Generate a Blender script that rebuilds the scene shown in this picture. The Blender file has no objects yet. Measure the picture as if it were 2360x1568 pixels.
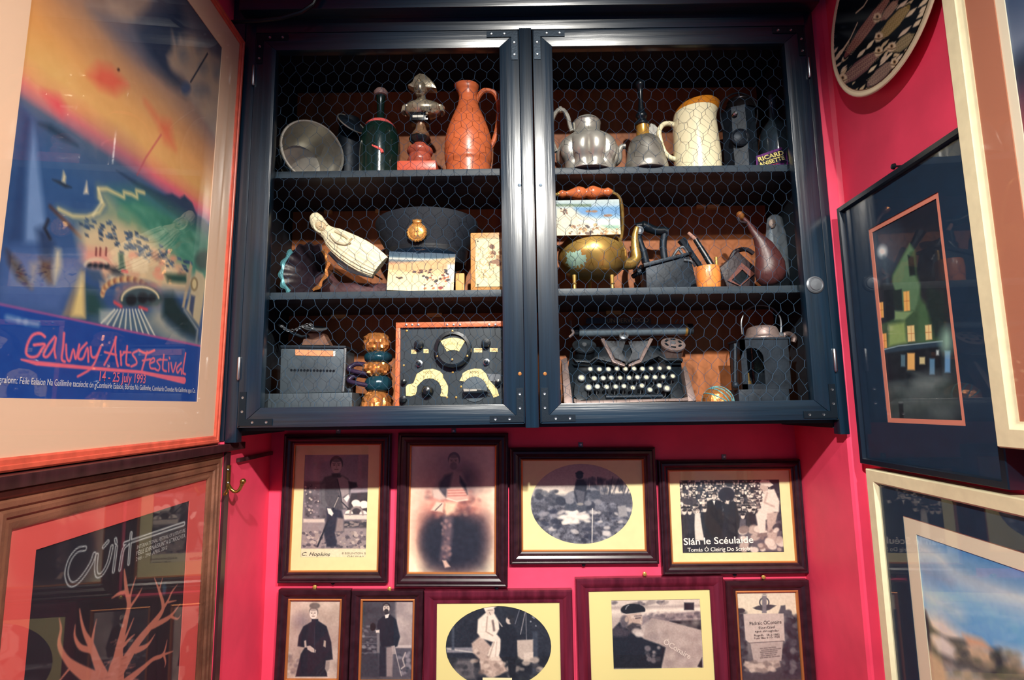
import bpy, math, random
import numpy as np
random.seed(7); RNG = np.random.RandomState(11)
scene = bpy.context.scene
# ---------------------------------------------------------------- camera
FPX = 1230.0; PITCH = math.atan(154/FPX); ROLL = math.radians(.8)
CAM = np.array([0, 0, 1.7])
FW = np.array([0, math.cos(PITCH), math.sin(PITCH)])
_U = np.array([0, -math.sin(PITCH), math.cos(PITCH)]); _R = np.array([1., 0, 0])
RT = _R*math.cos(ROLL)-_U*math.sin(ROLL); UP = _U*math.cos(ROLL)+_R*math.sin(ROLL)
cd = bpy.data.cameras.new('camera'); cam = bpy.data.objects.new('camera', cd)
scene.collection.objects.link(cam); scene.camera = cam
cd.sensor_width = 36; cd.lens = 36*FPX/2360; cd.clip_start = .02
from mathutils import Matrix, Vector
cam.matrix_world = Matrix(((RT[0], UP[0], -FW[0], CAM[0]), (RT[1], UP[1], -FW[1], CAM[1]), (RT[2], UP[2], -FW[2], CAM[2]), (0, 0, 0, 1)))
# ---------------------------------------------------------------- world, lamps, exposure
w = bpy.data.worlds.new('world'); scene.world = w; w.use_nodes = True
w.node_tree.nodes['Background'].inputs[0].default_value = (.22, .42, .85, 1)
w.node_tree.nodes['Background'].inputs[1].default_value = .24
def lamp(name, kind, loc, energy, col, radius=.03, target=None, size=90, blend=1.0):
    l = bpy.data.lights.new(name, kind); l.energy = energy; l.color = col; l.shadow_soft_size = radius
    if kind == 'SPOT': l.spot_size = math.radians(size); l.spot_blend = blend
    o = bpy.data.objects.new(name, l); scene.collection.objects.link(o); o.location = loc
    if target is not None: o.rotation_euler = (Vector(target)-Vector(loc)).to_track_quat('-Z', 'Y').to_euler()
    return o
lamp('picture_lamp', 'SPOT', (.26, -1.55, 3.45), 680, (1, .96, .88), .035, (.06, 1.3, 1.72), 36, 1.0)
lamp('poster_lamp', 'SPOT', (.95, -.90, 3.03), 345, (1, .88, .74), .035, (-.62, .86, 1.45), 46, 1.0)
lamp('print_lamp', 'SPOT', (-.80, -.90, 3.03), 340, (1, .93, .82), .035, (.72, .80, 1.50), 46, 1.0)
vs = scene.view_settings; vs.view_transform = 'Standard'; vs.look = 'None'; vs.exposure = 0; vs.gamma = 1; vs.use_curve_mapping = False
# ---------------------------------------------------------------- helpers
def A(*a): return np.array(a, float)
def nrm(v): v = np.asarray(v, float); return v/np.linalg.norm(v)
def ray(u, v): return FW+RT*(u-1180)/FPX-UP*(v-784)/FPX
def at(u, v, Y): d = ray(u, v); return CAM+d*Y/d[1]
def onpl(u, v, P, n): d = ray(u, v); return CAM+d*(np.dot(P-CAM, n)/np.dot(d, n))
def zm(ox, oy, sc): return lambda x, y: (ox+x/sc, oy+y/sc)
def lin(c):
    if isinstance(c, str):
        c = c.lstrip('#'); c = [int(c[i:i+2], 16)/255 for i in (0, 2, 4)]
    c = np.asarray(c, float)
    return np.where(c <= .04045, c/12.92, ((c+.055)/1.055)**2.4)
class MB:
    def __init__(s): s.v = []; s.f = []
    def add(s, vs, fs):
        o = len(s.v); s.v += [tuple(map(float, p)) for p in vs]; s.f += [tuple(i+o for i in f) for f in fs]; return s
    def obox(s, c, size, M=None, taper=1.0):
        M = np.eye(3) if M is None else np.asarray(M); h = np.asarray(size, float)/2; vs = []
        for k in (-1, 1):
            t = taper if k > 0 else 1
            for a, b in ((-1, -1), (1, -1), (1, 1), (-1, 1)):
                vs.append(np.asarray(c)+M[0]*a*h[0]*t+M[1]*b*h[1]*t+M[2]*k*h[2])
        return s.add(vs, [(3, 2, 1, 0), (4, 5, 6, 7), (0, 1, 5, 4), (1, 2, 6, 5), (2, 3, 7, 6), (3, 0, 4, 7)])
    def box(s, a, b):
        a = np.asarray(a, float); b = np.asarray(b, float); return s.obox((a+b)/2, np.abs(b-a))
    def loft(s, rings, cap=True, closed=True):
        n = len(rings[0]); vs = [p for r in rings for p in r]; fs = []
        for i in range(len(rings)-1):
            for j in range(n if closed else n-1):
                k = (j+1) % n; fs.append((i*n+j, i*n+k, (i+1)*n+k, (i+1)*n+j))
        if cap and closed: fs.append(tuple(range(n-1, -1, -1))); fs.append(tuple(range((len(rings)-1)*n, len(rings)*n)))
        return s.add(vs, fs)
    def lathe(s, c, prof, seg=32, M=None, cap=True, fn=None):
        M = np.eye(3) if M is None else M; c = np.asarray(c, float); rings = []
        for r, h in prof:
            ring = []
            for k in range(seg):
                a = 2*math.pi*k/seg; q = max(r, 1e-5)*(fn(a, h) if fn else 1)
                ring.append(c+M[0]*q*math.cos(a)+M[1]*q*math.sin(a)+M[2]*h)
            rings.append(ring)
        return s.loft(rings, cap)
    def tube(s, pts, r, seg=8, cap=True):
        pts = [np.asarray(p, float) for p in pts]; n = len(pts); rs = [r]*n if np.isscalar(r) else r; rings = []; ref = None
        for i, p in enumerate(pts):
            t = nrm(pts[min(i+1, n-1)]-pts[max(i-1, 0)])
            if ref is None: ref = A(0, 0, 1) if abs(t[2]) < .9 else A(1, 0, 0)
            x = nrm(np.cross(ref, t)); y = np.cross(t, x); ref = y
            rings.append([p+(x*math.cos(2*math.pi*k/seg)+y*math.sin(2*math.pi*k/seg))*rs[i] for k in range(seg)])
        return s.loft(rings, cap)
    def ball(s, c, r, seg=16, M=None):
        r = A(r, r, r) if np.isscalar(r) else A(*r); M = np.eye(3) if M is None else M; rings = []
        for i in range(1, seg//2):
            t = math.pi*i/(seg//2); ring = []
            for k in range(seg):
                a = 2*math.pi*k/seg
                ring.append(np.asarray(c)+M[0]*r[0]*math.sin(t)*math.cos(a)+M[1]*r[1]*math.sin(t)*math.sin(a)-M[2]*r[2]*math.cos(t))
            rings.append(ring)
        return s.loft(rings)
    def prism(s, poly, d):
        n = len(poly); d = np.asarray(d, float)
        return s.add([np.asarray(p) for p in poly]+[np.asarray(p)+d for p in poly], [tuple(range(n)), tuple(range(2*n-1, n-1, -1))]+[((i+1) % n, i, n+i, n+(i+1) % n) for i in range(n)])
    def build(s, name, m, parent=None, smooth=True, bevel=0, sharp=40, **kw):
        base = A(*parent['_b']) if parent is not None else A(*kw.pop('base', (0, 0, 0)))
        me = bpy.data.meshes.new(name); me.from_pydata([tuple(np.asarray(p)-base) for p in s.v], [], s.f)
        import bmesh
        bm = bmesh.new(); bm.from_mesh(me); bmesh.ops.recalc_face_normals(bm, faces=bm.faces)
        if bevel: bmesh.ops.bevel(bm, geom=[e for e in bm.edges if len(e.link_faces) == 2 and e.calc_face_angle() > .6], offset=bevel, segments=2, affect='EDGES', profile=.6)
        bm.to_mesh(me); bm.free()
        if smooth:
            me.polygons.foreach_set('use_smooth', [True]*len(me.polygons)); me.set_sharp_from_angle(angle=math.radians(sharp))
        me.materials.append(m)
        o = bpy.data.objects.new(name, me); scene.collection.objects.link(o)
        if parent is not None: o.parent = parent
        else: o.location = base
        o['_b'] = tuple(map(float, base)); tagp(o, **kw); return o
def tagp(o, label=None, cat=None, group=None, kind=None):
    if label: o['label'] = label
    if cat: o['category'] = cat
    if group: o['group'] = group
    if kind: o['kind'] = kind
    return o
def thing(name, label, cat, base, group=None):
    o = bpy.data.objects.new(name, None); scene.collection.objects.link(o); o.location = tuple(map(float, base)); o.empty_display_size = .02
    o['_b'] = tuple(map(float, base)); return tagp(o, label, cat, group)
# ---------------------------------------------------------------- materials
MATS = {}
def mat(name, col, rough=.5, metal=0, bump=None, var=None, spec=.5, coat=0, crough=.15, trans=0, ior=1.45, emit=0, col2=None):
    m = bpy.data.materials.new(name); m.use_nodes = True; nt = m.node_tree; b = nt.nodes['Principled BSDF']; L = nt.links
    c = lin(col); b.inputs['Base Color'].default_value = (*c, 1); b.inputs['Roughness'].default_value = rough; b.inputs['Metallic'].default_value = metal
    b.inputs['Specular IOR Level'].default_value = spec; b.inputs['Coat Weight'].default_value = coat; b.inputs['Coat Roughness'].default_value = crough
    b.inputs['Transmission Weight'].default_value = trans; b.inputs['IOR'].default_value = ior
    if emit: b.inputs['Emission Color'].default_value = (*c, 1); b.inputs['Emission Strength'].default_value = emit
    def coords(st):
        tc = nt.nodes.new('ShaderNodeTexCoord'); mp = nt.nodes.new('ShaderNodeMapping'); mp.inputs['Scale'].default_value = st
        L.new(tc.outputs['Object'], mp.inputs['Vector']); return mp.outputs['Vector']
    def noise(sc, st, det=4):
        n = nt.nodes.new('ShaderNodeTexNoise'); n.inputs['Scale'].default_value = sc; n.inputs['Detail'].default_value = det
        L.new(coords(st), n.inputs['Vector']); return n.outputs['Fac']
    if var:
        sc, amt = var[0], var[1]; st = var[2] if len(var) > 2 else (1, 1, 1)
        rp = nt.nodes.new('ShaderNodeValToRGB'); L.new(noise(sc, st), rp.inputs['Fac'])
        lo = np.clip(c*(1-amt), 0, 1) if col2 is None else lin(col2); hi = np.clip(c*(1+amt), 0, 1) if col2 is None else c
        rp.color_ramp.elements[0].position = .33; rp.color_ramp.elements[1].position = .67
        rp.color_ramp.elements[0].color = (*lo, 1); rp.color_ramp.elements[1].color = (*hi, 1)
        L.new(rp.outputs['Color'], b.inputs['Base Color'])
    if bump:
        sc, amt = bump[0], bump[1]; st = bump[2] if len(bump) > 2 else (1, 1, 1)
        bp = nt.nodes.new('ShaderNodeBump'); bp.inputs['Strength'].default_value = amt; bp.inputs['Distance'].default_value = .002
        L.new(noise(sc, st, 5), bp.inputs['Height']); L.new(bp.outputs['Normal'], b.inputs['Normal'])
    MATS[name] = m; return m
def pane_mat(name='picture_glass', rough=.0):
    m = bpy.data.materials.new(name); m.use_nodes = True; nt = m.node_tree; nt.nodes.remove(nt.nodes['Principled BSDF'])
    t = nt.nodes.new('ShaderNodeBsdfTransparent'); g = nt.nodes.new('ShaderNodeBsdfGlossy'); g.inputs['Roughness'].default_value = rough
    lw = nt.nodes.new('ShaderNodeLayerWeight'); lw.inputs['Blend'].default_value = .5; mx = nt.nodes.new('ShaderNodeMixShader')
    pw = nt.nodes.new('ShaderNodeMath'); pw.operation = 'POWER'; pw.inputs[1].default_value = 5; ma = nt.nodes.new('ShaderNodeMath'); ma.operation = 'MULTIPLY_ADD'; ma.inputs[1].default_value = .96; ma.inputs[2].default_value = .022   # Schlick reflectance of a thin sheet
    nt.links.new(lw.outputs['Facing'], pw.inputs[0]); nt.links.new(pw.outputs[0], ma.inputs[0]); nt.links.new(ma.outputs[0], mx.inputs[0]); nt.links.new(t.outputs[0], mx.inputs[1]); nt.links.new(g.outputs[0], mx.inputs[2])
    nt.links.new(mx.outputs[0], nt.nodes['Material Output'].inputs[0]); MATS[name] = m; return m
def print_mat(name='printed_paper', rough=.55):
    m = bpy.data.materials.new(name); m.use_nodes = True; nt = m.node_tree; b = nt.nodes['Principled BSDF']
    a = nt.nodes.new('ShaderNodeVertexColor'); a.layer_name = 'print'; nt.links.new(a.outputs['Color'], b.inputs['Base Color'])
    b.inputs['Roughness'].default_value = rough; MATS[name] = m; return m
ZS, XS = (1, 1, .06), (.06, 1, 1)
paint_v = mat('black_paint_upright', '#091e2e', .28, bump=(70, .62, (1, 1, .03)), var=(90, .4, (1, 1, .03)), spec=.8, coat=.4, crough=.21)
paint_h = mat('black_paint_level', '#091e2e', .28, bump=(70, .62, (.03, 1, 1)), var=(90, .4, (.03, 1, 1)), spec=.8, coat=.4, crough=.21)
inside = mat('inner_black_paint', '#131f29', .6, var=(8, .3))
backply = mat('back_plywood', '#96572f', .6, var=(30, .25, (1, 1, .1)), bump=(80, .15, (1, 1, .1)))
iron = mat('blackened_steel', '#1d2833', .35, .6, bump=(200, .1))
steel = mat('steel', '#b9c0c4', .3, 1)
redwall = mat('red_wall_paint', '#ea4467', .55, var=(7, .12), bump=(26, .35))
wire_m = mat('wire', '#34506a', .55, .3)
darkwood = mat('dark_mahogany', '#3a1f24', .32, var=(60, .35, (1, 1, .08)), bump=(90, .15, (1, 1, .1)))
black = mat('black_enamel', '#0d151c', .3, bump=(60, .05))
dull = mat('dull_black_iron', '#1b2530', .5, .3, bump=(90, .25), var=(20, .4))
gold = mat('gold', '#c98a45', .3, .9)
brass = mat('brass', '#b59350', .3, .6, var=(18, .35), bump=(40, .06))
silver = mat('pewter', '#b3b0a6', .33, .55, var=(14, .25), bump=(30, .08))
oldsilver = mat('tarnished_pewter', '#6f747a', .38, .6, var=(14, .4), bump=(40, .12))
copper = mat('copper_leaf', '#d08a4e', .25, .7, bump=(60, .9))
paper = mat('aged_paper', '#e8dcb0', .7, var=(12, .06))
white = mat('white_paper', '#e8e6dc', .7)
glass = pane_mat(); prn = print_mat()
# ---------------------------------------------------------------- flat prints: a dense sheet coloured by shapes (vertex colours)
def fbm(W, H, sc, seed, octv=4, asp=1.0):
    r = np.random.RandomState(seed); out = np.zeros((H, W)); amp = 1; tot = 0
    for o in range(octv):
        gy = max(2, int(sc*2**o)); gx = max(2, int(sc*2**o*asp)); g = r.rand(gy+2, gx+2)
        y = np.linspace(0, gy, H, endpoint=False); x = np.linspace(0, gx, W, endpoint=False)
        yi = y.astype(int); xi = x.astype(int); fy = (y-yi)[:, None]; fx = (x-xi)[None]; fy = fy*fy*(3-2*fy); fx = fx*fx*(3-2*fx)
        a = g[yi][:, xi]; b = g[yi][:, xi+1]; c = g[yi+1][:, xi]; d = g[yi+1][:, xi+1]
        out += amp*((a*(1-fx)+b*fx)*(1-fy)+(c*(1-fx)+d*fx)*fy); tot += amp; amp *= .5
    return out/tot
def hx(c):
    if isinstance(c, str): c = c.lstrip('#'); return A(*[int(c[i:i+2], 16)/255 for i in (0, 2, 4)])
    return np.asarray(c, float)
def arc(cx, cy, rx, ry, a0, a1, n=16): return [(cx+rx*math.cos(math.radians(a0+(a1-a0)*i/n)), cy+ry*math.sin(math.radians(a0+(a1-a0)*i/n))) for i in range(n+1)]
def csm(pts, n=5):
    P = [A(*p) for p in pts]; out = []
    for i in range(len(P)-1):
        a, b, c, d = P[max(i-1, 0)], P[i], P[i+1], P[min(i+2, len(P)-1)]
        for k in range(n): t = k/n; out.append(tuple(.5*((2*b)+(c-a)*t+(2*a-5*b+4*c-d)*t*t+(3*b-a-3*c+d)*t**3)))
    return out+[tuple(P[-1])]
class Sheet:
    """rectangle o + ex*w, ey (down)*h with a raster of W x H; shapes are given in photograph pixels of the measured print (through zoom z)"""
    def __init__(s, o, ex, ey, w, h, n, W, base, z=None):
        s.o, s.ex, s.ey, s.w, s.h, s.n = o, ex, ey, w, h, n; s.W = W; s.H = max(8, int(W*h/w)); s.c = np.zeros((s.H, s.W, 3)); s.c[:] = hx(base); s.z = z or (lambda x, y: (x, y)); s.k = None
    def T(s, p):
        P = onpl(*s.z(*p[:2]), s.o, s.n)-s.o; return A(P@s.ex/s.w*s.W, P@s.ey/s.h*s.H)
    def sc(s, p): a = s.T(p); return .5*(np.linalg.norm(s.T((p[0]+1, p[1]))-a)+np.linalg.norm(s.T((p[0], p[1]+1))-a))
    def _blend(s, d, x0, y0, col, soft, a):
        al = np.clip(.5-d/soft, 0, 1)*a; R = s.c[y0:y0+d.shape[0], x0:x0+d.shape[1]]; R[:] = R*(1-al[..., None])+hx(col)*al[..., None]
    def _win(s, p, m):
        x0 = max(0, int(p[:, 0].min()-m)); x1 = min(s.W, int(p[:, 0].max()+m)+2); y0 = max(0, int(p[:, 1].min()-m)); y1 = min(s.H, int(p[:, 1].max()+m)+2)
        return None if x1 <= x0 or y1 <= y0 else (x0, y0, *np.meshgrid(np.arange(x0, x1)+.5, np.arange(y0, y1)+.5))
    def poly(s, pts, col, soft=1.2, a=1.0):
        p = np.array([s.T(q) for q in pts]); w = s._win(p, soft+1)
        if w is None: return s
        x0, y0, X, Y = w; d = np.full(X.shape, 1e9); ins = np.zeros(X.shape, bool); n = len(p)
        for i in range(n):
            (ax, ay), (bx, by) = p[i], p[(i+1) % n]; ux, uy = bx-ax, by-ay; L = ux*ux+uy*uy+1e-9
            t = np.clip(((X-ax)*ux+(Y-ay)*uy)/L, 0, 1); d = np.minimum(d, (X-ax-t*ux)**2+(Y-ay-t*uy)**2)
            cr = ((ay > Y) != (by > Y)) & (X < ux*(Y-ay)/(by-ay+1e-12)+ax); ins ^= cr
        d = np.sqrt(d); d[ins] *= -1; s._blend(d, x0, y0, col, soft, a); return s
    def ell(s, cx, cy, rx, ry, col, soft=1.2, a=1.0, rot=0):
        c, q = math.cos(math.radians(rot)), math.sin(math.radians(rot))
        return s.poly([(cx+rx*math.cos(t)*c-ry*math.sin(t)*q, cy+rx*math.cos(t)*q+ry*math.sin(t)*c) for t in np.linspace(0, 2*math.pi, 25)[:-1]], col, soft, a)
    def line(s, pts, col, wd=4, soft=1.2, a=1.0):
        p = np.array([s.T(q) for q in pts]); ws = [(q[2] if len(q) > 2 else wd)*s.sc(q)/2 for q in pts]; w = s._win(p, max(ws)+soft+1)
        if w is None: return s
        x0, y0, X, Y = w; d = np.full(X.shape, 1e9)
        for i in range(len(p)-1):
            (ax, ay), (bx, by) = p[i], p[i+1]; ux, uy = bx-ax, by-ay; L = ux*ux+uy*uy+1e-9
            t = np.clip(((X-ax)*ux+(Y-ay)*uy)/L, 0, 1); d = np.minimum(d, np.sqrt((X-ax-t*ux)**2+(Y-ay-t*uy)**2)-(ws[i]*(1-t)+ws[i+1]*t))
        s._blend(d, x0, y0, col, soft, a); return s
    def rect(s, x0, y0, x1, y1, col, soft=1.2, a=1.0): return s.poly([(x0, y0), (x1, y0), (x1, y1), (x0, y1)], col, soft, a)
    def grad(s, stops, y0=0., y1=1.):
        t = (np.arange(s.H)+.5)/s.H; ks = [q[0] for q in stops]; cs = np.array([hx(q[1]) for q in stops]); m = (t >= y0) & (t <= y1)
        for k in range(3): s.c[m, :, k] = np.interp(t[m], ks, cs[:, k])[:, None]
        return s
    def noise(s, sc, amp, seed=1, asp=None, y0=0., y1=1., x0=0., x1=1., thr=None, col=None):
        n = fbm(s.W, s.H, sc, seed, 4, asp or s.W/s.H); Y0, Y1, X0, X1 = int(y0*s.H), int(y1*s.H), int(x0*s.W), int(x1*s.W); n = n[Y0:Y1, X0:X1, None]; R = s.c[Y0:Y1, X0:X1]
        if thr is not None:
            al = np.clip((n-thr)*9, 0, 1)*amp; R[:] = R*(1-al)+hx(col)*al
        else: R += (n-.5)*2*amp
        np.clip(s.c, 0, 1, out=s.c); return s
    def spots(s, n, x0, y0, x1, y1, cols, r0, r1, seed=3, ar=1.0, soft=1.5, a=.9):
        r = np.random.RandomState(seed)
        for i in range(n): q = r.uniform(r0, r1); s.ell(r.uniform(x0, x1), r.uniform(y0, y1), q*ar, q, cols[r.randint(len(cols))], soft, a, r.uniform(-30, 30))
        return s
    def build(s, name, parent, lift=0., gain=1.0, outline=None, m=None, label=None, tone=None):
        W, H = s.W, s.H; xs = (np.arange(W)+.5)/W; xs[0] = 0; xs[-1] = 1; ys = (np.arange(H)+.5)/H; ys[0] = 0; ys[-1] = 1
        if outline == 'oval':   # square-to-disc mapping keeps the raster, cuts an oval sheet
            pass
        X, Y = np.meshgrid(xs, ys); P = s.o+s.n*lift+X[..., None]*s.ex*s.w+Y[..., None]*s.ey*s.h; P = P.reshape(-1, 3)-A(*parent['_b'])
        i = (np.arange(H-1)[:, None]*W+np.arange(W-1)[None]); F = np.stack([i, i+W, i+W+1, i+1], -1)
        if outline == 'oval':
            cx = (X[:-1, :-1]+X[1:, 1:])/2-.5; cy = (Y[:-1, :-1]+Y[1:, 1:])/2-.5; F = F[(cx**2+cy**2) < .2495]
        F = F.reshape(-1, 4); me = bpy.data.meshes.new(name); me.vertices.add(W*H); me.vertices.foreach_set('co', P.ravel())
        me.loops.add(F.size); me.loops.foreach_set('vertex_index', F.ravel().astype(np.int32)); me.polygons.add(len(F)); me.polygons.foreach_set('loop_start', np.arange(0, F.size, 4, dtype=np.int32))
        me.update(); me.validate()
        col = lin(np.clip(s.c.reshape(-1, 3), 0, 1))*gain
        if tone is not None: col = col*np.asarray(tone)
        at_ = me.color_attributes.new('print', 'FLOAT_COLOR', 'POINT'); at_.data.foreach_set('color', np.concatenate([np.clip(col, 0, .95), np.ones((len(col), 1))], 1).astype(np.float32).ravel())
        me.materials.append(m or prn); o = bpy.data.objects.new(name, me); scene.collection.objects.link(o); o.parent = parent; o['_b'] = parent['_b']
        return tagp(o, label)
def text(s, p0, p1, n, m, parent, name='lettering', h=None, lift=.0006, up=None, bold=0, shear=0):
    """writing from p0 to p1 along its baseline on a surface with normal n"""
    c = bpy.data.curves.new(name, 'FONT'); c.body = s; c.size = 1; c.extrude = 0; c.offset = bold; c.shear = shear; c.resolution_u = 3
    t = bpy.data.objects.new(name, c); scene.collection.objects.link(t); bpy.context.view_layer.update()
    me = bpy.data.meshes.new_from_object(t); bpy.data.objects.remove(t)
    co = np.zeros(len(me.vertices)*3); me.vertices.foreach_get('co', co); co = co.reshape(-1, 3); x0, x1 = co[:, 0].min(), co[:, 0].max()
    p0 = np.asarray(p0); p1 = np.asarray(p1); ex = nrm(p1-p0); n = nrm(n); ey = np.cross(n, ex); L = np.linalg.norm(p1-p0); k = L/(x1-x0); ky = k if h is None else h/.7
    P = p0+(co[:, :1]-x0)*k*ex+co[:, 1:2]*ky*ey+n*lift-A(*parent['_b']); me.vertices.foreach_set('co', P.ravel()); me.update(); me.materials.append(m)
    o = bpy.data.objects.new(name, me); scene.collection.objects.link(o); o.parent = parent; o['_b'] = parent['_b']; return o
# ---------------------------------------------------------------- setting
DF, DB = 1.15, 1.40
LA, LD = A(-.6157, 1.15, 0), A(-.0565, .9984, 0); LN = A(.9984, .0565, 0)
RA, RD = A(.7211, 1.15, 0), A(.0587, .9983, 0); RN = A(-.9983, .0587, 0)
def Lp(s, off, z): return LA+LD*s+LN*off+A(0, 0, z)
def Rp(s, off, z): return RA+RD*s+RN*off+A(0, 0, z)
def onL(u, v, off=0.): return onpl(u, v, LA+LN*off, LN)
def onR(u, v, off=0.): return onpl(u, v, RA+RN*off, RN)
CEIL = 3.60
def plan(name, pts, m, z0=0., z1=CEIL):
    return MB().prism([A(p[0], p[1], z0) for p in pts], (0, 0, z1-z0)).build(name, m, kind='structure', smooth=False)
plan('wall_left', [Lp(-1.05, -.028, 0), Lp(.004, -.028, 0), Lp(.004, 0, 0), Lp(.27, 0, 0), Lp(.27, -.2, 0), Lp(-1.05, -.2, 0)], redwall)
plan('wall_right', [Rp(-1.05, -.030, 0), Rp(.004, -.030, 0), Rp(.010, -.022, 0), Rp(.012, .001, 0), Rp(.018, .005, 0), Rp(.27, .004, 0), Rp(.27, -.2, 0), Rp(-1.05, -.2, 0)], redwall)
MB().box((-.9, 1.41, 0), (1.0, 1.5, CEIL)).build('wall_back', redwall, kind='structure', smooth=False)
MB().box((-1.0, -1.1, -.1), (1.2, 1.5, 0)).build('floor', mat('floor_boards', '#4a3020', .5, var=(20, .3, (1, .1, 1))), kind='structure', smooth=False)
MB().box((-.95, -.2, CEIL), (1.1, 1.5, CEIL+.1)).build('ceiling', mat('ceiling_paint', '#3a2a30', .7), kind='structure', smooth=False)
# ---------------------------------------------------------------- cabinet
XL, XR = -.6150, .7160
zz = lambda v, Y=DF: at(1180, v, Y)[2]
Z_DB, Z_OB, Z_OT, Z_DT, Z_FT = zz(978), zz(932), zz(108), zz(69), zz(38)
S1, S2 = zz(388, 1.185), zz(667, 1.185)
SB = Z_OB-.034
TH = .0165
cab = thing('wall_cabinet', 'black painted display cabinet with two wire-mesh doors above the framed photographs', 'cabinet', (0.05, 1.28, 1.64))
IX0, IX1 = -.592, .695
MB().box((XL, DF+.002, 1.632), (-.5900, DF+.026, 2.70)).build('face_stile', paint_v, cab, bevel=.0015)
MB().box((.6960, DF+.002, 1.632), (XR, DF+.026, 2.70)).build('face_stile', paint_v, cab, bevel=.0015)
MB().box((XL+.008, DF+.026, 1.645), (IX0, DB, 2.62)).build('side_panel', inside, cab)
MB().box((IX1, DF+.026, 1.645), (XR-.004, DB, 2.62)).build('side_panel', inside, cab)
MB().box((IX0, DF+.026, 2.582), (IX1, DB, 2.60)).build('top_board', inside, cab)
MB().box((IX0, DF+.024, SB-.016), (IX1, DB, SB)).build('bottom_board', inside, cab)
MB().box((IX0, DB, SB), (IX1, DB+.008, 2.582)).build('back_panel', backply, cab, label='orange brown plywood back of the cabinet')
MB().box((-.5900, DF+.001, Z_DT+.002), (.6960, DF+.024, Z_FT+.06)).build('top_rail', paint_h, cab, bevel=.0015)
c = MB().box((XL, 1.117, Z_FT), (XR, DF+.001, 2.66)); c.box((XL, 1.100, 2.655), (XR, DF+.001, 2.76)); c.build('cornice', paint_h, cab, bevel=.003)
MB().box((.0262, DF-.004, 1.655), (.0550, DF+.030, Z_DT+.002)).build('centre_post', paint_v, cab, bevel=.0015)
for i, (zs, nm) in enumerate(((S1, 'shelf'), (S2, 'shelf'))):
    MB().box((IX0, 1.185, zs-TH), (IX1, DB, zs)).build('shelf', mat('shelf_paint', '#2b3843', .5, var=(40, .4, (.05, 1, 1)), bump=(60, .3, (.1, 1, 1))) if i == 0 else MATS['shelf_paint'], cab, bevel=.001)
pinem = mat('pale_pine', '#d8a05c', .6)
for u0, u1, zs in ((745, 762, S1), (864, 873, S1), (768, 802, S2), (985, 1019, S2), (1612, 1632, S1), (1636, 1664, S1), (1392, 1426, S2)):  # pale blocks stand in for light coming through gaps behind the shelves
    a, b = at(u0, 600, DB-.006)[0], at(u1, 600, DB-.006)[0]
    MB().box((a, DB-.012, zs-TH-.010), (b, DB, zs-TH)).build('light_gap_block', pinem, cab, smooth=False)
def wiremesh(x0, x1, z0, z1, y, seed):
    r = np.random.RandomState(seed); a, b, e = .0292, .0256, .0125; P = {}; m = MB(); ni = int((x1-x0)/a)+3; nj = int((z1-z0)/b)+3
    off = r.uniform(0, a)
    wx = lambda z: .004*math.sin(z*9+seed)
    def pt(i, j, k):
        if (i, j, k) not in P:
            x = x0-a+off+(i+.5*(j % 2))*a; z = z0-b*.6+j*b+(e/2 if k else -e/2)
            P[(i, j, k)] = A(x+wx(z)+r.normal(0, .0013), y+.003*math.sin(x*14+seed)*math.cos(z*11)+r.normal(0, .0006), z+.003*math.sin(x*7+seed)+r.normal(0, .0011))
        return P[(i, j, k)]
    def clip(p, q):
        t0, t1 = 0., 1.; d = q-p
        for ax, lo, hi in ((0, x0, x1), (2, z0, z1)):
            if abs(d[ax]) < 1e-9:
                if not lo <= p[ax] <= hi: return None
                continue
            u, v = sorted(((lo-p[ax])/d[ax], (hi-p[ax])/d[ax])); t0 = max(t0, u); t1 = min(t1, v)
        return (p+d*t0, p+d*t1) if t1 > t0+1e-3 else None
    for j in range(nj):
        for i in range(ni):
            es = [(pt(i, j, 0), pt(i, j, 1), .00046)]
            if j < nj-1:
                n2 = (i-1, i) if j % 2 == 0 else (i, i+1)
                for k in n2:
                    if 0 <= k < ni: es.append((pt(i, j, 1), pt(k, j+1, 0), .00034))
            for p, q, rr in es:
                s = clip(p, q)
                if s: m.tube(s, rr, 4, cap=False)
    return m
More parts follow.
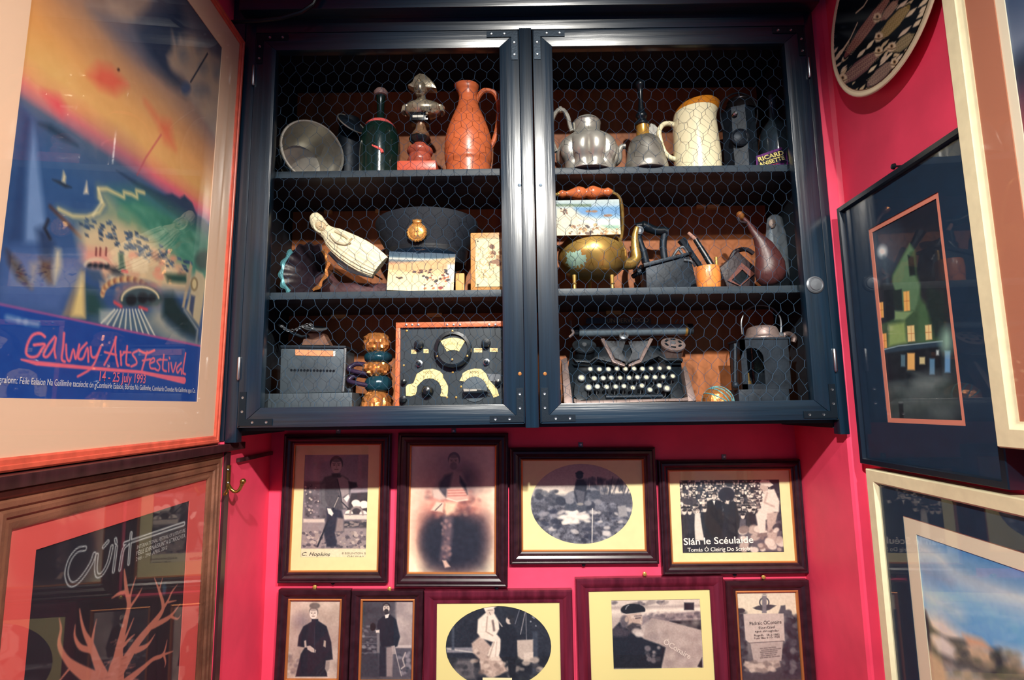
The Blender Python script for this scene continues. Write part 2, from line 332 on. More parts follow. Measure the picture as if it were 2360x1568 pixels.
def door(x0, x1, ox0, ox1, hinge_left, seed):
    y0, y1 = DF, DF+.022; g = .0004
    st = MB(); d = A(0, y1-y0, 0)
    st.prism([A(x0, y0, Z_DB), A(ox0, y0, Z_OB+.0), A(ox0, y0, Z_OT), A(x0, y0, Z_DT)], d)
    s2 = MB().prism([A(x1, y0, Z_DB), A(ox1, y0, Z_OB), A(ox1, y0, Z_OT), A(x1, y0, Z_DT)], d)
    dr = st.build('door', paint_v, cab, bevel=.0008, label='black painted door frame filled with hexagonal chicken wire')
    s2.build('stile', paint_v, dr, bevel=.0008)
    for za, zb in ((Z_DB, Z_OB), (Z_DT, Z_OT)):
        MB().prism([A(x0+g*3, y0+.0006, za), A(x1-g*3, y0+.0006, za), A(ox1-g, y0+.0006, zb), A(ox0+g, y0+.0006, zb)], d).build('rail', paint_h, dr, bevel=.0008)
    wiremesh(ox0-.008, ox1+.008, Z_OB-.008, Z_OT+.008, y1+.002, seed).build('wire_mesh', wire_m, dr, smooth=False)
    for cx, sx in ((x0+.003, 1), (x1-.003, -1)):
        for cz, sz in ((Z_DB+.004, 1), (Z_DT-.004, -1)):
            m = MB(); L, w, t = .072, .0145, .0016; yy = y0-t
            m.prism([A(cx, yy, cz), A(cx+sx*L, yy, cz), A(cx+sx*L, yy, cz+sz*w), A(cx+sx*w, yy, cz+sz*w), A(cx+sx*w, yy, cz+sz*L), A(cx, yy, cz+sz*L)], (0, t, 0)).build('corner_bracket', iron, dr, smooth=False)
            for px, pz in ((.030, w/2), (.060, w/2), (w/2, .030), (w/2, .060)):
                MB().lathe((cx+sx*px, yy, cz+sz*pz), [(.0030, 0), (.0026, .0008), (.0008, .0004)], 10, M=[A(1, 0, 0), A(0, 0, 1), A(0, -1, 0)]).build('screw', steel, dr)
    hxp = x0-.001 if hinge_left else x1+.001
    for zc in (2.47, 1.79):
        MB().lathe((hxp, y0-.002, zc-.022), [(.0022, -.003), (.0036, 0), (.0036, .044), (.0022, .047)], 12).build('hinge', steel, dr)
    return dr
dl = door(-.5886, .0255, -.541, -.0198, True, 3)
dr_ = door(.0580, .6945, .1028, .6448, False, 8)
p = at(1878, 657, DF); m = MB().lathe((p[0], DF, p[2]), [(.019, 0), (.019, .002), (.016, .004), (.0145, .0025), (.0135, .0025), (.012, .005), (.0, .006)], 28, M=[A(1, 0, 0), A(0, 0, 1), A(0, -1, 0)])
lk = m.build('lock', oldsilver, dr_, label='round worn metal cam lock')
for u, v, dd in ((1198, 862, dl), (1256, 862, dr_), (1197, 427, dl), (1246, 427, dr_)):
    p = at(u, v, DF); MB().lathe((p[0], DF, p[2]), [(.0042, 0), (.0036, .0012), (.001, .0014)], 12, M=[A(1, 0, 0), A(0, 0, 1), A(0, -1, 0)]).build('screw', copper if v > 800 else iron, dd)
cable = [at(u, v, 1.105) for u, v in ((470, 60), (545, 50), (600, 48), (650, 42), (695, 28), (722, 10), (735, -15), (738, -40))]
MB().tube(cable, .0045, 8).build('electric_cable', black, None, base=cable[0], label='black electric cable looping down in front of the cabinet cornice', cat='cable')
# ---------------------------------------------------------------- things on the cabinet shelves
def pxr(cx, v, Y, hw): return np.linalg.norm(at(cx+hw, v, Y)-at(cx, v, Y))
def prof(cx, Y, pts, zb, bottom=True):
    """turned outline measured at (v, half width): returns centre and (radius, height) pairs from the shelf up"""
    vm = pts[len(pts)//2][0]; c = at(cx, vm, Y); c[2] = zb
    q = sorted([(at(cx, v, Y)[2]-zb, pxr(cx, v, Y, hw)) for v, hw in pts]); q = [t for t in q if t[0] > .002]
    if bottom: q = [(0, q[0][1]*.96), (.0015, q[0][1])]+q
    return c, [(r, h) for h, r in q]
def smoothp(pr, n=4):
    """rounds a turned outline (Catmull-Rom)"""
    out = []; P = [A(*p) for p in pr]
    for i in range(len(P)-1):
        a, b, c, d = P[max(i-1, 0)], P[i], P[i+1], P[min(i+2, len(P)-1)]
        for k in range(n):
            t = k/n; q = .5*((2*b)+(c-a)*t+(2*a-5*b+4*c-d)*t*t+(3*b-a-3*c+d)*t**3); out.append((max(q[0], 1e-4), q[1]))
    out.append(tuple(P[-1])); return out
def curve(pts, n=5):
    P = [np.asarray(p, float) for p in pts]; out = []
    for i in range(len(P)-1):
        a, b, c, d = P[max(i-1, 0)], P[i], P[i+1], P[min(i+2, len(P)-1)]
        for k in range(n):
            t = k/n; out.append(.5*((2*b)+(c-a)*t+(2*a-5*b+4*c-d)*t*t+(3*b-a-3*c+d)*t**3))
    out.append(P[-1]); return out
def frame_from(n, up=(0, 0, 1)):
    """axes with the third along n"""
    n = nrm(n); x = nrm(np.cross(up, n)); return [x, np.cross(n, x), n]
FY = [A(1, 0, 0), A(0, 0, 1), A(0, -1, 0)]   # disc facing the room
terracotta = mat('terracotta', '#c4643c', .32, bump=(60, .25, (.05, .05, 1)), var=(40, .2, (.1, .1, 1)))
redwood = mat('red_turned_wood', '#9c4a38', .3, var=(40, .3, (1, 1, .1)))
nearblack = mat('dark_turned_wood', '#141518', .25, coat=.3)
bronze = mat('silvered_bronze', '#a89c86', .25, .6, var=(40, .5), bump=(80, .3))
cream = mat('cream_glaze', '#efe6bf', .18, coat=.4)
# 1 pewter pail lying on its side
R0 = .0765; Y = 1.247; c = at(722, 318, Y); c[2] = S1+R0+.0025; M = frame_from((.80, -1, -.03))
t = thing('pewter_pail', 'dented pewter pail lying on its side with its mouth turned towards the green flagon', 'pail', (c[0]-.03, Y+.03, S1))
pr = [(.0, -.104), (.050, -.104), (.060, -.099), (.063, -.090), (.068, -.045), (.074, -.004), (R0-.002, .001), (R0-.004, .002), (.072, -.004), (.0645, -.045), (.059, -.085), (.050, -.096), (.0, -.097)]
MB().lathe(c, pr, 56, M, fn=lambda a, h: 1+.008*math.sin(3*a+h*40)).build('body', silver, t)
MB().lathe(c, [(R0-.0035, -.0015), (R0+.0005, -.002), (R0+.002, .001), (R0+.0005, .004), (R0-.003, .004), (R0-.0045, .001)], 56, M, cap=False).build('rolled_rim', silver, t)
for hb in (-.030, -.066): MB().lathe(c, [(.0705+hb*.10, hb-.002), (.0735+hb*.10, hb), (.0705+hb*.10, hb+.002)], 56, M, cap=False).build('raised_band', silver, t)
hp_ = [c+M[2]*h+A(0, 0, z) for h, z in ((-.006, .076), (-.020, .088), (-.050, .092), (-.080, .080), (-.094, .064))]; MB().tube(curve(hp_), .0042, 8).build('handle', oldsilver, t)
# 2 dark lidded tankard behind it
Y = 1.345; c, pr = prof(806, Y, [(276, 22), (284, 24), (330, 27), (388, 30)], S1)
t = thing('lidded_tankard', 'dark metal tankard with its round lid tipped open behind the pewter pail', 'tankard', c)
MB().lathe(c, pr+[(pr[-1][0]-.003, pr[-1][1]), (pr[0][0]-.004, .01)], 32).build('body', dull, t)
lc = at(808, 288, 1.312); Ml = frame_from((.62, -.55, .62)); rl = .038
MB().lathe(lc, [(0, 0), (rl*.96, 0), (rl, .002), (rl*.96, .005), (rl*.86, .003), (rl*.5, .0075), (0, .009)], 32, Ml).build('lid', dull, t)
MB().lathe(lc, [(rl*.93, .0045), (rl*1.0, .006), (rl*1.02, .003)], 32, Ml, cap=False).build('lid_rim', silver, t)
# 3 green flagon
green = mat('dark_green_glass', '#10241f', .06, spec=.8, coat=.6)
Y = 1.245; c, pr = prof(877, Y, [(388, 46), (350, 46), (320, 44), (300, 37), (286, 26), (277, 12), (268, 9), (245, 8.5), (228, 10), (221, 12)], S1)
t = thing('glass_flagon', 'round-shouldered dark green glass flagon with a pink wax collar', 'bottle', c)
MB().lathe(c, smoothp(pr), 36).build('bottle', green, t)
h0 = pr[-1][1]; MB().lathe(c, [(.008, h0-.004), (.016, h0), (.018, h0+.008), (.012, h0+.016), (.0, h0+.018)], 20).build('stopper', mat('old_cork', '#8a6f6a', .5), t)
pinkw = mat('pink_wax', '#e0605c', .4, bump=(50, .6))
zc = at(877, 290, Y)[2]-S1; bp_ = smoothp(pr); rb = lambda h: np.interp(h, [q[1] for q in bp_], [q[0] for q in bp_])
MB().lathe(c, [(rb(zc-.006)+.0002, zc-.006), (rb(zc-.005)+.0014, zc-.005), (rb(zc)+.0016, zc), (rb(zc+.006)+.0014, zc+.006), (rb(zc+.0075)+.0002, zc+.0075)], 28, fn=lambda a, h: 1+.012*math.sin(5*a), cap=False).build('wax_collar', pinkw, t)
m = MB(); cc = at(868, 336, Y-.047); m.tube(curve([cc+A(-.008, .004, .010), cc+A(-.010, .001, .002), cc+A(-.002, -.002, -.004), cc+A(.010, -.001, -.010), cc+A(.014, .0, -.018)]), [.003]*16+[.004]*5, 6); m.build('wax_seal', pinkw, t)
# 4 bust on turned pedestal
Y = 1.216; cx = 968
t = thing('bust', 'silvery metal bust of an officer in a cocked hat on a turned wooden pedestal', 'bust', (at(cx, 380, Y)[0], Y, S1))
b0 = at(cx-3, 388, Y); b0[2] = S1
MB().obox((b0[0], Y, S1+.012), (.092, .058, .024)).build('plinth', mat('red_plinth_wood', '#c4543c', .35, coat=.3), t, bevel=.003)
c, pr = prof(cx, Y, [(376, 28), (372, 29), (366, 26), (360, 25), (356, 28), (350, 30), (345, 28), (341, 22), (336, 16), (330, 13)], S1, False); pr = [(.027, .0235)]+pr
MB().lathe(c, pr, 32).build('turned_foot', redwood, t)
c, pr = prof(cx, Y, [(333, 17), (326, 24), (322, 25), (318, 22), (316, 19)], S1, False); MB().lathe(c, pr, 28).build('lower_collar', nearblack, t)
c, pr = prof(cx+2, Y, [(318, 19), (314, 21), (308, 19), (300, 13), (290, 11), (284, 13)], S1, False); MB().lathe(c, pr, 28).build('stem', mat('worn_brass_wood', '#8a6a50', .3, .4), t)
z0 = at(cx, 286, Y)[2]; z1 = at(cx, 267, Y)[2]; xx = at(cx, 277, Y)[0]
MB().obox((xx, Y, (z0+z1)/2), (.044, .036, z1-z0)).build('socle', nearblack, t, bevel=.001)
MB().obox((xx-.001, Y-.0185, z0+(z1-z0)*.45), (.027, .001, .006)).build('name_plate', silver, t, smooth=False)
# shoulders + chest + neck: one continuous body; head and hat its parts
rings = []
for v, cxo, rx, ry in ((268, 975, 30, .020), (262, 975, 40, .026), (254, 976, 45, .027), (247, 976, 44, .025), (241, 975, 36, .021), (236, 973, 20, .015), (230, 972, 10.5, .0105), (222, 971, 9.5, .0100), (215, 971, 10, .011)):
    p = at(cxo, v, Y); s_ = pxr(cxo, v, Y, 1); rings.append([p+A(math.cos(a)*rx*s_, math.sin(a)*ry, 0) for a in np.linspace(0, 2*math.pi, 25)[:-1]])
bb = MB().loft(rings).build('shoulders', bronze, t)
for sgn in (-1, 1):
    p = at(976+sgn*38, 250, Y-.004); m = MB().ball(p, (.0125, .015, .0075), 14)
    for k in range(7): a = -1.2+k*.4; m.tube([p+A(sgn*.008*math.cos(a), -.012*math.sin(a+.3)-.003, -.003), p+A(sgn*.011*math.cos(a), -.014*math.sin(a+.3)-.003, -.016)], .0022, 5)
    m.build('epaulette', bronze, bb)
m = MB()
for dx, dz, r in ((4, 0, .004), (12, 2, .0045), (20, 4, .004), (8, 8, .0035), (16, -4, .0035), (26, 2, .0035)): m.ball(at(976+dx, 254+dz, Y-.0265), r, 8)
m.build('medal', bronze, bb, kind='stuff')
m = MB(); m.tube(curve([at(962, 232, Y-.011), at(968, 240, Y-.021), at(974, 256, Y-.0285)]), .0025, 6); m.build('lapel', bronze, bb)
hd = at(969, 207, Y); m = MB(); rings = []
for dv, rx, ry, dy in ((-16, 9, .011, 0), (-11, 14, .016, -.001), (-4, 16, .0185, -.002), (3, 15.5, .019, -.002), (9, 14, .017, -.002), (14, 11, .014, -.003), (18, 6, .009, -.005)):
    p = at(969, 206+dv, Y+dy); s_ = pxr(969, 206, Y, 1); rings.append([p+A(math.cos(a)*rx*s_, math.sin(a)*ry, 0) for a in np.linspace(0, 2*math.pi, 21)[:-1]])
m.loft(rings); m.ball(at(966, 208, Y-.020), (.0032, .005, .006), 8); m.tube([at(960, 216, Y-.018), at(971, 216.5, Y-.019)], .0016, 5)
for u in (960, 972): m.ball(at(u, 204, Y-.0175), (.0026, .0016, .0016), 8); m.tube([at(u-4, 200.5, Y-.017), at(u+4, 200, Y-.0175)], .0013, 5)
for sg in (-1, 1): m.ball(at(969+sg*15, 208, Y), (.002, .004, .006), 8)
head = m.build('head', bronze, t)
m = MB(); base = [(938, 196), (952, 201), (970, 199), (990, 202), (1006, 203), (1001, 192), (990, 180), (978, 170), (966, 168), (955, 176), (950, 188)]
m.prism([at(u, v, Y-.012) for u, v in base], (0, .024, 0)); m.ball(at(966, 186, Y-.013), .0055, 10)
m.build('cocked_hat', bronze, t, bevel=.003)
# 5 terracotta jug
Y = 1.245; c, pr = prof(1079, Y, [(388, 51), (370, 54), (345, 54.5), (320, 52), (295, 45), (270, 35), (250, 26), (235, 22), (220, 20), (207, 23), (200, 25)], S1)
t = thing('terracotta_jug', 'tall ribbed terracotta jug with a looped handle', 'jug', c)
H_ = pr[-1][1]
def lip(a, h): return 1+.30*max(0, math.cos(a-math.radians(195)))**3*max(0, (h-.86*H_)/(.14*H_))
pp = smoothp(pr, 5); pp = [(r*(1+.010*math.sin(h*520)), h) for r, h in pp]
pp += [(pp[-1][0]-.003, H_), (pp[-8][0]-.004, H_-.03)]
MB().lathe(c, pp, 40, fn=lip).build('body', terracotta, t)
MB().tube(curve([at(1094, 243, Y+.010), at(1103, 222, Y+.012), at(1117, 209, Y+.014), at(1138, 214, Y+.02), at(1149, 240, Y+.025), at(1147, 290, Y+.025), at(1136, 330, Y+.02), at(1120, 352, Y+.015)]), [.0065]*36, 8).build('handle', terracotta, t)
# 6 lobed pewter teapot
Y = 1.235; c, pr = prof(1353, Y, [(388, 62), (372, 71), (352, 72), (335, 64), (322, 48), (314, 36), (308, 31), (296, 31), (288, 32)], S1)
t = thing('melon_teapot', 'lobed pewter teapot with a domed hinged lid', 'teapot', c); H_ = pr[-1][1]
def lob(a, h): f = math.sin(min(1, max(0, h/(.62*H_)))*math.pi)**.6; return 1-.14*f*(1-abs(math.cos(5*a+.4)))**1.4
MB().lathe(c, smoothp(pr, 5), 80, fn=lob).build('body', silver, t)
MB().lathe(c, [(.033, H_-.001), (.035, H_+.002), (.033, H_+.006), (.026, H_+.013), (.012, H_+.018), (.004, H_+.020), (.0, H_+.0205)], 32).build('lid', silver, t)
MB().lathe(c, [(.0335, H_+.0015), (.0350, H_+.0032), (.0335, H_+.0048)], 32, cap=False).build('lid_seam', black, t)
MB().tube(curve([at(1318, 303, Y), at(1313, 288, Y), at(1309, 270, Y), at(1298, 254, Y), at(1284, 256, Y), at(1272, 280, Y), at(1272, 320, Y), at(1282, 350, Y)]), .0052, 8).build('handle', silver, t)
MB().tube(curve([at(1294, 258, Y), at(1290, 246, Y)]), [.005]*5+[.002], 8).build('thumb_piece', silver, t)
MB().tube(curve([at(1408, 376, Y), at(1424, 368, Y), at(1427, 350, Y), at(1432, 339, Y), at(1441, 337, Y)]), [.013, .013, .012, .012, .011, .010, .0095, .009, .0085, .008, .0075, .007, .0068, .0066, .0065, .0064, .006, .006, .006, .006, .006], 10).build('spout', silver, t)
# 7 hand bell
Y = 1.225; c, pr = prof(1487, Y, [(388, 50), (380, 48), (366, 44), (345, 40), (330, 35), (321, 27), (317, 18)], S1)
bellm = mat('worn_bell_metal', '#8b8880', .36, .5, var=(16, .35), bump=(50, .15))
t = thing('hand_bell', 'brass hand bell with a tall black turned handle', 'bell', c)
MB().lathe(c, smoothp(pr, 4)+[(.0, pr[-1][1]+.002)], 40).build('bell', bellm, t)
c, q = prof(1481, Y, [(320, 17), (316, 15), (300, 14), (291, 15), (289, 13)], S1, False); MB().lathe(c, q, 24).build('collar', mat('bright_brass', '#d6a34c', .25, .6), t)
c, q = prof(1477, Y, [(291, 17), (287, 18), (282, 14), (277, 10), (272, 13), (266, 13), (258, 8), (245, 6), (225, 5), (210, 6), (202, 9), (197, 11), (191, 10), (187, 5)], S1, False); MB().lathe(c, smoothp(q, 3), 24).build('handle', black, t)
# 8 crumpled paper
m = MB(); p = at(1505, 302, 1.355); m.ball(p, (.013, .005, .020), 10)
for i, q in enumerate(m.v): m.v[i] = tuple(A(*q)+RNG.normal(0, .0022, 3))
m.tube([p-A(0, 0, .018), A(p[0], 1.36, S1+.001)], .0015, 5)
m.build('paper_flower', white, None, base=(p[0], 1.36, S1), label='small white paper flower between the hand bell and the cream jug', cat='ornament', sharp=10)
# 9 cream jug
Y = 1.240
t = thing('cream_jug', 'cream glazed jug with a brown rim and pulled lip', 'jug', (at(1608, 380, Y)[0], Y, S1))
outl = [(388, 1556, 1661), (360, 1554, 1659.5), (330, 1553, 1655), (300, 1552, 1651), (280, 1551.5, 1648), (268, 1553, 1648), (258, 1558, 1651), (250, 1566, 1655)]
def jring(v, l, r, Y, lipo, k=1., zo=0.):
    p = at((l+r)/2, v, Y); rad = pxr((l+r)/2, v, Y, (r-l)/2)*k; return [p+A(math.cos(a)*rad*(1+lipo*max(0, math.cos(a))**6), math.sin(a)*rad*.95, zo+lipo*.06*(math.cos(a)*.5+.5)) for a in np.linspace(0, 2*math.pi, 41)[:-1]]
rg = [jring(v, l, r, Y, 0) for v, l, r in outl[:5]]+[jring(268, 1553, 1648, Y, .05), jring(258, 1556, 1650, Y, .12), jring(250, 1562, 1650, Y, .20)]
z0 = S1; b0_ = [A(p[0], p[1], S1) for p in rg[0]]; inner = [jring(250, 1562, 1650, Y, .20, .95), jring(268, 1553, 1648, Y, .05, .94), jring(320, 1553, 1654, Y, 0, .93), jring(380, 1556, 1660, Y, 0, .9)]
MB().loft([b0_]+rg+inner).build('body', cream, t)
# brown rim band
browng = mat('honey_brown_glaze', '#c47a24', .2, coat=.4); rim = [jring(v, l, r, Y, lo, 1.006) for v, l, r, lo in ((263, 1554.5, 1649, .085), (258, 1556, 1650, .12), (250, 1562, 1650, .20))]+[jring(248.5, 1562, 1650, Y, .20, .98), jring(252, 1562, 1650, Y, .19, .943)]
MB().loft(rim, cap=False).build('glazed_rim', browng, t)
MB().tube(curve([at(1556, 290, Y), at(1543, 285, Y), at(1528, 288, Y), at(1519, 303, Y), at(1522, 325, Y), at(1530, 348, Y), at(1542, 362, Y), at(1557, 368, Y)]), .0062, 10).build('handle', cream, t)
# 10 dark railway lamp
Y = 1.27; t = thing('signal_lamp', 'black signal lamp with a domed top and round lens beside the anisette bottle', 'lamp', (at(1705, 380, Y)[0], Y, S1))
c, pr = prof(1703, Y, [(388, 38), (370, 39), (300, 38), (270, 37), (262, 39)], S1); MB().lathe(c, pr, 8).build('body', dull, t)
c, pr = prof(1703, Y, [(263, 38), (250, 33), (240, 27), (236, 27), (231, 22), (226, 10)], S1, False); MB().lathe(c, smoothp(pr, 3)+[(0, pr[-1][1])], 28).build('domed_top', mat('dark_bronze', '#3a3436', .3, .8), t)
MB().lathe(at(1706, 318, Y-.038), [(.021, -.004), (.023, .003), (.020, .006), (.017, .003), (.010, .006), (0, .007)], 24, FY).build('lens', dull, t)
MB().tube(curve([at(1668, 300, Y-.02), at(1660, 260, Y-.02), at(1672, 228, Y-.02), at(1702, 214, Y-.02), at(1734, 228, Y-.02), at(1746, 260, Y-.02), at(1738, 300, Y-.02)]), .0018, 6).build('bail_handle', dull, t)
MB().lathe(at(1694, 263, Y-.036), [(.006, -.006), (.006, .003), (.003, .006), (0, .006)], 14, FY).build('catch', steel, t)
# 11 anise bottle
Y = 1.262; clear = mat('dusty_clear_glass', '#34424c', .12, spec=.7, coat=.3, trans=.3); c, pr = prof(1783, Y, [(388, 36), (350, 36), (320, 34), (300, 28), (285, 17), (275, 10), (250, 8), (238, 9), (232, 9)], S1)
t = thing('anise_bottle', 'dusty clear glass bottle with a purple and yellow anisette label', 'bottle', c)
MB().lathe(c, smoothp(pr), 36, fn=lambda a, h: 1).build('bottle', clear, t)
MB().lathe(c, [(.0095, pr[-1][1]-.002), (.011, pr[-1][1]), (.011, pr[-1][1]+.012), (.0, pr[-1][1]+.013)], 18).build('cap', dull, t)
n = nrm((-.18, -1, 0)); zl = zm(1200, 130, 3.3714)
lab = [zl(1830, 775), zl(2058, 695), zl(2080, 842), zl(1832, 857)]; P0 = at(1780, 365, Y-.0385); yl = P0[1]
q = [at(u, v, yl-.000) for u, v in lab]; lb = MB().prism(q, (0, .0022, 0)).build('label', mat('purple_label', '#6a2a78', .5), t, smooth=False)
q2 = [at(*zl(x, y), yl-.0004) for x, y in ((1842, 790), (2052, 714), (2070, 826), (1842, 848))]; MB().prism(q2, (0, .0005, 0)).build('label_panel', mat('black_label', '#1c1030', .5), lb, smooth=False)
yel = mat('yellow_ink', '#f0e08a', .5)
text('RICARD', at(*zl(1850, 818), yl-.0008), at(*zl(2046, 762), yl-.0008), (0, -1, 0), yel, lb, h=.0105, bold=.03)
text('ANISETTE', at(*zl(1856, 858), yl-.0008), at(*zl(2052, 800), yl-.0008), (0, -1, 0), yel, lb, h=.0095, bold=.03)
MB().tube([at(*zl(1922, 856), yl-.0006), at(*zl(2000, 830), yl-.0006)], .0008, 5).build('red_underline', mat('red_ink', '#d03050', .5), lb)
# ---------------------------------------------------------------- middle shelf
def twist(poly, Y, th): return [at(u, v, Y) for u, v in poly]
z6 = zm(600, 420, 3.6875); z7 = zm(1220, 410, 3.3714)
def sheet_at(px, Y, W, base, z=None):
    """print on a card facing the room: px = TL, TR, BL"""
    a, b, c = [at(u, v, Y) for u, v in px]; ex = nrm(A(b[0]-a[0], 0, b[2]-a[2])); n = A(0, -1, 0); ey = -np.cross(n, ex); ey = -nrm(np.cross(n, ex))
    return Sheet(a, ex, ey, np.linalg.norm(b-a), abs((c-a)@ey), n, W, base, z)
# 12 scalloped horn lying down
hornm = mat('dark_horn', '#241a22', .4, bump=(30, .3), var=(10, .4)); verd = mat('verdigris', '#5f9ea8', .35, .3, bump=(60, .6)); brownh = mat('brown_leather_tube', '#4b3236', .5, var=(20, .3), bump=(90, .3))
Yh = 1.262; cen = at(702, 606, Yh); Rm = .070
cen[2] = S2+Rm*1.0+.004
t = thing('fluted_horn', 'dark fluted horn lying on the shelf with verdigris and copper edging', 'horn', (cen[0], Yh, S2))
M = frame_from((-.30, -1, .10)); sca = lambda a, h: 1+.055*math.sin(14*a)*max(0, min(1, (h+.03)/.03))
MB().lathe(cen, [(.026, -.085), (.028, -.060), (.034, -.040), (.044, -.020), (.054, -.006), (Rm-.002, 0), (Rm-.006, .001), (.050, -.010), (.040, -.026), (.030, -.045), (.024, -.070)], 84, M, fn=sca).build('bell', hornm, t)
for nm, mm, a0, a1 in (('verdigris_edge', verd, 2.25, 4.15), ('copper_edge', copper, -1.05, .75)):
    rg = []
    for a in np.linspace(a0, a1, 28):
        w_ = sca(a, 0); d = M[0]*math.cos(a)+M[1]*math.sin(a); wd = .010*(1+.35*math.sin(14*a)); q = [(Rm*w_, -.001), (Rm*w_+.0015, .002), (Rm*w_-wd*.5, .004), (Rm*w_-wd, .001)]
        rg.append([cen+d*r+M[2]*h for r, h in q])
    MB().loft(rg).build(nm, mm, t, sharp=25)
MB().tube(curve([cen+M[2]*-.075+A(0, 0, -.004), A(at(775, 640, 1.325)[0], 1.325, S2+.030), A(at(830, 640, 1.318)[0], 1.318, S2+.026), A(at(896, 640, 1.312)[0], 1.312, S2+.024)]), [.028]*6+[.026]*5+[.0235]*5, 20).build('tube', brownh, t)
# 13 leaning carved figure
ivory = mat('weathered_ivory', '#e3d9b8', .5, bump=(70, .5, (1, 1, .15)), var=(30, .12)); Yf = 1.258
def fp(x, y, Y=Yf): return at(*z6(x, y), Y)
t = thing('robed_figurine', 'weathered ivory figurine of a robed woman leaning over the brown horn', 'figurine', (fp(930, 760)[0], Yf+.01, S2))
axis = nrm(fp(1010, 720)-fp(460, 310)); side = nrm(np.cross(axis, A(0, -1, 0)))
# continuous body from hooded head down to hem
rows = [(440, 285, 30, 20), (455, 300, 52, 30), (480, 335, 66, 36), (510, 375, 64, 36), (545, 410, 58, 34), (575, 430, 62, 36), (620, 470, 86, 42), (680, 515, 104, 46), (750, 560, 116, 48), (830, 610, 124, 46), (910, 660, 122, 42), (985, 705, 108, 38), (1015, 722, 100, 34)]
sc = pxr(750, 550, Yf, 1)/3.6875; rg = []
for x, y, hw, dp in rows:
    p = fp(x, y); ring = []
    for a in np.linspace(0, 2*math.pi, 97)[:-1]:
        fold = 1+((.055*abs(math.sin(9*a+.5))**.6+.045*math.sin(23*a+x*.004)) if x > 600 else .02*math.sin(15*a)); ring.append(p+side*math.cos(a)*hw*sc*fold+A(0, 1, 0)*math.sin(a)*dp*sc*1.15*fold)
    rg.append(ring)
bd = MB().loft(rg).build('robe', ivory, t)
m = MB(); fr = fp(515, 378, Yf-.0090); Mf = [side, -axis, A(0, -1, 0)]
hd_ = MB().tube([fr+(side*math.cos(a)*.0135-axis*math.sin(a)*.0185)+A(0, -.001, 0) for a in np.linspace(-.6, math.pi+.6, 22)], .0028, 8).build('hood_edge', ivory, bd)
m.ball(fr, (.0115, .0155, .0070), 18, Mf); m.ball(fr+A(0, -.0068, 0)+axis*.001, (.0021, .0048, .0030), 8, Mf)
for sg in (-1, 1): m.tube([fr+side*sg*.0022-axis*.0030+A(0, -.0066, 0), fr+side*sg*.0068-axis*.0030+A(0, -.0056, 0)], .0011, 6)
m.tube([fr+side*.0035+axis*.0085+A(0, -.0058, 0), fr-side*.0035+axis*.0085+A(0, -.0058, 0)], .0011, 5); m.build('face', mat('ivory_face', '#cfb994', .5), bd)
m = MB()
for pts in ([(600, 440), (650, 500), (720, 520), (760, 500)], [(640, 410), (720, 450), (770, 490)]): m.tube(curve([fp(x, y, Yf-.0135-.002*i) for i, (x, y) in enumerate(pts)]), .0058, 8)
m.build('arm', ivory, bd, kind='stuff')
m = MB()
for k in range(9):
    o = (k-4)*22; st = fp(690+abs(o)*.3-o*.35, 520+o*.62, Yf-.0125+.00004*o*o/4); en = fp(1000-o*.33, 715+o*.72, Yf-.0105+.00004*o*o/4); m.tube([st, (st+en)/2+A(0, -.0012, 0), en], [.0012, .0022, .0018], 6)
m.build('drapery_fold', ivory, bd, kind='stuff')
MB().tube(curve([fp(590, 600, Yf+.02), fp(680, 690, Yf+.02), fp(800, 760, Yf+.02), fp(960, 800, Yf+.02)]), [.005]*5+[.007]*5+[.006]*6, 10).build('back_edge', mat('pale_blue_glaze', '#b9c6c6', .3), t)
# 14 peaked cap
navy = mat('navy_cloth', '#0a1320', .75, bump=(260, .25)); Yc = 1.305
t = thing('peaked_cap', 'navy blue peaked uniform cap with a gold badge', 'cap', (at(985, 590, Yc)[0], Yc, S2))
zf = at(985, 472, 1.222)[2]; sc_ = pxr(985, 520, Yc, 1); capx = at(984, 520, Yc)[0]; zlo = at(980, 584, 1.232)[2]
def cring(z, hw, dep, tilt=0., cx=0.): return [A(capx+cx+math.cos(a)*hw*sc_, Yc+math.sin(a)*dep, z+math.sin(a)*tilt) for a in np.linspace(0, 2*math.pi, 49)[:-1]]
hh = zf-zlo
rg = [cring(zlo-.012, 86, .070), cring(zlo, 88, .072), cring(zlo+hh*.22, 92, .074, -.002), cring(zlo+hh*.45, 106, .079, -.006), cring(zlo+hh*.66, 115, .083, -.011), cring(zlo+hh*.78, 118, .084, -.014), cring(zlo+hh*.84, 116, .082, -.015), cring(zlo+hh*.87, 102, .072, -.014), cring(zlo+hh*.87, 60, .042, -.009), cring(zlo+hh*.86, 10, .008, -.002)]
cr = MB().loft(rg).build('crown', navy, t)
MB().loft([cring(zlo-.013, 88, .0725), cring(zlo+.002, 91, .0745), cring(zlo+hh*.2, 93.5, .0765, -.002)], cap=False).build('band', mat('navy_band', '#080f19', .6, bump=(300, .4, (.1, .1, 1))), t)
MB().lathe((capx, Yc, S2), [(.045, 0), (.045, zlo-.012-S2), (.0, zlo-.011-S2)], 24).build('inner_stand', inside, t)
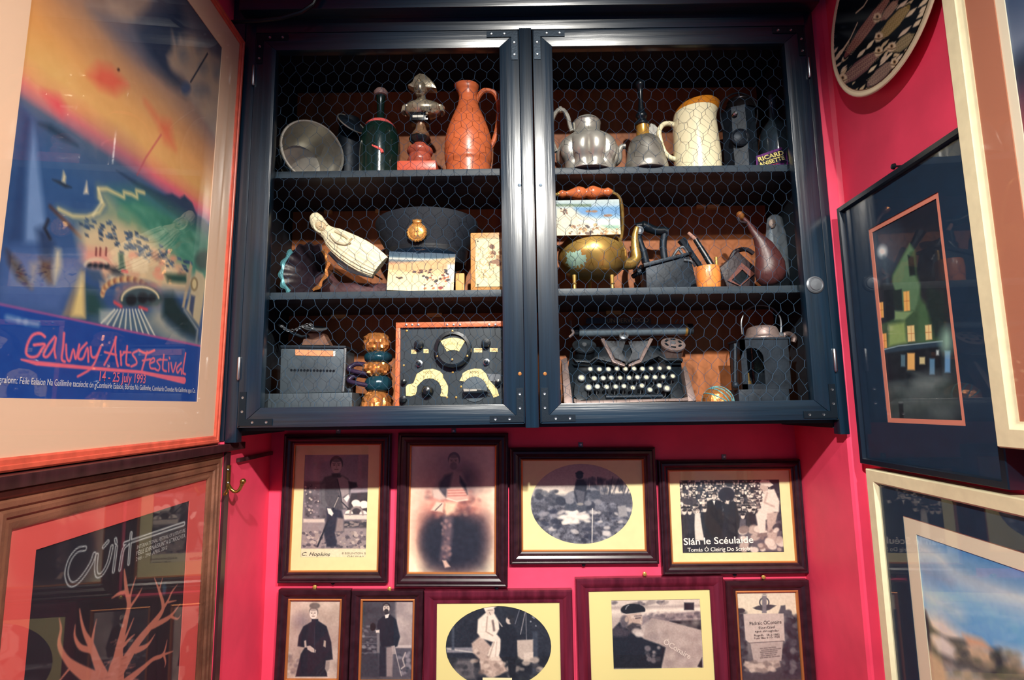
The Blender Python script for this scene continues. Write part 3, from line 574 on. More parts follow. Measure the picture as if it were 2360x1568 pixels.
# visor
rg = []
for r, dz in ((1.0, 0), (1.08, -.002), (1.17, -.007), (1.25, -.014), (1.265, -.016)):
    ring = []
    for a in np.linspace(math.pi*1.12, math.pi*1.88, 25):
        q = max(0, -math.sin(a)-.30)/.7; ring.append(A(capx-.004+math.cos(a)*88*sc_*(1+(r-1)*.4*q), Yc+math.sin(a)*.0745*(1+(r-1)*q), zlo+.010+dz*q*1.3+.006*q))
    rg.append(ring)
rg2 = [[p+A(0, 0, -.0018) for p in r] for r in rg[::-1]]
MB().loft(rg+rg2, cap=False, closed=False).build('visor', mat('patent_leather', '#0e1a28', .18, coat=.6), t)
# badge
bp = at(*z6(1330, 425), Yc-.087)
goldb = mat('gilt_badge', '#d9a05a', .3, .6, bump=(90, .6)); m = MB().lathe(bp, [(.0225, -.004), (.0235, 0), (.021, .003), (.019, .0018), (.016, .004), (.008, .005), (0, .005)], 40, FY, fn=lambda a, h: 1+.05*math.cos(18*a))
bg = m.build('badge', goldb, t, label='gilt crowned cap badge')
m = MB().ball(bp+A(0, .001, .0255), (.011, .004, .005), 12)
for dx in (-.009, -.0045, 0, .0045, .009): m.ball(bp+A(dx, 0, .0305-abs(dx)*.2), .0022, 8)
m.build('badge_crown', goldb, bg)
m = MB()
for dx in (-.004, .004): m.tube([bp+A(dx, -.0055, -.010), bp+A(dx*.7, -.006, .009)], .0016, 6)
m.tube([bp+A(-.006, -.0055, 0), bp+A(.006, -.0055, 0)], .0014, 6); m.build('badge_monogram', goldb, bg)
# 15 beach postcard in front of the cap
Y = 1.212; t = thing('postcard', 'sepia beach postcard propped below the peaked cap', 'postcard', (at(972, 660, Y)[0], Y, S2), 'postcards in the cabinet')
s = sheet_at([z6(1098, 590), z6(1658, 612), z6(1092, 918)], Y, 170, '#dcb98c', z6)
s.grad([(0, '#1d3a52'), (.12, '#27485c'), (.18, '#c9c6bc'), (.22, '#55666e'), (.30, '#a87c5e'), (.34, '#b98c60'), (.42, '#caa678'), (.60, '#e2c99a'), (1, '#f0dcae')])
s.poly([(1098, 738), (1330, 775), (1480, 745), (1600, 700), (1658, 690), (1658, 640), (1098, 700)], '#c7a070', 6)
s.poly([(1590, 700), (1658, 700), (1660, 790), (1600, 900), (1580, 830)], '#c7c6bd', 6)
s.spots(34, 1380, 790, 1600, 905, ['#6c1c20', '#2a2024', '#e8e2d0', '#b4542c', '#1c1c26'], 4, 13, 5, 1.6); s.spots(8, 1290, 745, 1480, 775, ['#3a2226', '#5a3026'], 4, 9, 6, 2); s.spots(4, 1160, 805, 1215, 825, ['#3a2a26'], 5, 9, 7, 2.2)
s.spots(10, 1540, 740, 1590, 800, ['#221c26', '#7a2a2a'], 3, 8, 9, 2); s.noise(18, .05, 4)
s.build('picture', t, .0009, 1.0); MB().prism([s.o, s.o+s.ex*s.w, s.o+s.ex*s.w+s.ey*s.h, s.o+s.ey*s.h], (0, .0016, 0)).build('card', white, t, smooth=False)
# small wooden block beside it
p0 = at(1050, 630, 1.235); p1 = at(1066, 660, 1.235); MB().box((p0[0], 1.235, S2), (p1[0]+.004, 1.252, p0[2])).build('wooden_block', pinem, None, base=(p0[0], 1.24, S2), label='small plain wooden block beside the sepia beach postcard', cat='block', bevel=.001)
# 16 ochre plaque
Y = 1.222; t = thing('engraved_plaque', 'small ochre plaque with an engraved cream card pinned to it', 'plaque', (at(1130, 660, Y)[0], Y, S2))
a, b, c_ = at(*z6(1785, 430), Y), at(*z6(2140, 424), Y), at(*z6(1778, 925), Y); ochre = mat('ochre_board', '#c08a4c', .45, var=(14, .15))
MB().box((a[0], Y, S2), (b[0], Y+.012, a[2])).build('board', ochre, t, bevel=.0025)
s = sheet_at([z6(1826, 478), z6(2120, 470), z6(1822, 892)], Y-.0012, 90, '#ecd9a4', z6); s.noise(10, .05, 2)
for i in range(46): r = np.random.RandomState(i); x, y = r.uniform(1840, 1960), r.uniform(560, 820); s.line([(x, y), (x+r.uniform(-25, 25), y+r.uniform(-25, 25)), (x+r.uniform(-40, 40), y+r.uniform(-40, 40))], '#9a7a4c', 3)
s.line([(1832, 484), (2110, 476)], '#5a4430', 3).line([(1832, 484), (1826, 888)], '#5a4430', 3).line([(1826, 888), (2110, 884)], '#5a4430', 3)
s.spots(24, 1960, 540, 2080, 700, ['#8a5e40', '#6a4630', '#b08a5c'], 8, 22, 4)
for x, y in ((1848, 503), (1848, 872)): s.ell(x, y, 8, 8, '#3a2c22')
s.build('engraved_card', t, 0., 1.0); MB().box(s.o+A(0, .0002, -s.h), s.o+A(s.w, .0014, 0)).build('card', paper, t, smooth=False)
# 17 brass kettle
Y = 1.262; bx = 1363
t = thing('brass_kettle', 'round brass kettle on small feet with a turned wooden handle', 'kettle', (at(bx, 650, Y)[0], Y, S2))
c = at(bx, 596, Y); c[2] = 0; s_ = pxr(bx, 596, Y, 1); rr = [(1, 644), (40, 641), (62, 630), (75, 612), (79, 596), (76, 578), (66, 560), (50, 547), (34, 541), (30, 538), (26, 533), (14, 529), (6, 523), (1, 521)]
c, pr = prof(bx, Y, [(v, h) for h, v in rr], S2, False)
MB().lathe(c, smoothp(pr[::1], 4), 44).build('body', brass, t)
m = MB(); sp = curve([at(1428, 606, Y), at(1452, 608, Y), at(1466, 596, Y), at(1464, 572, Y), at(1463, 545, Y), at(1468, 524, Y)]); m.tube(sp, list(np.linspace(.017, .0055, len(sp))), 14); m.build('spout', brass, t)
for u, dy in ((1325, -.045), (1412, -.045), (1368, .055)):
    p = at(u, 640, Y+dy); q = at(u-1, 655, Y+dy); q[2] = S2
    if dy > 0: p[0] = q[0] = c[0]
    m = MB(); h = p[2]-S2+.006; m.lathe(q, [(.0058, 0), (.0065, .002), (.0045, .004), (.004, h*.4), (.006, h*.45), (.004, h*.5), (.0048, h)], 14); m.build('foot', brass, t)
Yg = Y-.040; m = MB(); pA, pB = at(1288, 448, Yg), at(1410, 443, Yg); ax = nrm(pB-pA); Lh = np.linalg.norm(pB-pA)
m.lathe(pA, smoothp([(.006, 0), (.010, Lh*.06), (.007, Lh*.14), (.012, Lh*.26), (.0165, Lh*.36), (.014, Lh*.46), (.0105, Lh*.51), (.015, Lh*.58), (.0165, Lh*.66), (.011, Lh*.78), (.009, Lh*.86), (.011, Lh*.93), (.006, Lh)], 3), 24, frame_from(ax)).build('wooden_grip', mat('turned_pine', '#c4693c', .3, coat=.3, var=(30, .2, (.1, 1, 1))), t)
m = MB(); m.tube(curve([at(1288, 448, Yg), at(1266, 455, Yg), at(1254, 485, Yg+.008), at(1256, 530, Yg+.02), at(1268, 560, Y-.01), at(1300, 575, Y+.0)]), .004, 8); m.build('handle_arm', brass, t)
m = MB(); m.tube(curve([at(1408, 443, Yg), at(1425, 452, Yg), at(1433, 475, Yg+.006), at(1435, 520, Yg+.02), at(1430, 552, Y-.008), at(1415, 568, Y)]), .004, 8); m.build('handle_arm', brass, t)
for p in (pA, pB): MB().ball(p, .0058, 12).build('finial', brass, t)
pq = smoothp(pr, 4); hs, rs_ = [h for r, h in pq], [r for r, h in pq]; vr = np.random.RandomState(4); rg = []; dv = at(*z7(352, 640), Y-.06)-c; ac, hc = math.atan2(dv[1], dv[0]), dv[2]
wob = 1+vr.normal(0, .18, 20)
for q in (1.0, .7, .4, .05):
    ring = []
    for k in range(20):
        th = 2*math.pi*k/20; h = hc+math.sin(th)*.026*q*wob[k]; aa = ac+math.cos(th)*.40*q*wob[k]; r_ = np.interp(h, hs, rs_)*(1.004 if q < 1 else .999); ring.append(A(c[0]+r_*math.cos(aa), c[1]+r_*math.sin(aa), S2+h))
    rg.append(ring)
m = MB().loft(rg, cap=False)
m.build('verdigris_stain', mat('pale_verdigris', '#8aa898', .5, bump=(60, .4), var=(30, .3)), t)
# 18 colour postcard in front of the kettle handle
Y = 1.184; t = thing('postcard', 'blue seaside postcard tucked in front of the brass kettle', 'postcard', (at(1356, 540, 1.184)[0], 1.184, at(1356, 543, 1.184)[2]), 'postcards in the cabinet')
s = sheet_at([z7(205, 178), z7(697, 168), z7(205, 450)], Y, 170, '#dcd6c4', z7)
s.grad([(0, '#b9c8c8'), (.08, '#a4b9bc'), (.16, '#9fb7c4'), (.24, '#4f8ec0'), (.38, '#4a86bc'), (.50, '#86b0cc'), (.6, '#d6dcd2'), (1, '#e8d8b4')])
s.poly([(205, 205), (360, 205), (480, 205), (480, 225), (205, 225)], '#4a6a4c', 4); s.poly([(205, 232), (330, 230), (400, 290), (520, 330), (697, 350), (697, 450), (205, 450)], '#e2d4b6', 14)
s.poly([(380, 330), (697, 345), (697, 375), (520, 365)], '#d8ece8', 8).poly([(560, 370), (697, 370), (697, 400), (600, 395)], '#7fb09a', 10)
for x, y in ((460, 262), (505, 262), (600, 295), (620, 293)): s.ell(x, y, 24, 9, '#8a5a34', 3)
s.spots(16, 245, 240, 300, 285, ['#7a4a2c', '#4a3020', '#c48a4a'], 4, 9, 3); s.spots(46, 310, 365, 530, 440, ['#5a3a22', '#8a5a34', '#c49a60', '#eee6cc', '#3a2a1c'], 4, 12, 5, 1.5); s.spots(40, 520, 395, 690, 440, ['#c49a60', '#a87444', '#e8dcc0'], 3, 8, 8, 1.4)
s.noise(20, .05, 3); s.build('picture', t, .0009, .78); MB().prism([s.o, s.o+s.ex*s.w, s.o+s.ex*s.w+s.ey*s.h, s.o+s.ey*s.h], (0, .0016, 0)).build('card', white, t, smooth=False)
# 19 box iron
Y = 1.318
t = thing('charcoal_iron', 'black cast iron charcoal iron with an open lid beside the kettle spout', 'iron', (at(1540, 655, Y)[0], Y, S2))
def ip(x, y, Y=Y): return at(*z7(x, y), Y)
bodyp = [(880, 690), (1215, 620), (1240, 700), (1290, 860), (890, 860)]; pl = [ip(x, y) for x, y in bodyp]
for q in (pl[-1], pl[-2]): q[2] = S2
m = MB().prism([p+A(0, -.028, 0) for p in pl], (0, .06, 0)); m.build('body', dull, t, bevel=.003)
MB().prism([p+A(0, -.034, 0) for p in (ip(860, 690), ip(1225, 602), ip(1232, 622), ip(866, 722))], (0, .072, 0)).build('lid', dull, t, bevel=.002)
MB().tube(curve([ip(905, 660), ip(880, 560), ip(850, 470), ip(835, 400)]), [.010]*6+[.008]*5+[.010]*5, 10).build('front_post', dull, t)
MB().tube(curve([ip(1050, 630), ip(1040, 560), ip(1040, 500), ip(1050, 440)]), .009, 10).build('rear_post', dull, t)
m = MB().tube(curve([ip(830, 380), ip(880, 372), ip(930, 395), ip(990, 415), ip(1045, 415), ip(1070, 425)]), [.009]*5+[.013]*6+[.012]*10+[.012]*5, 12); m.build('grip', black, t)
MB().lathe(ip(855, 408, Y-.011), [(.011, -.004), (.011, .002), (.006, .003), (.005, .001), (0, .001)], 16, FY).build('ring_bolt', oldsilver, t)
MB().tube(curve([ip(890, 700), ip(865, 725), ip(835, 745), ip(800, 770)]), [.012]*5+[.009]*5+[.006]*6, 10).build('toe', dull, t)
m = MB()
for pts in ([(1110, 620), (1150, 560), (1200, 540), (1240, 600)], [(1160, 545), (1180, 580), (1210, 610)], [(1200, 640), (1260, 650), (1290, 690)]): m.tube(curve([ip(x, y, Y-.03) for x, y in pts]), .0035, 7)
m.build('latch', oldsilver, t, kind='stuff')
MB().tube([ip(1180, 480, Y+.02), ip(1250, 580, Y+.02), ip(1330, 690, Y+.02)], [.012, .008, .007], 8).build('hook_arm', dull, t)
# 20 tobacco pipe with orange bowl
Y = 1.222; c, pr = prof(1632, Y, [(660, 26), (650, 27), (635, 27.5), (622, 26.5), (616, 25)], S2); H_ = pr[-1][1]
t = thing('tobacco_pipe', 'tobacco pipe with an orange wooden bowl and slanting black stem', 'pipe', c)
MB().lathe(c, pr+[(pr[-1][0]*.8, H_+.001), (pr[-1][0]*.75, H_-.02)], 32).build('bowl', mat('orange_wood', '#d9803e', .35, coat=.3, var=(26, .15, (1, 1, .2))), t, bevel=.0)
MB().tube([at(*z7(1420, 690), Y+.004), at(*z7(1360, 590), Y+.012), at(*z7(1290, 480), Y+.02)], [.0075, .007, .006], 10).build('stem', black, t)
MB().tube([at(*z7(1290, 480), Y+.02), at(*z7(1235, 428), Y+.025)], [.005, .004], 8).build('mouthpiece', mat('amber_tip', '#a07a6c', .3), t)
MB().lathe(at(*z7(1453, 650), Y), [(.003, -.03), (.004, -.004), (.004, .010), (.0, .011)], 10).build('pin', brass, t)
# 21 dark box with square opening
Y = 1.308
t = thing('leather_box', 'dark leather box tipped on its corner with a square opening', 'box', (at(1700, 655, Y)[0], Y, S2))
leath = mat('dark_leather', '#2b2126', .5, bump=(120, .4)); tan = mat('brown_leather', '#6e4038', .5, bump=(90, .3), var=(12, .2))
bx_ = [(1470, 700), (1610, 585), (1760, 560), (1760, 840), (1545, 845)]; bx_ = [(1480, 700), (1625, 572), (1755, 690), (1755, 800), (1720, 845), (1560, 845)]
P = [at(*z7(x, y), Y) for x, y in bx_]
for k in (-1, -2): P[k][2] = S2
MB().prism(P, (0, .055, 0)).build('body', leath, t, bevel=.003)
def zq(pts, Y): return [at(*z7(x, y), Y) for x, y in pts]
o_ = zq([(1542, 800), (1650, 660), (1752, 745), (1640, 842)], Y-.004); i_ = zq([(1572, 795), (1655, 712), (1715, 768), (1636, 836)], Y-.004)
m = MB(); d = A(0, .006, 0)
for k in range(4): q = (k+1) % 4; m.prism([o_[k], o_[q], i_[q], i_[k]], d)
for i, q in enumerate(m.v): m.v[i] = (q[0], q[1], max(q[2], S2+.0005))
m.build('opening_frame', tan, t, smooth=False)
MB().prism([p+A(0, .0035, 0) for p in i_], (0, .002, 0)).build('opening', black, t, smooth=False)
MB().tube(curve([at(*z7(x, y), Y+.03) for x, y in ((1560, 640), (1600, 575), (1680, 556), (1740, 590))]), .006, 8).build('strap', leath, t)
# 22 pear-shaped powder flask
Y = 1.258
red_l = mat('red_brown_leather', '#4e2a2a', .4, bump=(60, .3), var=(10, .3))
t = thing('leather_flask', 'red brown pear-shaped leather flask leaning against the cabinet side', 'flask', (at(1780, 655, Y)[0], Y, S2)); rg = []
for x, y, hw in ((1650, 300, 10), (1665, 315, 16), (1700, 350, 18), (1740, 410, 26), (1780, 460, 42), (1820, 520, 66), (1850, 600, 90), (1868, 680, 112), (1872, 740, 118), (1868, 795, 100), (1862, 830, 60), (1860, 842, 20)):
    p = at(*z7(x, y), Y); s_ = pxr(1780, 600, Y, 1)/3.3714; rg.append([A(p[0]+math.cos(a)*hw*s_, Y+math.sin(a)*min(hw*s_*.75, .028), max(p[2], S2+.001)+math.cos(a)*hw*s_*.25*(1 if y < 700 else 0)) for a in np.linspace(0, 2*math.pi, 29)[:-1]])
MB().loft(rg).build('body', red_l, t)
MB().lathe(at(*z7(1640, 292), Y), [(.004, -.010), (.008, -.004), (.008, .006), (.004, .010)], 14, frame_from(nrm(A(-.6, 0, .8)), (0, 1, 0))).build('stopper', copper, t)
MB().tube(curve([at(*z7(x, y), Y-.012) for x, y in ((1690, 350), (1640, 340), (1625, 310))]), .003, 7).build('loop', leath, t)
# 23 pale madonna statuette in the corner
pale = mat('pale_plaster', '#6e7a84', .6, bump=(50, .4)); Y = 1.325
t = thing('plaster_statuette', 'pale plaster statuette of a veiled woman behind the leather flask', 'statuette', (at(1790, 640, Y)[0], Y, S2)); rg = []
for v, cx, hw, dp in ((497, 1784, 8, .008), (503, 1785, 15, .014), (515, 1786, 18, .018), (528, 1788, 20, .018), (538, 1791, 24, .020), (552, 1793, 27, .022), (575, 1793, 29, .024), (610, 1792, 31, .026), (650, 1791, 33, .028), (700, 1790, 34, .028)):
    p = at(cx, v, Y); s_ = pxr(1790, 600, Y, 1); rg.append([A(p[0]+math.cos(a)*hw*s_*(1+.04*math.sin(9*a)), Y+math.sin(a)*dp*(1+.04*math.sin(9*a)), max(p[2], S2)) for a in np.linspace(0, 2*math.pi, 33)[:-1]])
bd = MB().loft(rg[:-1]+[[A(p[0], p[1], S2) for p in rg[-1]]]).build('robe', pale, t)
m = MB(); fr = at(1780, 516, Y-.016); m.ball(fr, (.009, .005, .012), 14); m.ball(fr+A(-.002, -.005, -.001), (.002, .002, .003), 8); m.build('face', mat('plaster_face', '#9a8a82', .6), bd)
# ---------------------------------------------------------------- bottom shelf
z8 = zm(560, 690, 3.4706); zt = zm(1200, 690, 3.0256)
# 24 grey metal box on a plinth
gm = mat('scuffed_grey_metal', '#46515a', .42, .3, var=(12, .25), bump=(50, .2)); Y = 1.225
def gp(x, y, Y=Y): return at(*z8(x, y), Y)
t = thing('metal_ticket_box', 'scuffed grey metal box with a paper label slot and a row of holes', 'box', (gp(540, 800)[0], Y, SB))
a, b = gp(190, 757), gp(885, 765); MB().box((a[0], Y-.012, SB), (b[0], Y+.10, a[2])).build('plinth', gm, t, bevel=.002)
zb = a[2]; f4 = [gp(303, 380), gp(808, 384), gp(795, 757), gp(292, 757)]; f4[2][2] = f4[3][2] = zb+.0005
MB().prism(f4, (0, .085, 0)).build('body', gm, t, bevel=.0025)
MB().prism([gp(298, 368, Y-.004), gp(822, 372, Y-.004), gp(820, 392, Y-.004), gp(299, 388, Y-.004)], (0, .092, 0)).build('lid', dull, t, bevel=.001)
MB().prism([gp(418, 402, Y-.0015), gp(722, 412, Y-.0015), gp(720, 458, Y-.0015), gp(418, 448, Y-.0015)], (0, .0015, 0)).build('label_slot', mat('orange_card', '#cf8a62', .6, var=(20, .15)), t, smooth=False)
MB().prism([gp(722, 415, Y-.0018), gp(738, 416, Y-.0018), gp(736, 456, Y-.0018), gp(722, 456, Y-.0018)], (0, .0018, 0)).build('slot_end', white, t, smooth=False)
for k in range(14): MB().lathe(gp(388+k*26, 567+k*.5, Y), [(.0030, 0), (.0030, .0008), (.002, .0008), (.0018, .0003)], 8, FY).build('hole', black, t)
MB().tube([gp(818, 392, Y-.004), gp(812, 580, Y-.004), gp(800, 740, Y-.004)], .0032, 8).build('edge_rod', oldsilver, t)
MB().lathe(gp(850, 735, Y-.004), [(.006, -.01), (.008, 0), (.006, .006), (0, .008)], 14, FY).build('latch_knob', dull, t)
# scale pan and chain lying on top
bx0 = f4[0][2]+.0035
t = thing('scale_pan', 'dull metal scale pan and chain lying on the grey metal box', 'scale', (gp(560, 330)[0], Y+.045, bx0))
pc = gp(575, 240, Y+.04); MB().lathe(pc, [(0, -.004), (.018, -.003), (.027, .002), (.028, .003), (.018, -.0015), (0, -.0025)], 28, frame_from((.15, -.35, 1), (0, 1, 0))).build('pan', oldsilver, t)
MB().loft([[gp(x, y, Y+.045)+A(0, d, 0) for x, y in ((500, 275), (640, 272), (690, 366), (470, 366))] for d in (0, .03)]).build('stand', mat('pinkish_brass', '#8d6a5a', .4, .5, var=(20, .4)), t)
m = MB(); lp = curve([gp(310, 215, Y+.03), gp(360, 250, Y+.03), gp(430, 240, Y+.03), gp(480, 215, Y+.03), gp(540, 200, Y+.03), gp(560, 230, Y+.03)], 8)
for k, p in enumerate(lp[::2]): m.lathe(p, [(.0030, -.0008), (.0042, 0), (.0030, .0008), (.0022, 0), (.0030, -.0008)], 8, frame_from((math.sin(k*1.6), math.cos(k*1.6)*-.8, .6)), cap=False)
m.build('chain', oldsilver, t, kind='stuff')
MB().tube([gp(250, 175, Y+.05), gp(370, 260, Y+.045), gp(470, 300, Y+.04), gp(520, 290, Y+.04)], [.004, .004, .0035, .003], 8).build('beam', dull, t)
# 25 copper and teal column
teal = mat('dark_teal_glass', '#143a48', .2, .2, bump=(26, .5), coat=.3); Y = 1.262
t = thing('copper_leaf_ornament', 'twisted column of crumpled copper leaf bands and dark teal bands', 'ornament', (gp(1075, 830, Y)[0], Y, SB))
bands = [(835, 740, 118, copper), (745, 612, 108, teal), (620, 500, 112, copper), (515, 420, 112, teal), (430, 275, 104, copper)]
for k, (yb, yt, hw, mm) in enumerate(bands):
    c = gp(1075+(8 if k % 2 else -4), (yb+yt)/2, Y); z0_ = gp(1075, yb, Y)[2] if k else SB; z1_ = gp(1075, yt, Y)[2]; s_ = hw/3.4706*pxr(870, 850, Y, 1); c[2] = z0_; h = z1_-z0_
    m = MB().lathe(c, [(s_*.62, 0), (s_*.80, h*.1), (s_*.93, h*.22), (s_*.98, h*.36), (s_, h*.5), (s_*.97, h*.64), (s_*.9, h*.78), (s_*.76, h*.9), (s_*.6, h)], 44)
    r = np.random.RandomState(k)
    for i, q in enumerate(m.v):
        q = A(*q); rad = q[:2]-c[:2]; q[:2] = c[:2]+rad*(1+r.normal(0, .065 if mm is copper else .012)); m.v[i] = tuple(q)
    m.build('copper_band' if mm is copper else 'teal_band', mm, t, sharp=15 if mm is copper else 60)
for ys in ((600, 520, 560), (690, 610, 650)):
    MB().tube(curve([gp(1000, ys[0], Y-.02), gp(900, ys[2]+20, Y-.02), gp(845, ys[2], Y-.015), gp(900, ys[1], Y-.01), gp(985, ys[1]+5, Y-.01)]), .0055, 10).build('ribbon', mat('plum_ribbon', '#2a2038', .3), t)
# 26 test meter in a wooden case
Y = 1.205; t = thing('test_meter', 'vintage electrical test meter in a wooden case with cream arc scales', 'meter', (gp(1690, 830, Y)[0], Y, SB))
casew = mat('orange_case_wood', '#b5623e', .4, var=(40, .2, (.1, 1, 1))); panelm = mat('black_meter_panel', '#252f37', .4, var=(9, .3)); creamp = mat('cream_scale', '#ecd390', .5, var=(16, .06))
x0, x1 = gp(1238, 500)[0], gp(2150, 500)[0]; zt0 = gp(1690, 194)[2]; th = gp(1690, 194)[2]-gp(1690, 236)[2]; tw_ = gp(1290, 500)[0]-gp(1255, 500)[0]
for nm, p, q in (('case_top', (x0, Y-.006, zt0-th), (x1, Y+.11, zt0)), ('case_side', (x0, Y-.006, SB), (x0+tw_, Y+.11, zt0-th)), ('case_side', (x1-tw_, Y-.006, SB), (x1, Y+.11, zt0-th))): MB().box(p, q).build(nm, casew, t, bevel=.0012)
MB().box((x0+tw_, Y, SB), (x1-tw_, Y+.10, zt0-th)).build('panel', panelm, t, smooth=False)
def disc(x, y, pr, nm, mm, par=None, seg=32, Yo=0.): return MB().lathe(gp(x, y, Y+Yo), pr, seg, FY).build(nm, mm, par or t)
u_ = pxr(1050, 810, Y, 1)/3.4706
bz = disc(1683, 405, [(150*u_, -.001), (150*u_, .012), (144*u_, .017), (120*u_, .018), (115*u_, .012)], 'meter_bezel', black, seg=44)
disc(1683, 405, [(117*u_, .008), (117*u_, .0122), (0, .0122)], 'meter_face', panelm, bz, 44)
def arcband(cx, cy, ri, ro, a0, a1, nm, mm, Yo, n=24, par=None, th=.0008):
    rg = []
    for a in np.linspace(a0, a1, n):
        ca, sa = math.cos(math.radians(a)), -math.sin(math.radians(a)); p, q = gp(cx+ri*ca, cy+ri*sa, Y+Yo), gp(cx+ro*ca, cy+ro*sa, Y+Yo); rg.append([p, q, q+A(0, th, 0), p+A(0, th, 0)])
    return MB().loft(rg).build(nm, mm, par or t, smooth=False)
ds = arcband(1680, 500, 95, 192, 60, 121, 'meter_scale', creamp, -.0135, par=bz); ink = mat('dark_ink', '#3a2c20', .6)
m = MB()
for k in range(17): a = math.radians(62+k*3.6); m.tube([gp(1680+138*math.cos(a), 500-138*math.sin(a), Y-.0138), gp(1680+(152+8*(k % 4 == 0))*math.cos(a), 500-(152+8*(k % 4 == 0))*math.sin(a), Y-.0138)], .0003, 4)
m.tube([gp(1680, 420, Y-.0142), gp(1600, 375, Y-.0142)], .0004, 4); m.build('scale_marks', ink, bz, kind='stuff')
for x, y in ((1683, 262), (1560, 463), (1800, 460), (1680, 488)): disc(x, y, [(.0022, .010), (.0022, .0185), (0, .019)], 'bezel_screw', brass, bz, 8)
for x, y, r in ((1410, 365, 36), (1945, 352, 36)): disc(x, y, [(r*u_*1.05, 0), (r*u_, .010), (r*u_*.9, .014), (0, .015)], 'knob', black)
for x, y, r in ((1410, 515, 29), (1948, 503, 28)): k = disc(x, y, [(r*u_, 0), (r*u_*.95, .003), (r*u_*.7, .004)], 'jack_ring', steel); disc(x-3, y, [(r*u_*.7, .003), (r*u_*.65, .010), (0, .011)], 'jack', black, k)
for x, y, w_, h_ in ((1366, 420, 40, 32), (1464, 415, 40, 32), (1880, 408, 66, 34), (2006, 405, 62, 30)):
    k = MB().prism([gp(x-w_/2, y-h_/2, Y-.0008), gp(x+w_/2, y-h_/2, Y-.0008), gp(x+w_/2, y+h_/2, Y-.0008), gp(x-w_/2, y+h_/2, Y-.0008)], (0, .0008, 0)).build('label_tab', creamp, t, smooth=False)
    m = MB()
    for j in (-.2, .15): m.tube([gp(x-w_*.35, y+h_*j, Y-.001), gp(x+w_*.35, y+h_*j, Y-.001)], .0004, 4)
    m.build('tab_print', mat('red_print', '#a84a30', .6) if 'red_print' not in MATS else MATS['red_print'], k, kind='stuff')
SCL = [(60, 745), (55, 540), (90, 480), (230, 450), (290, 300), (310, 230), (480, 130), (690, 105), (860, 165), (930, 240), (935, 320), (1000, 410), (1050, 520), (1050, 640), (1030, 765), (865, 755), (895, 640), (880, 510), (820, 410), (700, 340), (610, 330), (500, 350), (400, 430), (320, 520), (310, 640), (280, 720), (180, 755)]
SCR = [(1325, 390), (1380, 290), (1400, 210), (1520, 140), (1680, 100), (1830, 110), (1950, 210), (2000, 340), (2100, 460), (2200, 560), (2260, 740), (2130, 790), (2060, 640), (1980, 540), (1930, 420), (1800, 325), (1690, 305), (1580, 330), (1470, 410)]
for cx, cy, a0, a1, wd in ((1478, 735, -14, 196, 'VOLTS'), (1850, 735, -24, 150, 'AMPS')):
    sc_ = MB().prism([at(930+x/10.26, 840+y/10.26, Y-.0012) for x, y in (SCL if wd == 'VOLTS' else SCR)], (0, .0012, 0)).build('arc_scale', creamp, t, smooth=False); m = MB()
    for k in range(15): a = math.radians(a0+(a1-a0)*(k+.5)/15); m.tube([gp(cx+108*math.cos(a), cy-108*math.sin(a), Y-.0015), gp(cx+(122 if k % 2 else 130)*math.cos(a), cy-(122 if k % 2 else 130)*math.sin(a), Y-.0015)], .00045, 4)
    m.build('scale_marks', ink, sc_, kind='stuff'); text(wd, gp(cx-38, cy-140, Y-.0016), gp(cx+38, cy-140, Y-.0016), (0, -1, 0), ink, sc_, lift=.0)
disc(1480, 735, [(46*u_, 0), (44*u_, .012), (30*u_, .020), (0, .023)], 'selector_knob', black)
MB().prism([gp(1755, 712, Y-.020), gp(1900, 718, Y-.020), gp(1960, 738, Y-.020), gp(1900, 752, Y-.020), gp(1758, 755, Y-.020)], (0, .018, 0)).build('pointer_knob', black, t, bevel=.001)
MB().prism([gp(1762, 716, Y-.0206), gp(1870, 720, Y-.0206), gp(1870, 734, Y-.0206), gp(1766, 738, Y-.0206)], (0, .0006, 0)).build('pointer_plate', silver, t, smooth=False)
disc(1852, 720, [(100*u_, 0), (100*u_, .002), (0, .003)], 'pointer_disc', gm)
for x, y in ((1310, 253), (1285, 530), (1678, 585), (1705, 786), (1632, 786), (1745, 700)): disc(x, y, [(.0028, 0), (.0024, .0015), (0, .002)], 'screw', brass, seg=10)
for x in (1310, 1357, 1406, 1636, 1687, 1738, 1970, 2020): disc(x, 208, [(.0028, .005), (.0024, .0075), (0, .008)], 'screw', steel, seg=10)
disc(1290, 660, [(20*u_, 0), (18*u_, .012), (0, .014)], 'terminal', black); disc(1285, 800, [(30*u_, 0), (26*u_, .012), (0, .014)], 'terminal', black); disc(2040, 665, [(24*u_, 0), (22*u_, .014), (0, .016)], 'terminal', black)
MB().prism([gp(1950, 596, Y-.002), gp(2060, 600, Y-.002), gp(2060, 665, Y-.002), gp(1975, 655, Y-.002)], (0, .002, 0)).build('switch_plate', oldsilver, t, smooth=False)
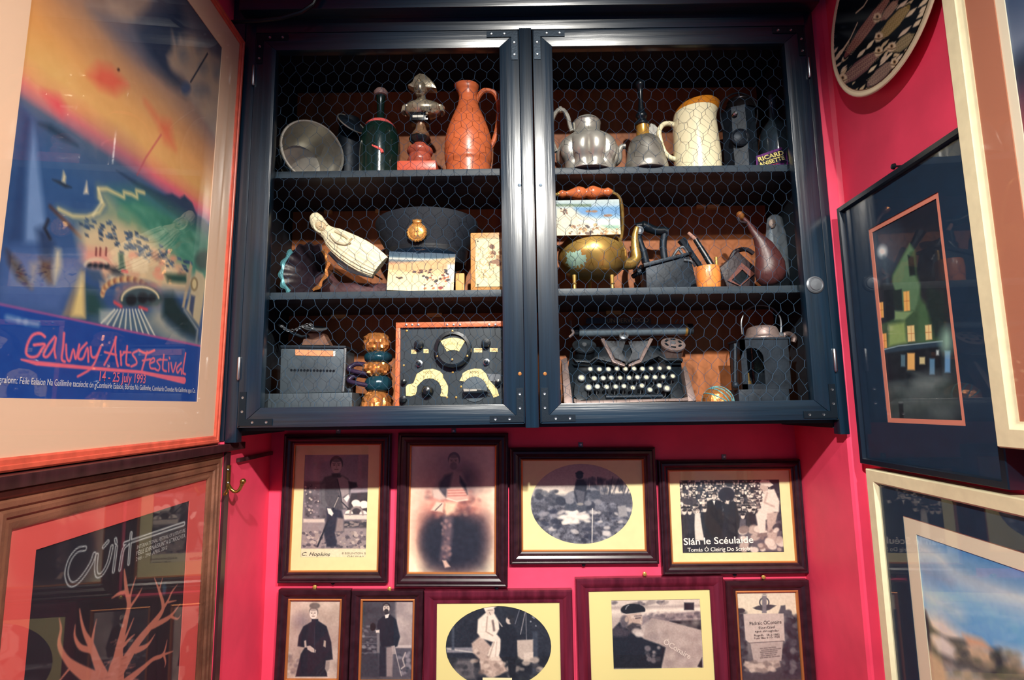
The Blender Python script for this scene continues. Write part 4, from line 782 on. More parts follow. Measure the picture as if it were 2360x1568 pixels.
# 27 typewriter, tipped up towards the room
def Yt(y): return 1.206+(740-y)/600*.135
def tw(x, y, off=0.): return at(*zt(x, y), Yt(y))+TN*off
TN = A(0, 0, 0); e_ = nrm(tw(700, 300)-tw(700, 700)); TN = np.cross(A(1, 0, 0), e_); MT = [A(1, 0, 0), e_, TN]; k_ = pxr(1430, 850, 1.25, 1)/3.0256
t = thing('typewriter', 'old black portable typewriter with round cream keys', 'typewriter', (tw(760, 740)[0], 1.25, SB))
twm = mat('worn_black_japan', '#20262c', .35, .2, var=(16, .5), bump=(60, .3)); worn = mat('worn_pinkish_steel', '#857470', .4, .5, var=(14, .4), bump=(40, .2))
def slab(pts, nm, mm, off=0., th=.012, par=None, bv=.0012): return MB().prism([tw(x, y, off) for x, y in pts], TN*-th).build(nm, mm, par or t, bevel=bv)
fr = slab([(300, 738), (352, 300), (1120, 285), (1140, 470), (1205, 716)], 'base_plate', black, -.020, .010)
bp_ = slab([(284, 430), (322, 415), (362, 735), (302, 740)], 'side_frame', worn, .006, .030); slab([(1128, 480), (1150, 476), (1222, 716), (1165, 720)], 'side_frame', worn, .006, .030)
slab([(368, 700), (420, 716), (1120, 700), (1160, 690), (1172, 716), (400, 738), (372, 728)], 'front_rail', worn, .006, .016)
slab([(378, 560), (420, 520), (460, 620), (470, 690), (400, 700), (372, 660)], 'key_well_cheek', twm, -.004, .012); slab([(1040, 590), (1100, 560), (1140, 660), (1120, 695), (1050, 690)], 'key_well_cheek', twm, -.004, .012)
rows3 = [[(485, 496), (547, 497), (610, 497), (670, 494), (728, 495), (788, 493), (847, 494), (907, 492), (966, 490), (1030, 488)], [(423, 556), (511, 560), (574, 559), (630, 557), (691, 557), (753, 556), (812, 553), (873, 553), (933, 552), (992, 550), (1057, 545)], [(473, 622), (533, 618), (597, 620), (660, 618), (718, 615), (779, 626), (842, 612), (898, 640), (964, 611), (1017, 629)]]
kt = mat('cream_key_paper', '#ded2a4', .3, coat=.5); km = MB(); kp = None
lev = MB()
for ri, row in enumerate(rows3):
    for ci, (x, y) in enumerate(row):
        r = (26 if (ri == 1 and ci == 0) or (ri == 2 and ci in (0, 9)) else 21)*k_; Mk = [A(1, 0, 0), nrm(A(0, .45, .9)), nrm(A(0, -.9, .45))]; p = tw(x, y, .004)
        ko = MB().lathe(p, [(r*.8, -.004), (r, -.003), (r*1.02, .001), (r*.9, .0022), (r*.86, .0014)], 18, Mk).build('key', oldsilver, t)
        MB().lathe(p, [(r*.87, .0), (r*.87, .0013), (0, .0016)], 16, Mk).build('key_top', kt, ko)
        lev.tube([p-Mk[2]*.004, tw(x, y+26, -.012), tw(x*.9+74, y+40, -.019)], .0012, 5)
lev.build('key_levers', oldsilver, t, kind='stuff')
MB().tube([tw(592, 688, .003), tw(985, 682, .003)], .0052, 10).build('space_bar', dull, t)
for x, y, hub in ((440, 345, 0), (1055, 335, 1)):
    r = 86*k_; Ms = frame_from(A(0, -.62, .78), (0, 1, 0)); c = tw(x, y, .012)
    sp = MB().lathe(c, [(r*.9, -.030), (r*.92, -.006), (r, -.004), (r, .001), (r*.85, .0025), (r*.3, .003), (0, .004)], 36, Ms).build('ribbon_spool', twm if not hub else worn, t)
    if hub:
        for k in range(6): a = k*math.pi/3+.3; MB().obox(c+Ms[0]*math.cos(a)*r*.62+Ms[1]*math.sin(a)*r*.62+Ms[2]*.0030, (r*.40, r*.20, .0012), [Ms[0]*-math.sin(a)+Ms[1]*math.cos(a), Ms[0]*math.cos(a)+Ms[1]*math.sin(a), Ms[2]]).build('spool_slot', black, sp, bevel=.0004)
    MB().lathe(c, [(r*.22, .003), (r*.18, .006), (0, .0065)], 14, Ms).build('spool_hub', oldsilver, sp)
slab([(360, 420), (380, 448), (480, 455), (520, 425), (640, 455), (660, 470), (790, 470), (830, 462), (960, 410), (1010, 440), (1128, 440), (1125, 425), (1010, 425), (970, 380), (870, 330), (600, 330), (540, 400), (480, 440), (385, 432)], 'ribbon_cover', twm, .008, .012)
tb = MB()
for s_ in (-1, 1):
    for k in range(15):
        q = k/14; tb.tube([tw(735+s_*(14+q*140), 318-q*6, .012), tw(735+s_*(40+q*70), 400-q*20, .0165), tw(735+s_*(8+q*72), 472-q*26, .019)], [.0012, .0016, .0020], 5)
tb.build('typebars', oldsilver, t, kind='stuff')
for s_ in (-1, 1): slab([(735+s_*182, 300), (735+s_*158, 296), (735+s_*78, 440), (735+s_*10, 478), (735+s_*14, 492), (735+s_*100, 462)], 'type_guard', worn, .014, .008)
MB().lathe(tw(712, 288, .014), [(34*k_, -.006), (34*k_, .006), (20*k_, .008), (18*k_, .002)], 20, MT).build('type_guide', oldsilver, t)
pa, pb = at(*zt(405, 225), 1.318), at(*zt(1150, 212), 1.318); rp_ = .0148
pt_ = MB().tube([pa, pb], rp_, 24).build('platen', mat('platen_rubber', '#56656f', .4), t)
for p, q, r in ((pa, pa-A(.02, 0, 0), .011), (pb, pb+A(.016, 0, 0), .0150)): MB().tube([p, q], r, 20).build('platen_knob', twm, pt_)
MB().tube([pb-A(.004, 0, 0), pb+A(.0015, 0, 0)], .0158, 20).build('platen_ring', brass, pt_)
MB().box(at(*zt(430, 278), 1.305), at(*zt(1140, 268), 1.305)+A(0, .006, 0)).build('carriage_rail', oldsilver, t, smooth=False)
MB().tube(curve([at(*zt(345, 150), 1.305), at(*zt(352, 200), 1.302), at(*zt(366, 235), 1.30), at(*zt(340, 265), 1.30)]), .0035, 8).build('return_lever', worn, t)
MB().prism([at(*zt(x, y), 1.338) for x, y in ((455, 170), (455, 140), (470, 128), (900, 128), (910, 140), (910, 170))], (0, .004, 0)).build('paper_rest', twm, t, smooth=False)
text('UNDERWOOD', at(*zt(600, 163), 1.337), at(*zt(892, 160), 1.337), (0, -1, 0), mat('faded_gilt', '#9a8a5a', .4), t, lift=.0)
for x in (1075, 1105): MB().tube([at(*zt(x, 165), 1.32), at(*zt(x+18, 140), 1.32)], .0022, 6).build('margin_stop', oldsilver, t)
# 28 copper glass ball
Y = 1.222; p = at(1654, 918, Y); r = .034; p[2] = SB+r
t = thing('copper_ball', 'small ball of copper leaf with verdigris veins beside the lantern', 'ball', (p[0], Y, SB)); m = MB().ball(p, r, 24); rr = np.random.RandomState(2)
for i, q in enumerate(m.v): m.v[i] = tuple(p+(A(*q)-p)*(1+rr.normal(0, .012)))
m.build('ball', copper, t, sharp=12)
for k in range(4): M_ = frame_from(rr.normal(0, 1, 3)); MB().tube([p+(M_[0]*math.cos(a)+M_[1]*math.sin(a))*r*1.0 for a in np.linspace(0, math.pi*1.2, 18)], [.0014]*18, 6).build('verdigris_vein', verd, t)
# 29 carriage lantern
Y = 1.262; def_l = lambda x, y, Y=Y: at(*zt(x, y), Y)
t = thing('lantern', 'square black metal lantern with an arched glass window and wire bail', 'lantern', (def_l(1640, 705)[0], Y, SB)); L0, L1 = def_l(1480, 300)[0], def_l(1800, 300)[0]
zb_, zt_ = def_l(1640, 632)[2], def_l(1640, 296)[2]
MB().box((def_l(1455, 650)[0], Y-.052, SB), (def_l(1795, 650)[0], Y+.052, zb_)).build('base', dull, t, bevel=.002)
xa, xb = def_l(1515, 450)[0], def_l(1805, 450)[0]; yf, yk = Y-.046, Y+.046
wx = (def_l(1545, 500, yf)[0]+def_l(1700, 500, yf)[0])/2; ww = .052/2; wz0, wz1 = zb_+.012, zt_-.045
m = MB(); n_ = 12   # front plate with an arched opening
op = [A(wx-ww, yf, wz0)]+[A(wx-ww*math.cos(a), yf, wz1+ww*math.sin(a)) for a in np.linspace(0, math.pi, n_)]+[A(wx+ww, yf, wz0)]
for k in range(len(op)-1):
    def outp(p): return A(p[0], yf, zt_) if p[2] > wz1+1e-6 or abs(abs(p[0]-wx)-ww) < 1e-6 and p[2] > wz0+1e-4 else A(p[0], yf, zb_)
    if k not in (0, len(op)-2): m.prism([op[k], op[k+1], A(op[k+1][0], yf, zt_), A(op[k][0], yf, zt_)], (0, .003, 0))
m.box((xa, yf, zb_), (wx-ww, yf+.003, zt_)); m.box((wx+ww, yf, zb_), (xb, yf+.003, zt_)); m.box((wx-ww, yf, zb_), (wx+ww, yf+.003, wz0))
m.box((xa, yf+.003, zb_), (xa+.003, yk, zt_)); m.box((xb-.003, yf+.003, zb_), (xb, yk, zt_)); m.box((xa, yk-.003, zb_), (xb, yk, zt_)); m.box((xa-.002, yf-.002, zt_), (xb+.002, yk+.002, zt_+.004))
m.build('housing', dull, t, smooth=False)
MB().box((wx-ww-.002, yf+.004, wz0-.002), (wx+ww+.002, yf+.0055, wz1+ww+.002)).build('pane', glass, t, smooth=False)
c_ = A(wx+.006, Y, zb_); MB().lathe(c_, [(.016, .001), (.017, .006), (.008, .012), (.007, .02), (.0045, .022), (.004, .040), (.0, .041)], 18).build('burner', brass, t)
c, q = prof(zt(1685, 0)[0], Y, [(zt(0, 298)[1], 46), (zt(0, 288)[1], 44), (zt(0, 272)[1], 44), (zt(0, 262)[1], 38), (zt(0, 225)[1], 34), (zt(0, 200)[1], 30), (zt(0, 188)[1], 20)], SB, False); MB().lathe(c, smoothp(q, 3)+[(0, q[-1][1])], 28).build('chimney', worn, t)
MB().tube(curve([def_l(1545, 245), def_l(1540, 150), def_l(1580, 75), def_l(1660, 42), def_l(1750, 60), def_l(1810, 130), def_l(1815, 235)]), .0018, 6).build('bail', oldsilver, t)
MB().tube([def_l(1495, 310, yf-.004), def_l(1495, 620, yf-.004)], .0042, 8).build('hinge_rod', dull, t)
MB().lathe(def_l(1815, 250, Y-.02), [(.003, -.004), (.007, 0), (.003, .004)], 14, FY).build('bail_eye', oldsilver, t)
MB().ball(def_l(1498, 600, yf-.006), .008, 12).build('wick_knob', dull, t)
m = MB().tube(curve([def_l(1800, 275, Y+.02), def_l(1860, 240, Y+.02), def_l(1905, 265, Y+.02), def_l(1900, 300, Y+.02)]), .006, 8); m.build('side_spout', worn, t)
# ---------------------------------------------------------------- framed pictures
frame_red = mat('mahogany_frame', '#581b2c', .25, coat=.3, var=(50, .35, (1, 1, .1)), bump=(60, .08))
frame_dark = mat('dark_stained_frame', '#2b161e', .3, coat=.2, var=(50, .3))
goldslip = mat('gilt_slip', '#c07c48', .32, .5); cmat = mat('cream_mat_board', '#ddd29c', .75, var=(60, .03)); whiteink = mat('white_ink', '#e9e4da', .6); darkink = mat('black_ink', '#22222c', .6)
def quad(c, fn):
    """best rectangle through four measured corners TL TR BR BL -> origin TL, ex, ey(down), w, h"""
    P = [fn(*q) for q in c]; n = None; ex = nrm((P[1]-P[0])+(P[2]-P[3])); ey = (P[3]-P[0])+(P[2]-P[1]); ey = nrm(ey-ex*(ey@ex)); w = (np.linalg.norm(P[1]-P[0])+np.linalg.norm(P[2]-P[3]))/2; h = (np.linalg.norm(P[3]-P[0])+np.linalg.norm(P[2]-P[1]))/2
    return sum(P)/4-ex*w/2-ey*h/2, ex, ey, w, h
class Pl:
    """a picture plane: o + x*ex + y*ey, n towards the room"""
    def __init__(s, o, ex, ey): s.o, s.ex, s.ey = np.asarray(o), ex, ey; s.n = nrm(np.cross(ey, ex)); s.n = s.n if s.n@(CAM-s.o) > 0 else -s.n
    def p(s, x, y, z=0.): return s.o+s.ex*x+s.ey*y+s.n*z
    def hit(s, u, v): P = onpl(u, v, s.o, s.n)-s.o; return P@s.ex, P@s.ey
    def rectpx(s, c): q = np.array([s.hit(*k) for k in c]); return (q[[0, 3], 0].mean(), q[[0, 1], 1].mean(), q[[1, 2], 0].mean(), q[[2, 3], 1].mean())
def moulding(pl, R, prof_, name, m, parent, **k):
    """mitred frame: R = outer x0 y0 x1 y1, prof_ = (inset, height) pairs"""
    x0, y0, x1, y1 = R; mb = MB(); rg = []
    for d, h in prof_: rg.append([pl.p(x0+d, y0+d, h), pl.p(x1-d, y0+d, h), pl.p(x1-d, y1-d, h), pl.p(x0+d, y1-d, h)])
    rg.append(rg[0]); mb.loft(rg, cap=False); return mb.build(name, m, parent, sharp=25, **k)
def board(pl, R, H, z, th, name, m, parent, oval=False, n=48):
    """mat board R with an opening H (rectangle or oval)"""
    x0, y0, x1, y1 = R; a0, b0, a1, b1 = H; mb = MB(); cx, cy = (a0+a1)/2, (b0+b1)/2; inn = []; out = []
    if oval:
        for k in range(n):
            t = 2*math.pi*k/n; c, s_ = math.cos(t), math.sin(t); inn.append((cx+(a1-a0)/2*c, cy+(b1-b0)/2*s_))
            f = min(((x1-cx) if c > 0 else (cx-x0))/max(abs(c), 1e-6), ((y1-cy) if s_ > 0 else (cy-y0))/max(abs(s_), 1e-6)); out.append((cx+c*f, cy+s_*f))
        for X, Y_ in ((x0, y0), (x1, y0), (x1, y1), (x0, y1)):
            k = min(range(n), key=lambda i: (out[i][0]-X)**2+(out[i][1]-Y_)**2); out[k] = (X, Y_)
    else: inn = [(a0, b0), (a1, b0), (a1, b1), (a0, b1)]; out = [(x0, y0), (x1, y0), (x1, y1), (x0, y1)]
    rg = [[pl.p(*q, z) for q in out], [pl.p(*q, z) for q in inn], [pl.p(*q, z-th) for q in inn], [pl.p(*q, z-th) for q in out]]; rg.append(rg[0]); mb.loft(rg, cap=False)
    return mb.build(name, m, parent, smooth=False)
PROF_R = lambda w: [(0, 0), (0, .012), (w*.06, .016), (w*.16, .017), (w*.24, .0155), (w*.34, .0185), (w*.52, .0195), (w*.70, .017), (w*.80, .012), (w*.86, .0125), (w, .010), (w, .0)]
PROF_D = lambda w: [(0, 0), (0, .016), (w*.10, .019), (w*.35, .0185), (w*.55, .016), (w*.75, .0115), (w*.82, .0115), (w, .010), (w, .0)]
def framed(name, label, fn, outer, slip, fmat, prof_, group=None, photo=None, W=150, base='#808080', z=None, oval=None, matm=None, slipm=None, slipw=None, bottom=None, cat='picture', lift=.0, glass_on=True):
    """builds frame, slip, mat, backing, glass; returns thing, Sheet (still to draw), finish()"""
    o, ex, ey, w, h = quad(outer, fn); pl = Pl(o, ex, ey); t = thing(name, label, cat, pl.p(w/2, h, 0), group)
    S = pl.rectpx(slip); mw = (S[0]+(w-S[2]))/2
    moulding(pl, (0, 0, w, h), prof_(mw), 'frame', fmat, t)
    MB().prism([pl.p(.002, .002, .0005), pl.p(w-.002, .002, .0005), pl.p(w-.002, h-.002, .0005), pl.p(.002, h-.002, .0005)], pl.n*.0025).build('backing', darkwood, t, smooth=False)
    I = (mw, mw, w-mw, h-mw)
    if slipm: sw = slipw or .0032; moulding(pl, I, [(-.001, .004), (-.001, .0105), (sw*.35, .0115), (sw*.75, .0105), (sw, .008), (sw, .004)], 'gilt_slip', slipm, t); I = (mw+sw, mw+sw, w-mw-sw, h-mw-sw)
    H = pl.rectpx(photo) if photo else I
    if photo: board(pl, (mw, mw, w-mw, h-mw), H, .0062, .0012, 'mat_board', matm or cmat, t, oval=bool(oval))
    g = .001; sh = Sheet(pl.p(H[0]-g, H[1]-g, .0044), ex, ey, H[2]-H[0]+2*g, H[3]-H[1]+2*g, pl.n, int(W*1.25), base, z)
    if glass_on: MB().prism([pl.p(mw, mw, .0078), pl.p(w-mw, mw, .0078), pl.p(w-mw, h-mw, .0078), pl.p(mw, h-mw, .0078)], pl.n*.0008).build('glass_pane', glass, t, smooth=False)
    return t, sh, pl
YW = 1.41; back = lambda u, v: at(u, v, YW-.0015); G = 'framed photographs under the cabinet'
D_, M_, L_, W_ = '#141c2a', '#5a5258', '#a8948c', '#e6dac8'
def face(s, x, y, r, col='#c9b4a6', hair='#2a2428', beard=None, look=0):
    s.ell(x, y-r*.25, r*1.0, r*1.15, hair); s.ell(x+look*r*.15, y+r*.12, r*.82, r*1.12, col); s.ell(x+look*r*.2, y-r*.75, r*.75, r*.35, hair, 2, .6)
    for k in (-1, 1): s.ell(x+(k*.34+look*.22)*r, y+r*.02, r*.17, r*.09, '#4a3c3c', 1.5, .9); s.line([(x+(k*.55+look*.2)*r, y-r*.2), (x+(k*.15+look*.2)*r, y-r*.2)], hair, r*.10, 1.5, .7)
    s.line([(x+look*r*.25, y), (x+look*r*.32, y+r*.4)], '#8a7468', r*.14, 2, .7); s.line([(x+(look*.22-.25)*r, y+r*.66), (x+(look*.22+.25)*r, y+r*.66)], '#5a4440', r*.13, 1.5, .8)
    if beard: s.ell(x+look*r*.2, y+r*.85, r*.6, r*.65, beard, 3, .9)
    return s
# --- boy with a gun
zA = zm(620, 980, 4.069)
t, s, pl = framed('framed_photograph', 'framed photograph of a boy standing with a long gun before a painted wall', back, [(661, 1000), (907, 1000), (893, 1340), (643, 1342)], [(677, 1022), (876, 1022), (867, 1317), (664, 1316)], frame_dark, PROF_R, G, [(704, 1048), (850.5, 1048), (845, 1284), (696, 1283)], 150, '#8d8088', zA, slipm=goldslip)
s.grad([(0, '#8a7f8c'), (.3, '#958a92'), (.45, '#8a8088'), (1, '#7c7278')]); s.noise(6, .07, 3); s.rect(330, 530, 560, 900, '#5c5860', 8).noise(14, .10, 5, y0=.3)
s.spots(40, 335, 560, 480, 880, ['#bfb0a8', '#3e3c46', '#8a8086'], 5, 14, 2); s.rect(310, 905, 920, 1160, '#8e8284', 8); s.spots(120, 320, 1000, 915, 1150, ['#b9aaa2', '#4e4a54', '#9a8c88', '#6a626a'], 6, 16, 4, 1.4)
s.rect(320, 880, 520, 915, '#c9bab0', 4).rect(700, 840, 925, 885, '#d6c8bc', 4).rect(700, 900, 920, 965, '#3c3c46', 6).spots(20, 700, 900, 915, 960, ['#8a7e7c', '#5a5458'], 5, 12, 6, 2)
s.poly([(770, 640), (930, 630), (925, 840), (720, 840), (740, 760)], '#38343c', 5)
for x, y in ((815, 735), (890, 745)): s.poly(arc(x, y, 42, 34, 180, 360)+[(x+42, y+30), (x-20, y+40)], '#efe3d6', 3)
for x, y in ((750, 820), (885, 825)): s.poly(arc(x, y+14, 38, 36, 180, 360), '#efe3d6', 3)
s.line(arc(820, 840, 60, 70, 180, 360), '#8d8180', 18, 4)
s.poly([(590, 470), (680, 470), (740, 500), (770, 560), (760, 650), (700, 690), (720, 790), (640, 800), (540, 760), (490, 740), (485, 560), (520, 490)], '#4a4850', 5)
s.poly([(640, 500), (690, 480), (745, 520), (750, 640), (690, 680), (745, 770), (700, 780), (670, 690)], '#968a8c', 5).line([(640, 510), (670, 640), (680, 720), (740, 780)], '#1e222e', 10, 3)
s.poly([(490, 560), (530, 540), (520, 690), (560, 770), (530, 800), (495, 720)], '#5e5c62', 4).poly([(745, 530), (820, 540), (830, 580), (760, 600)], '#20242e', 5)
s.poly([(540, 770), (680, 800), (700, 880), (700, 1000), (620, 1010), (640, 1140), (540, 1145), (510, 1000), (540, 880)], '#23283a', 6).poly([(640, 870), (700, 880), (700, 1000), (620, 1005)], '#8a7c7c', 6)
s.line([(655, 670), (600, 790), (520, 980), (455, 1140)], '#1c2230', 16, 2).line([(650, 680), (610, 770)], '#c2b4aa', 8, 3)
s.poly([(545, 780), (580, 785), (605, 830), (590, 855), (555, 830)], '#ece0d6', 3).poly([(700, 690), (745, 650), (755, 680), (730, 725)], '#f0e4da', 3)
face(s, 632, 375, 62, '#b3a29c', '#3a3640'); s.rect(590, 455, 670, 490, '#2a2c36', 4); s.rect(300, 1160, 930, 1240, '#d9d2b0', 3)
s.noise(60, .04, 9); ph = s.build('photograph', t, 0, 1.0)
text('C. Hopkins', pl.p(*pl.hit(*zA(316, 1220)), .0048), pl.p(*pl.hit(*zA(580, 1224)), .0048), pl.n, darkink, ph, h=.009, lift=.0006, shear=.35)
text('GALWAY.', pl.p(*pl.hit(*zA(740, 1235)), .0048), pl.p(*pl.hit(*zA(905, 1237)), .0048), pl.n, mat('grey_ink', '#8a7f6c', .6), ph, h=.0045, lift=.0006); text('8 EGLINTON S', pl.p(*pl.hit(*zA(690, 1205)), .0048), pl.p(*pl.hit(*zA(912, 1206)), .0048), pl.n, MATS['grey_ink'], ph, h=.0045, lift=.0006)
# --- bearded man, vignetted sepia
t, s, pl = framed('framed_photograph', 'framed sepia photograph of a bearded man in a short jacket, edges faded to cream', back, [(919, 998), (1173, 998), (1169, 1351), (912, 1350)], [(945.6, 1027), (1143.5, 1027), (1142, 1317), (942, 1317)], frame_dark, PROF_R, G, None, 150, '#eadfca', zA, slipm=goldslip)
s.grad([(0, '#e6d8c8'), (.4, '#ece0c6'), (1, '#efe6c6')]); s.ell(1700, 760, 330, 330, '#d08a7c', 90, .8); s.ell(1730, 1060, 330, 330, '#b4584e', 60, .9); s.ell(1740, 1090, 290, 280, '#151a2c', 40, 1); s.ell(1560, 1090, 120, 170, '#1a2030', 30, 1); s.rect(1500, 900, 2000, 1335, '#151a2c', 60)
s.ell(1720, 400, 200, 190, '#7c7078', 90, .8); s.ell(1860, 520, 90, 120, '#3a3440', 40, .7)
s.spots(70, 1480, 620, 2010, 860, ['#e4b49a', '#7a3c3c', '#c88a78', '#3a2a38'], 8, 24, 3, 1.2, 10, .5)
s.poly([(1620, 470), (1700, 430), (1800, 440), (1850, 560), (1860, 660), (1780, 700), (1660, 690), (1540, 660), (1535, 620), (1570, 520)], '#a08a84', 8).poly([(1650, 470), (1720, 450), (1700, 560), (1660, 680), (1580, 660), (1600, 540)], '#2e2a38', 8, .8)
s.poly([(1535, 610), (1590, 600), (1660, 690), (1600, 705), (1545, 680)], '#c9b0a4', 5).poly([(1670, 600), (1850, 590), (1870, 700), (1780, 720), (1670, 690)], '#d4a294', 6)
for y in (615, 640, 665): s.line([(1680, y), (1850, y-5)], '#a8645c', 8, 4)
s.line([(1670, 690), (1760, 715), (1860, 700)], '#e4ccb8', 10, 3).poly([(1790, 480), (1850, 560), (1860, 650), (1830, 600), (1790, 540)], '#20222e', 6)
s.poly([(1570, 720), (1640, 730), (1630, 820), (1520, 800)], '#e2c4b0', 5).line([(1560, 800), (1620, 740)], '#2a2430', 7, 3)
s.poly([(1650, 720), (1760, 730), (1740, 800), (1660, 860), (1640, 780)], '#e8bfa2', 8); s.poly([(1640, 850), (1720, 870), (1720, 1000), (1690, 1270), (1600, 1270), (1630, 1050)], '#5a4a54', 10); s.spots(24, 1620, 900, 1700, 1260, ['#a8807c', '#3a3040', '#8a6a68'], 8, 20, 8, .8, 6, .7)
s.poly([(1625, 1270), (1660, 1270), (1700, 1330), (1650, 1340)], '#caa898', 4); face(s, 1735, 335, 58, '#a8948c', '#5c5258', '#6e6064', -.3); s.noise(40, .04, 4); s.build('photograph', t, 0, 1.0)
# --- statue on rocks, oval
zB = zm(1160, 980, 3.189)
t, s, pl = framed('framed_photograph', 'framed oval photograph of a figure seated on a heap of rocks', back, [(1177, 1031), (1509, 1030), (1514, 1297), (1172, 1299)], [(1201, 1060), (1480, 1059), (1486, 1264.5), (1202, 1265)], frame_dark, PROF_R, G, [(1223, 1069), (1457, 1069), (1457, 1253), (1223, 1253)], 190, '#9a9290', zB, oval=True, slipm=goldslip)
s.grad([(0, '#a59794'), (.3, '#b6a9a2'), (.4, '#e8dcca'), (.45, '#b5aaa4'), (1, '#6a6874')]); s.rect(200, 515, 950, 880, '#565864', 10); s.noise(16, .2, 4, y0=.42); s.noise(34, .16, 7, y0=.5)
s.spots(70, 230, 600, 920, 860, ['#cfc8c4', '#3a3e4c', '#8a8890', '#20263a'], 6, 18, 5, 1.9, 4, .7); s.spots(30, 420, 640, 640, 720, ['#e6ded2', '#bcb4b0'], 8, 20, 3, 2.2, 5, .8); s.poly([(700, 510), (945, 500), (945, 600), (760, 560)], '#4a4c58', 6)
for k in range(26): r = np.random.RandomState(k); x = r.uniform(620, 920); s.line([(x, r.uniform(480, 520)), (x+r.uniform(-30, 40), r.uniform(380, 460))], '#2a2e3c', 5, 3, .8)
s.spots(40, 600, 390, 880, 500, ['#2a2e3c', '#444856'], 8, 22, 12, 1.3, 6, .6); s.spots(30, 220, 480, 400, 590, ['#2e3240', '#4c505c'], 8, 20, 14, 1.4, 5, .8)
s.spots(34, 420, 490, 700, 620, ['#3c4250', '#262c3c', '#7c7c84', '#565a66'], 16, 36, 6, 1.3, 4, .95); s.poly([(540, 400), (590, 400), (615, 440), (610, 500), (590, 590), (545, 590), (520, 500), (530, 430)], '#1a2030', 4); s.ell(560, 372, 27, 26, '#2a2c38', 3).ell(560, 356, 30, 10, '#1c202c', 3).ell(562, 348, 20, 10, '#1c202c', 3); s.poly([(520, 470), (600, 490), (590, 590), (550, 595), (540, 520)], '#4c4e5a', 4); s.ell(565, 582, 24, 10, '#8a8684', 3)
s.poly([(840, 600), (900, 590), (915, 670), (850, 680)], '#8f8d90', 4); s.line([(656, 615), (652, 865)], '#e2dcd4', 6, 2); s.noise(60, .05, 3); s.build('photograph', t, -.0004, 1.0)
# --- crowd with statue
t, s, pl = framed('framed_photograph', 'framed photograph of a crowd with a stone statue and white Irish lettering', back, [(1516, 1060), (1840.5, 1057), (1856, 1319), (1520.6, 1322)], [(1539, 1090), (1820, 1085), (1835, 1291), (1550, 1297)], frame_dark, PROF_R, G, [(1564, 1108), (1793, 1104), (1804, 1271.6), (1572, 1274)], 210, '#2c303a', zB, slipm=goldslip)
s.noise(30, .12, 4)
r = np.random.RandomState(5)
for row in range(15):
    y = 415+row*17; rad = 7+row*.9
    for k in range(34-row):
        x = r.uniform(1290, 1980); s.ell(x, y+rad*1.6, rad*1.3, rad*1.5, ['#1a1e28', '#23262f', '#3a3a42'][r.randint(3)], 2.5); s.ell(x, y, rad*.75, rad, ['#cfc2b4', '#a89a90', '#8a7e78', '#e2d6c6'][r.randint(4)], 2); s.ell(x, y-rad*.7, rad*.85, rad*.45, ['#22242c', '#5a5658', '#d6cabc'][r.randint(3)], 2)
s.rect(1300, 660, 1870, 930, '#181c28', 40, .9); s.ell(1640, 510, 62, 58, '#1c1e2a', 3).line(arc(1640, 510, 62, 55, 200, 340), '#8c8486', 5, 2); s.ell(1370, 560, 55, 30, '#3c3a42', 3)
for x, y, w_, c_ in ((1330, 660, 30, '#20242e'), (1480, 640, 30, '#1c2028'), (1370, 660, 28, '#282a34'), (1760, 690, 26, '#55525a'), (1810, 640, 26, '#20222c'), (1650, 580, 34, '#1a1e28')): s.poly([(x-w_, y), (x+w_, y), (x+w_*1.1, y+140), (x-w_*1.1, y+140)], c_, 4); s.ell(x, y-18, 15, 19, '#d4c6b8', 2.5).ell(x, y-32, 15, 9, '#24242c', 2)
s.poly([(1500, 560), (1545, 545), (1600, 560), (1620, 700), (1600, 830), (1480, 830), (1490, 680)], '#12161f', 4); s.poly([(1660, 560), (1710, 560), (1740, 700), (1720, 830), (1640, 830)], '#161a24', 4); face(s, 1548, 525, 20, '#d8ccbe'); face(s, 1705, 545, 16, '#b8aaa0', '#181a22'); s.poly([(1538, 555), (1558, 555), (1550, 590)], '#e2dad0', 2)
s.poly([(1408, 650), (1445, 650), (1460, 750), (1478, 850), (1410, 845), (1405, 740)], '#cfc6ba', 3); face(s, 1428, 632, 18, '#d6c8ba'); s.line([(1360, 400), (1362, 540)], '#8a8286', 5, 2)
st, sl, sd = '#d8c8ba', '#b39f94', '#7d6c68'
s.rect(1960, 400, 2030, 480, '#1a1e2a', 6); s.poly([(1840, 760), (1880, 730), (2040, 700), (2055, 930), (1850, 930), (1720, 830), (1780, 770)], '#57525a', 5); s.spots(44, 1760, 740, 2045, 925, [sl, '#2e2e38', st, sd], 12, 32, 9, 1.3, 4, .9)
s.poly([(1930, 480), (1990, 470), (2030, 560), (2025, 640), (1960, 640), (1900, 600), (1905, 530)], st, 4).poly([(1900, 600), (1960, 620), (2000, 660), (1930, 700), (1925, 790), (1880, 800), (1855, 660)], st, 4).poly([(1940, 650), (2020, 640), (2000, 720), (1950, 790), (1935, 720)], sl, 4); s.line([(1940, 500), (1920, 570), (1990, 600)], sl, 14, 4); s.poly([(1870, 800), (1940, 790), (1940, 820), (1860, 825)], sd, 3)
s.ell(1915, 455, 30, 36, sl, 3); s.poly([(1880, 425), (1900, 400), (1950, 410), (1985, 440), (1960, 455), (1900, 440)], st, 3); s.line([(1890, 470), (1905, 480)], sd, 6, 2); s.noise(60, .05, 7)
ph = s.build('photograph', t, 0, 1.0); hp = lambda x, y: pl.p(*pl.hit(*zB(x, y)), .0048)
text('Slán le Scéulaide', hp(1322, 878), hp(1832, 862), pl.n, whiteink, ph, h=.0165, bold=.012); text('Tomás Ó Cleirig Do Scríob', hp(1350, 928), hp(1805, 918), pl.n, whiteink, ph, h=.0095, bold=.006)
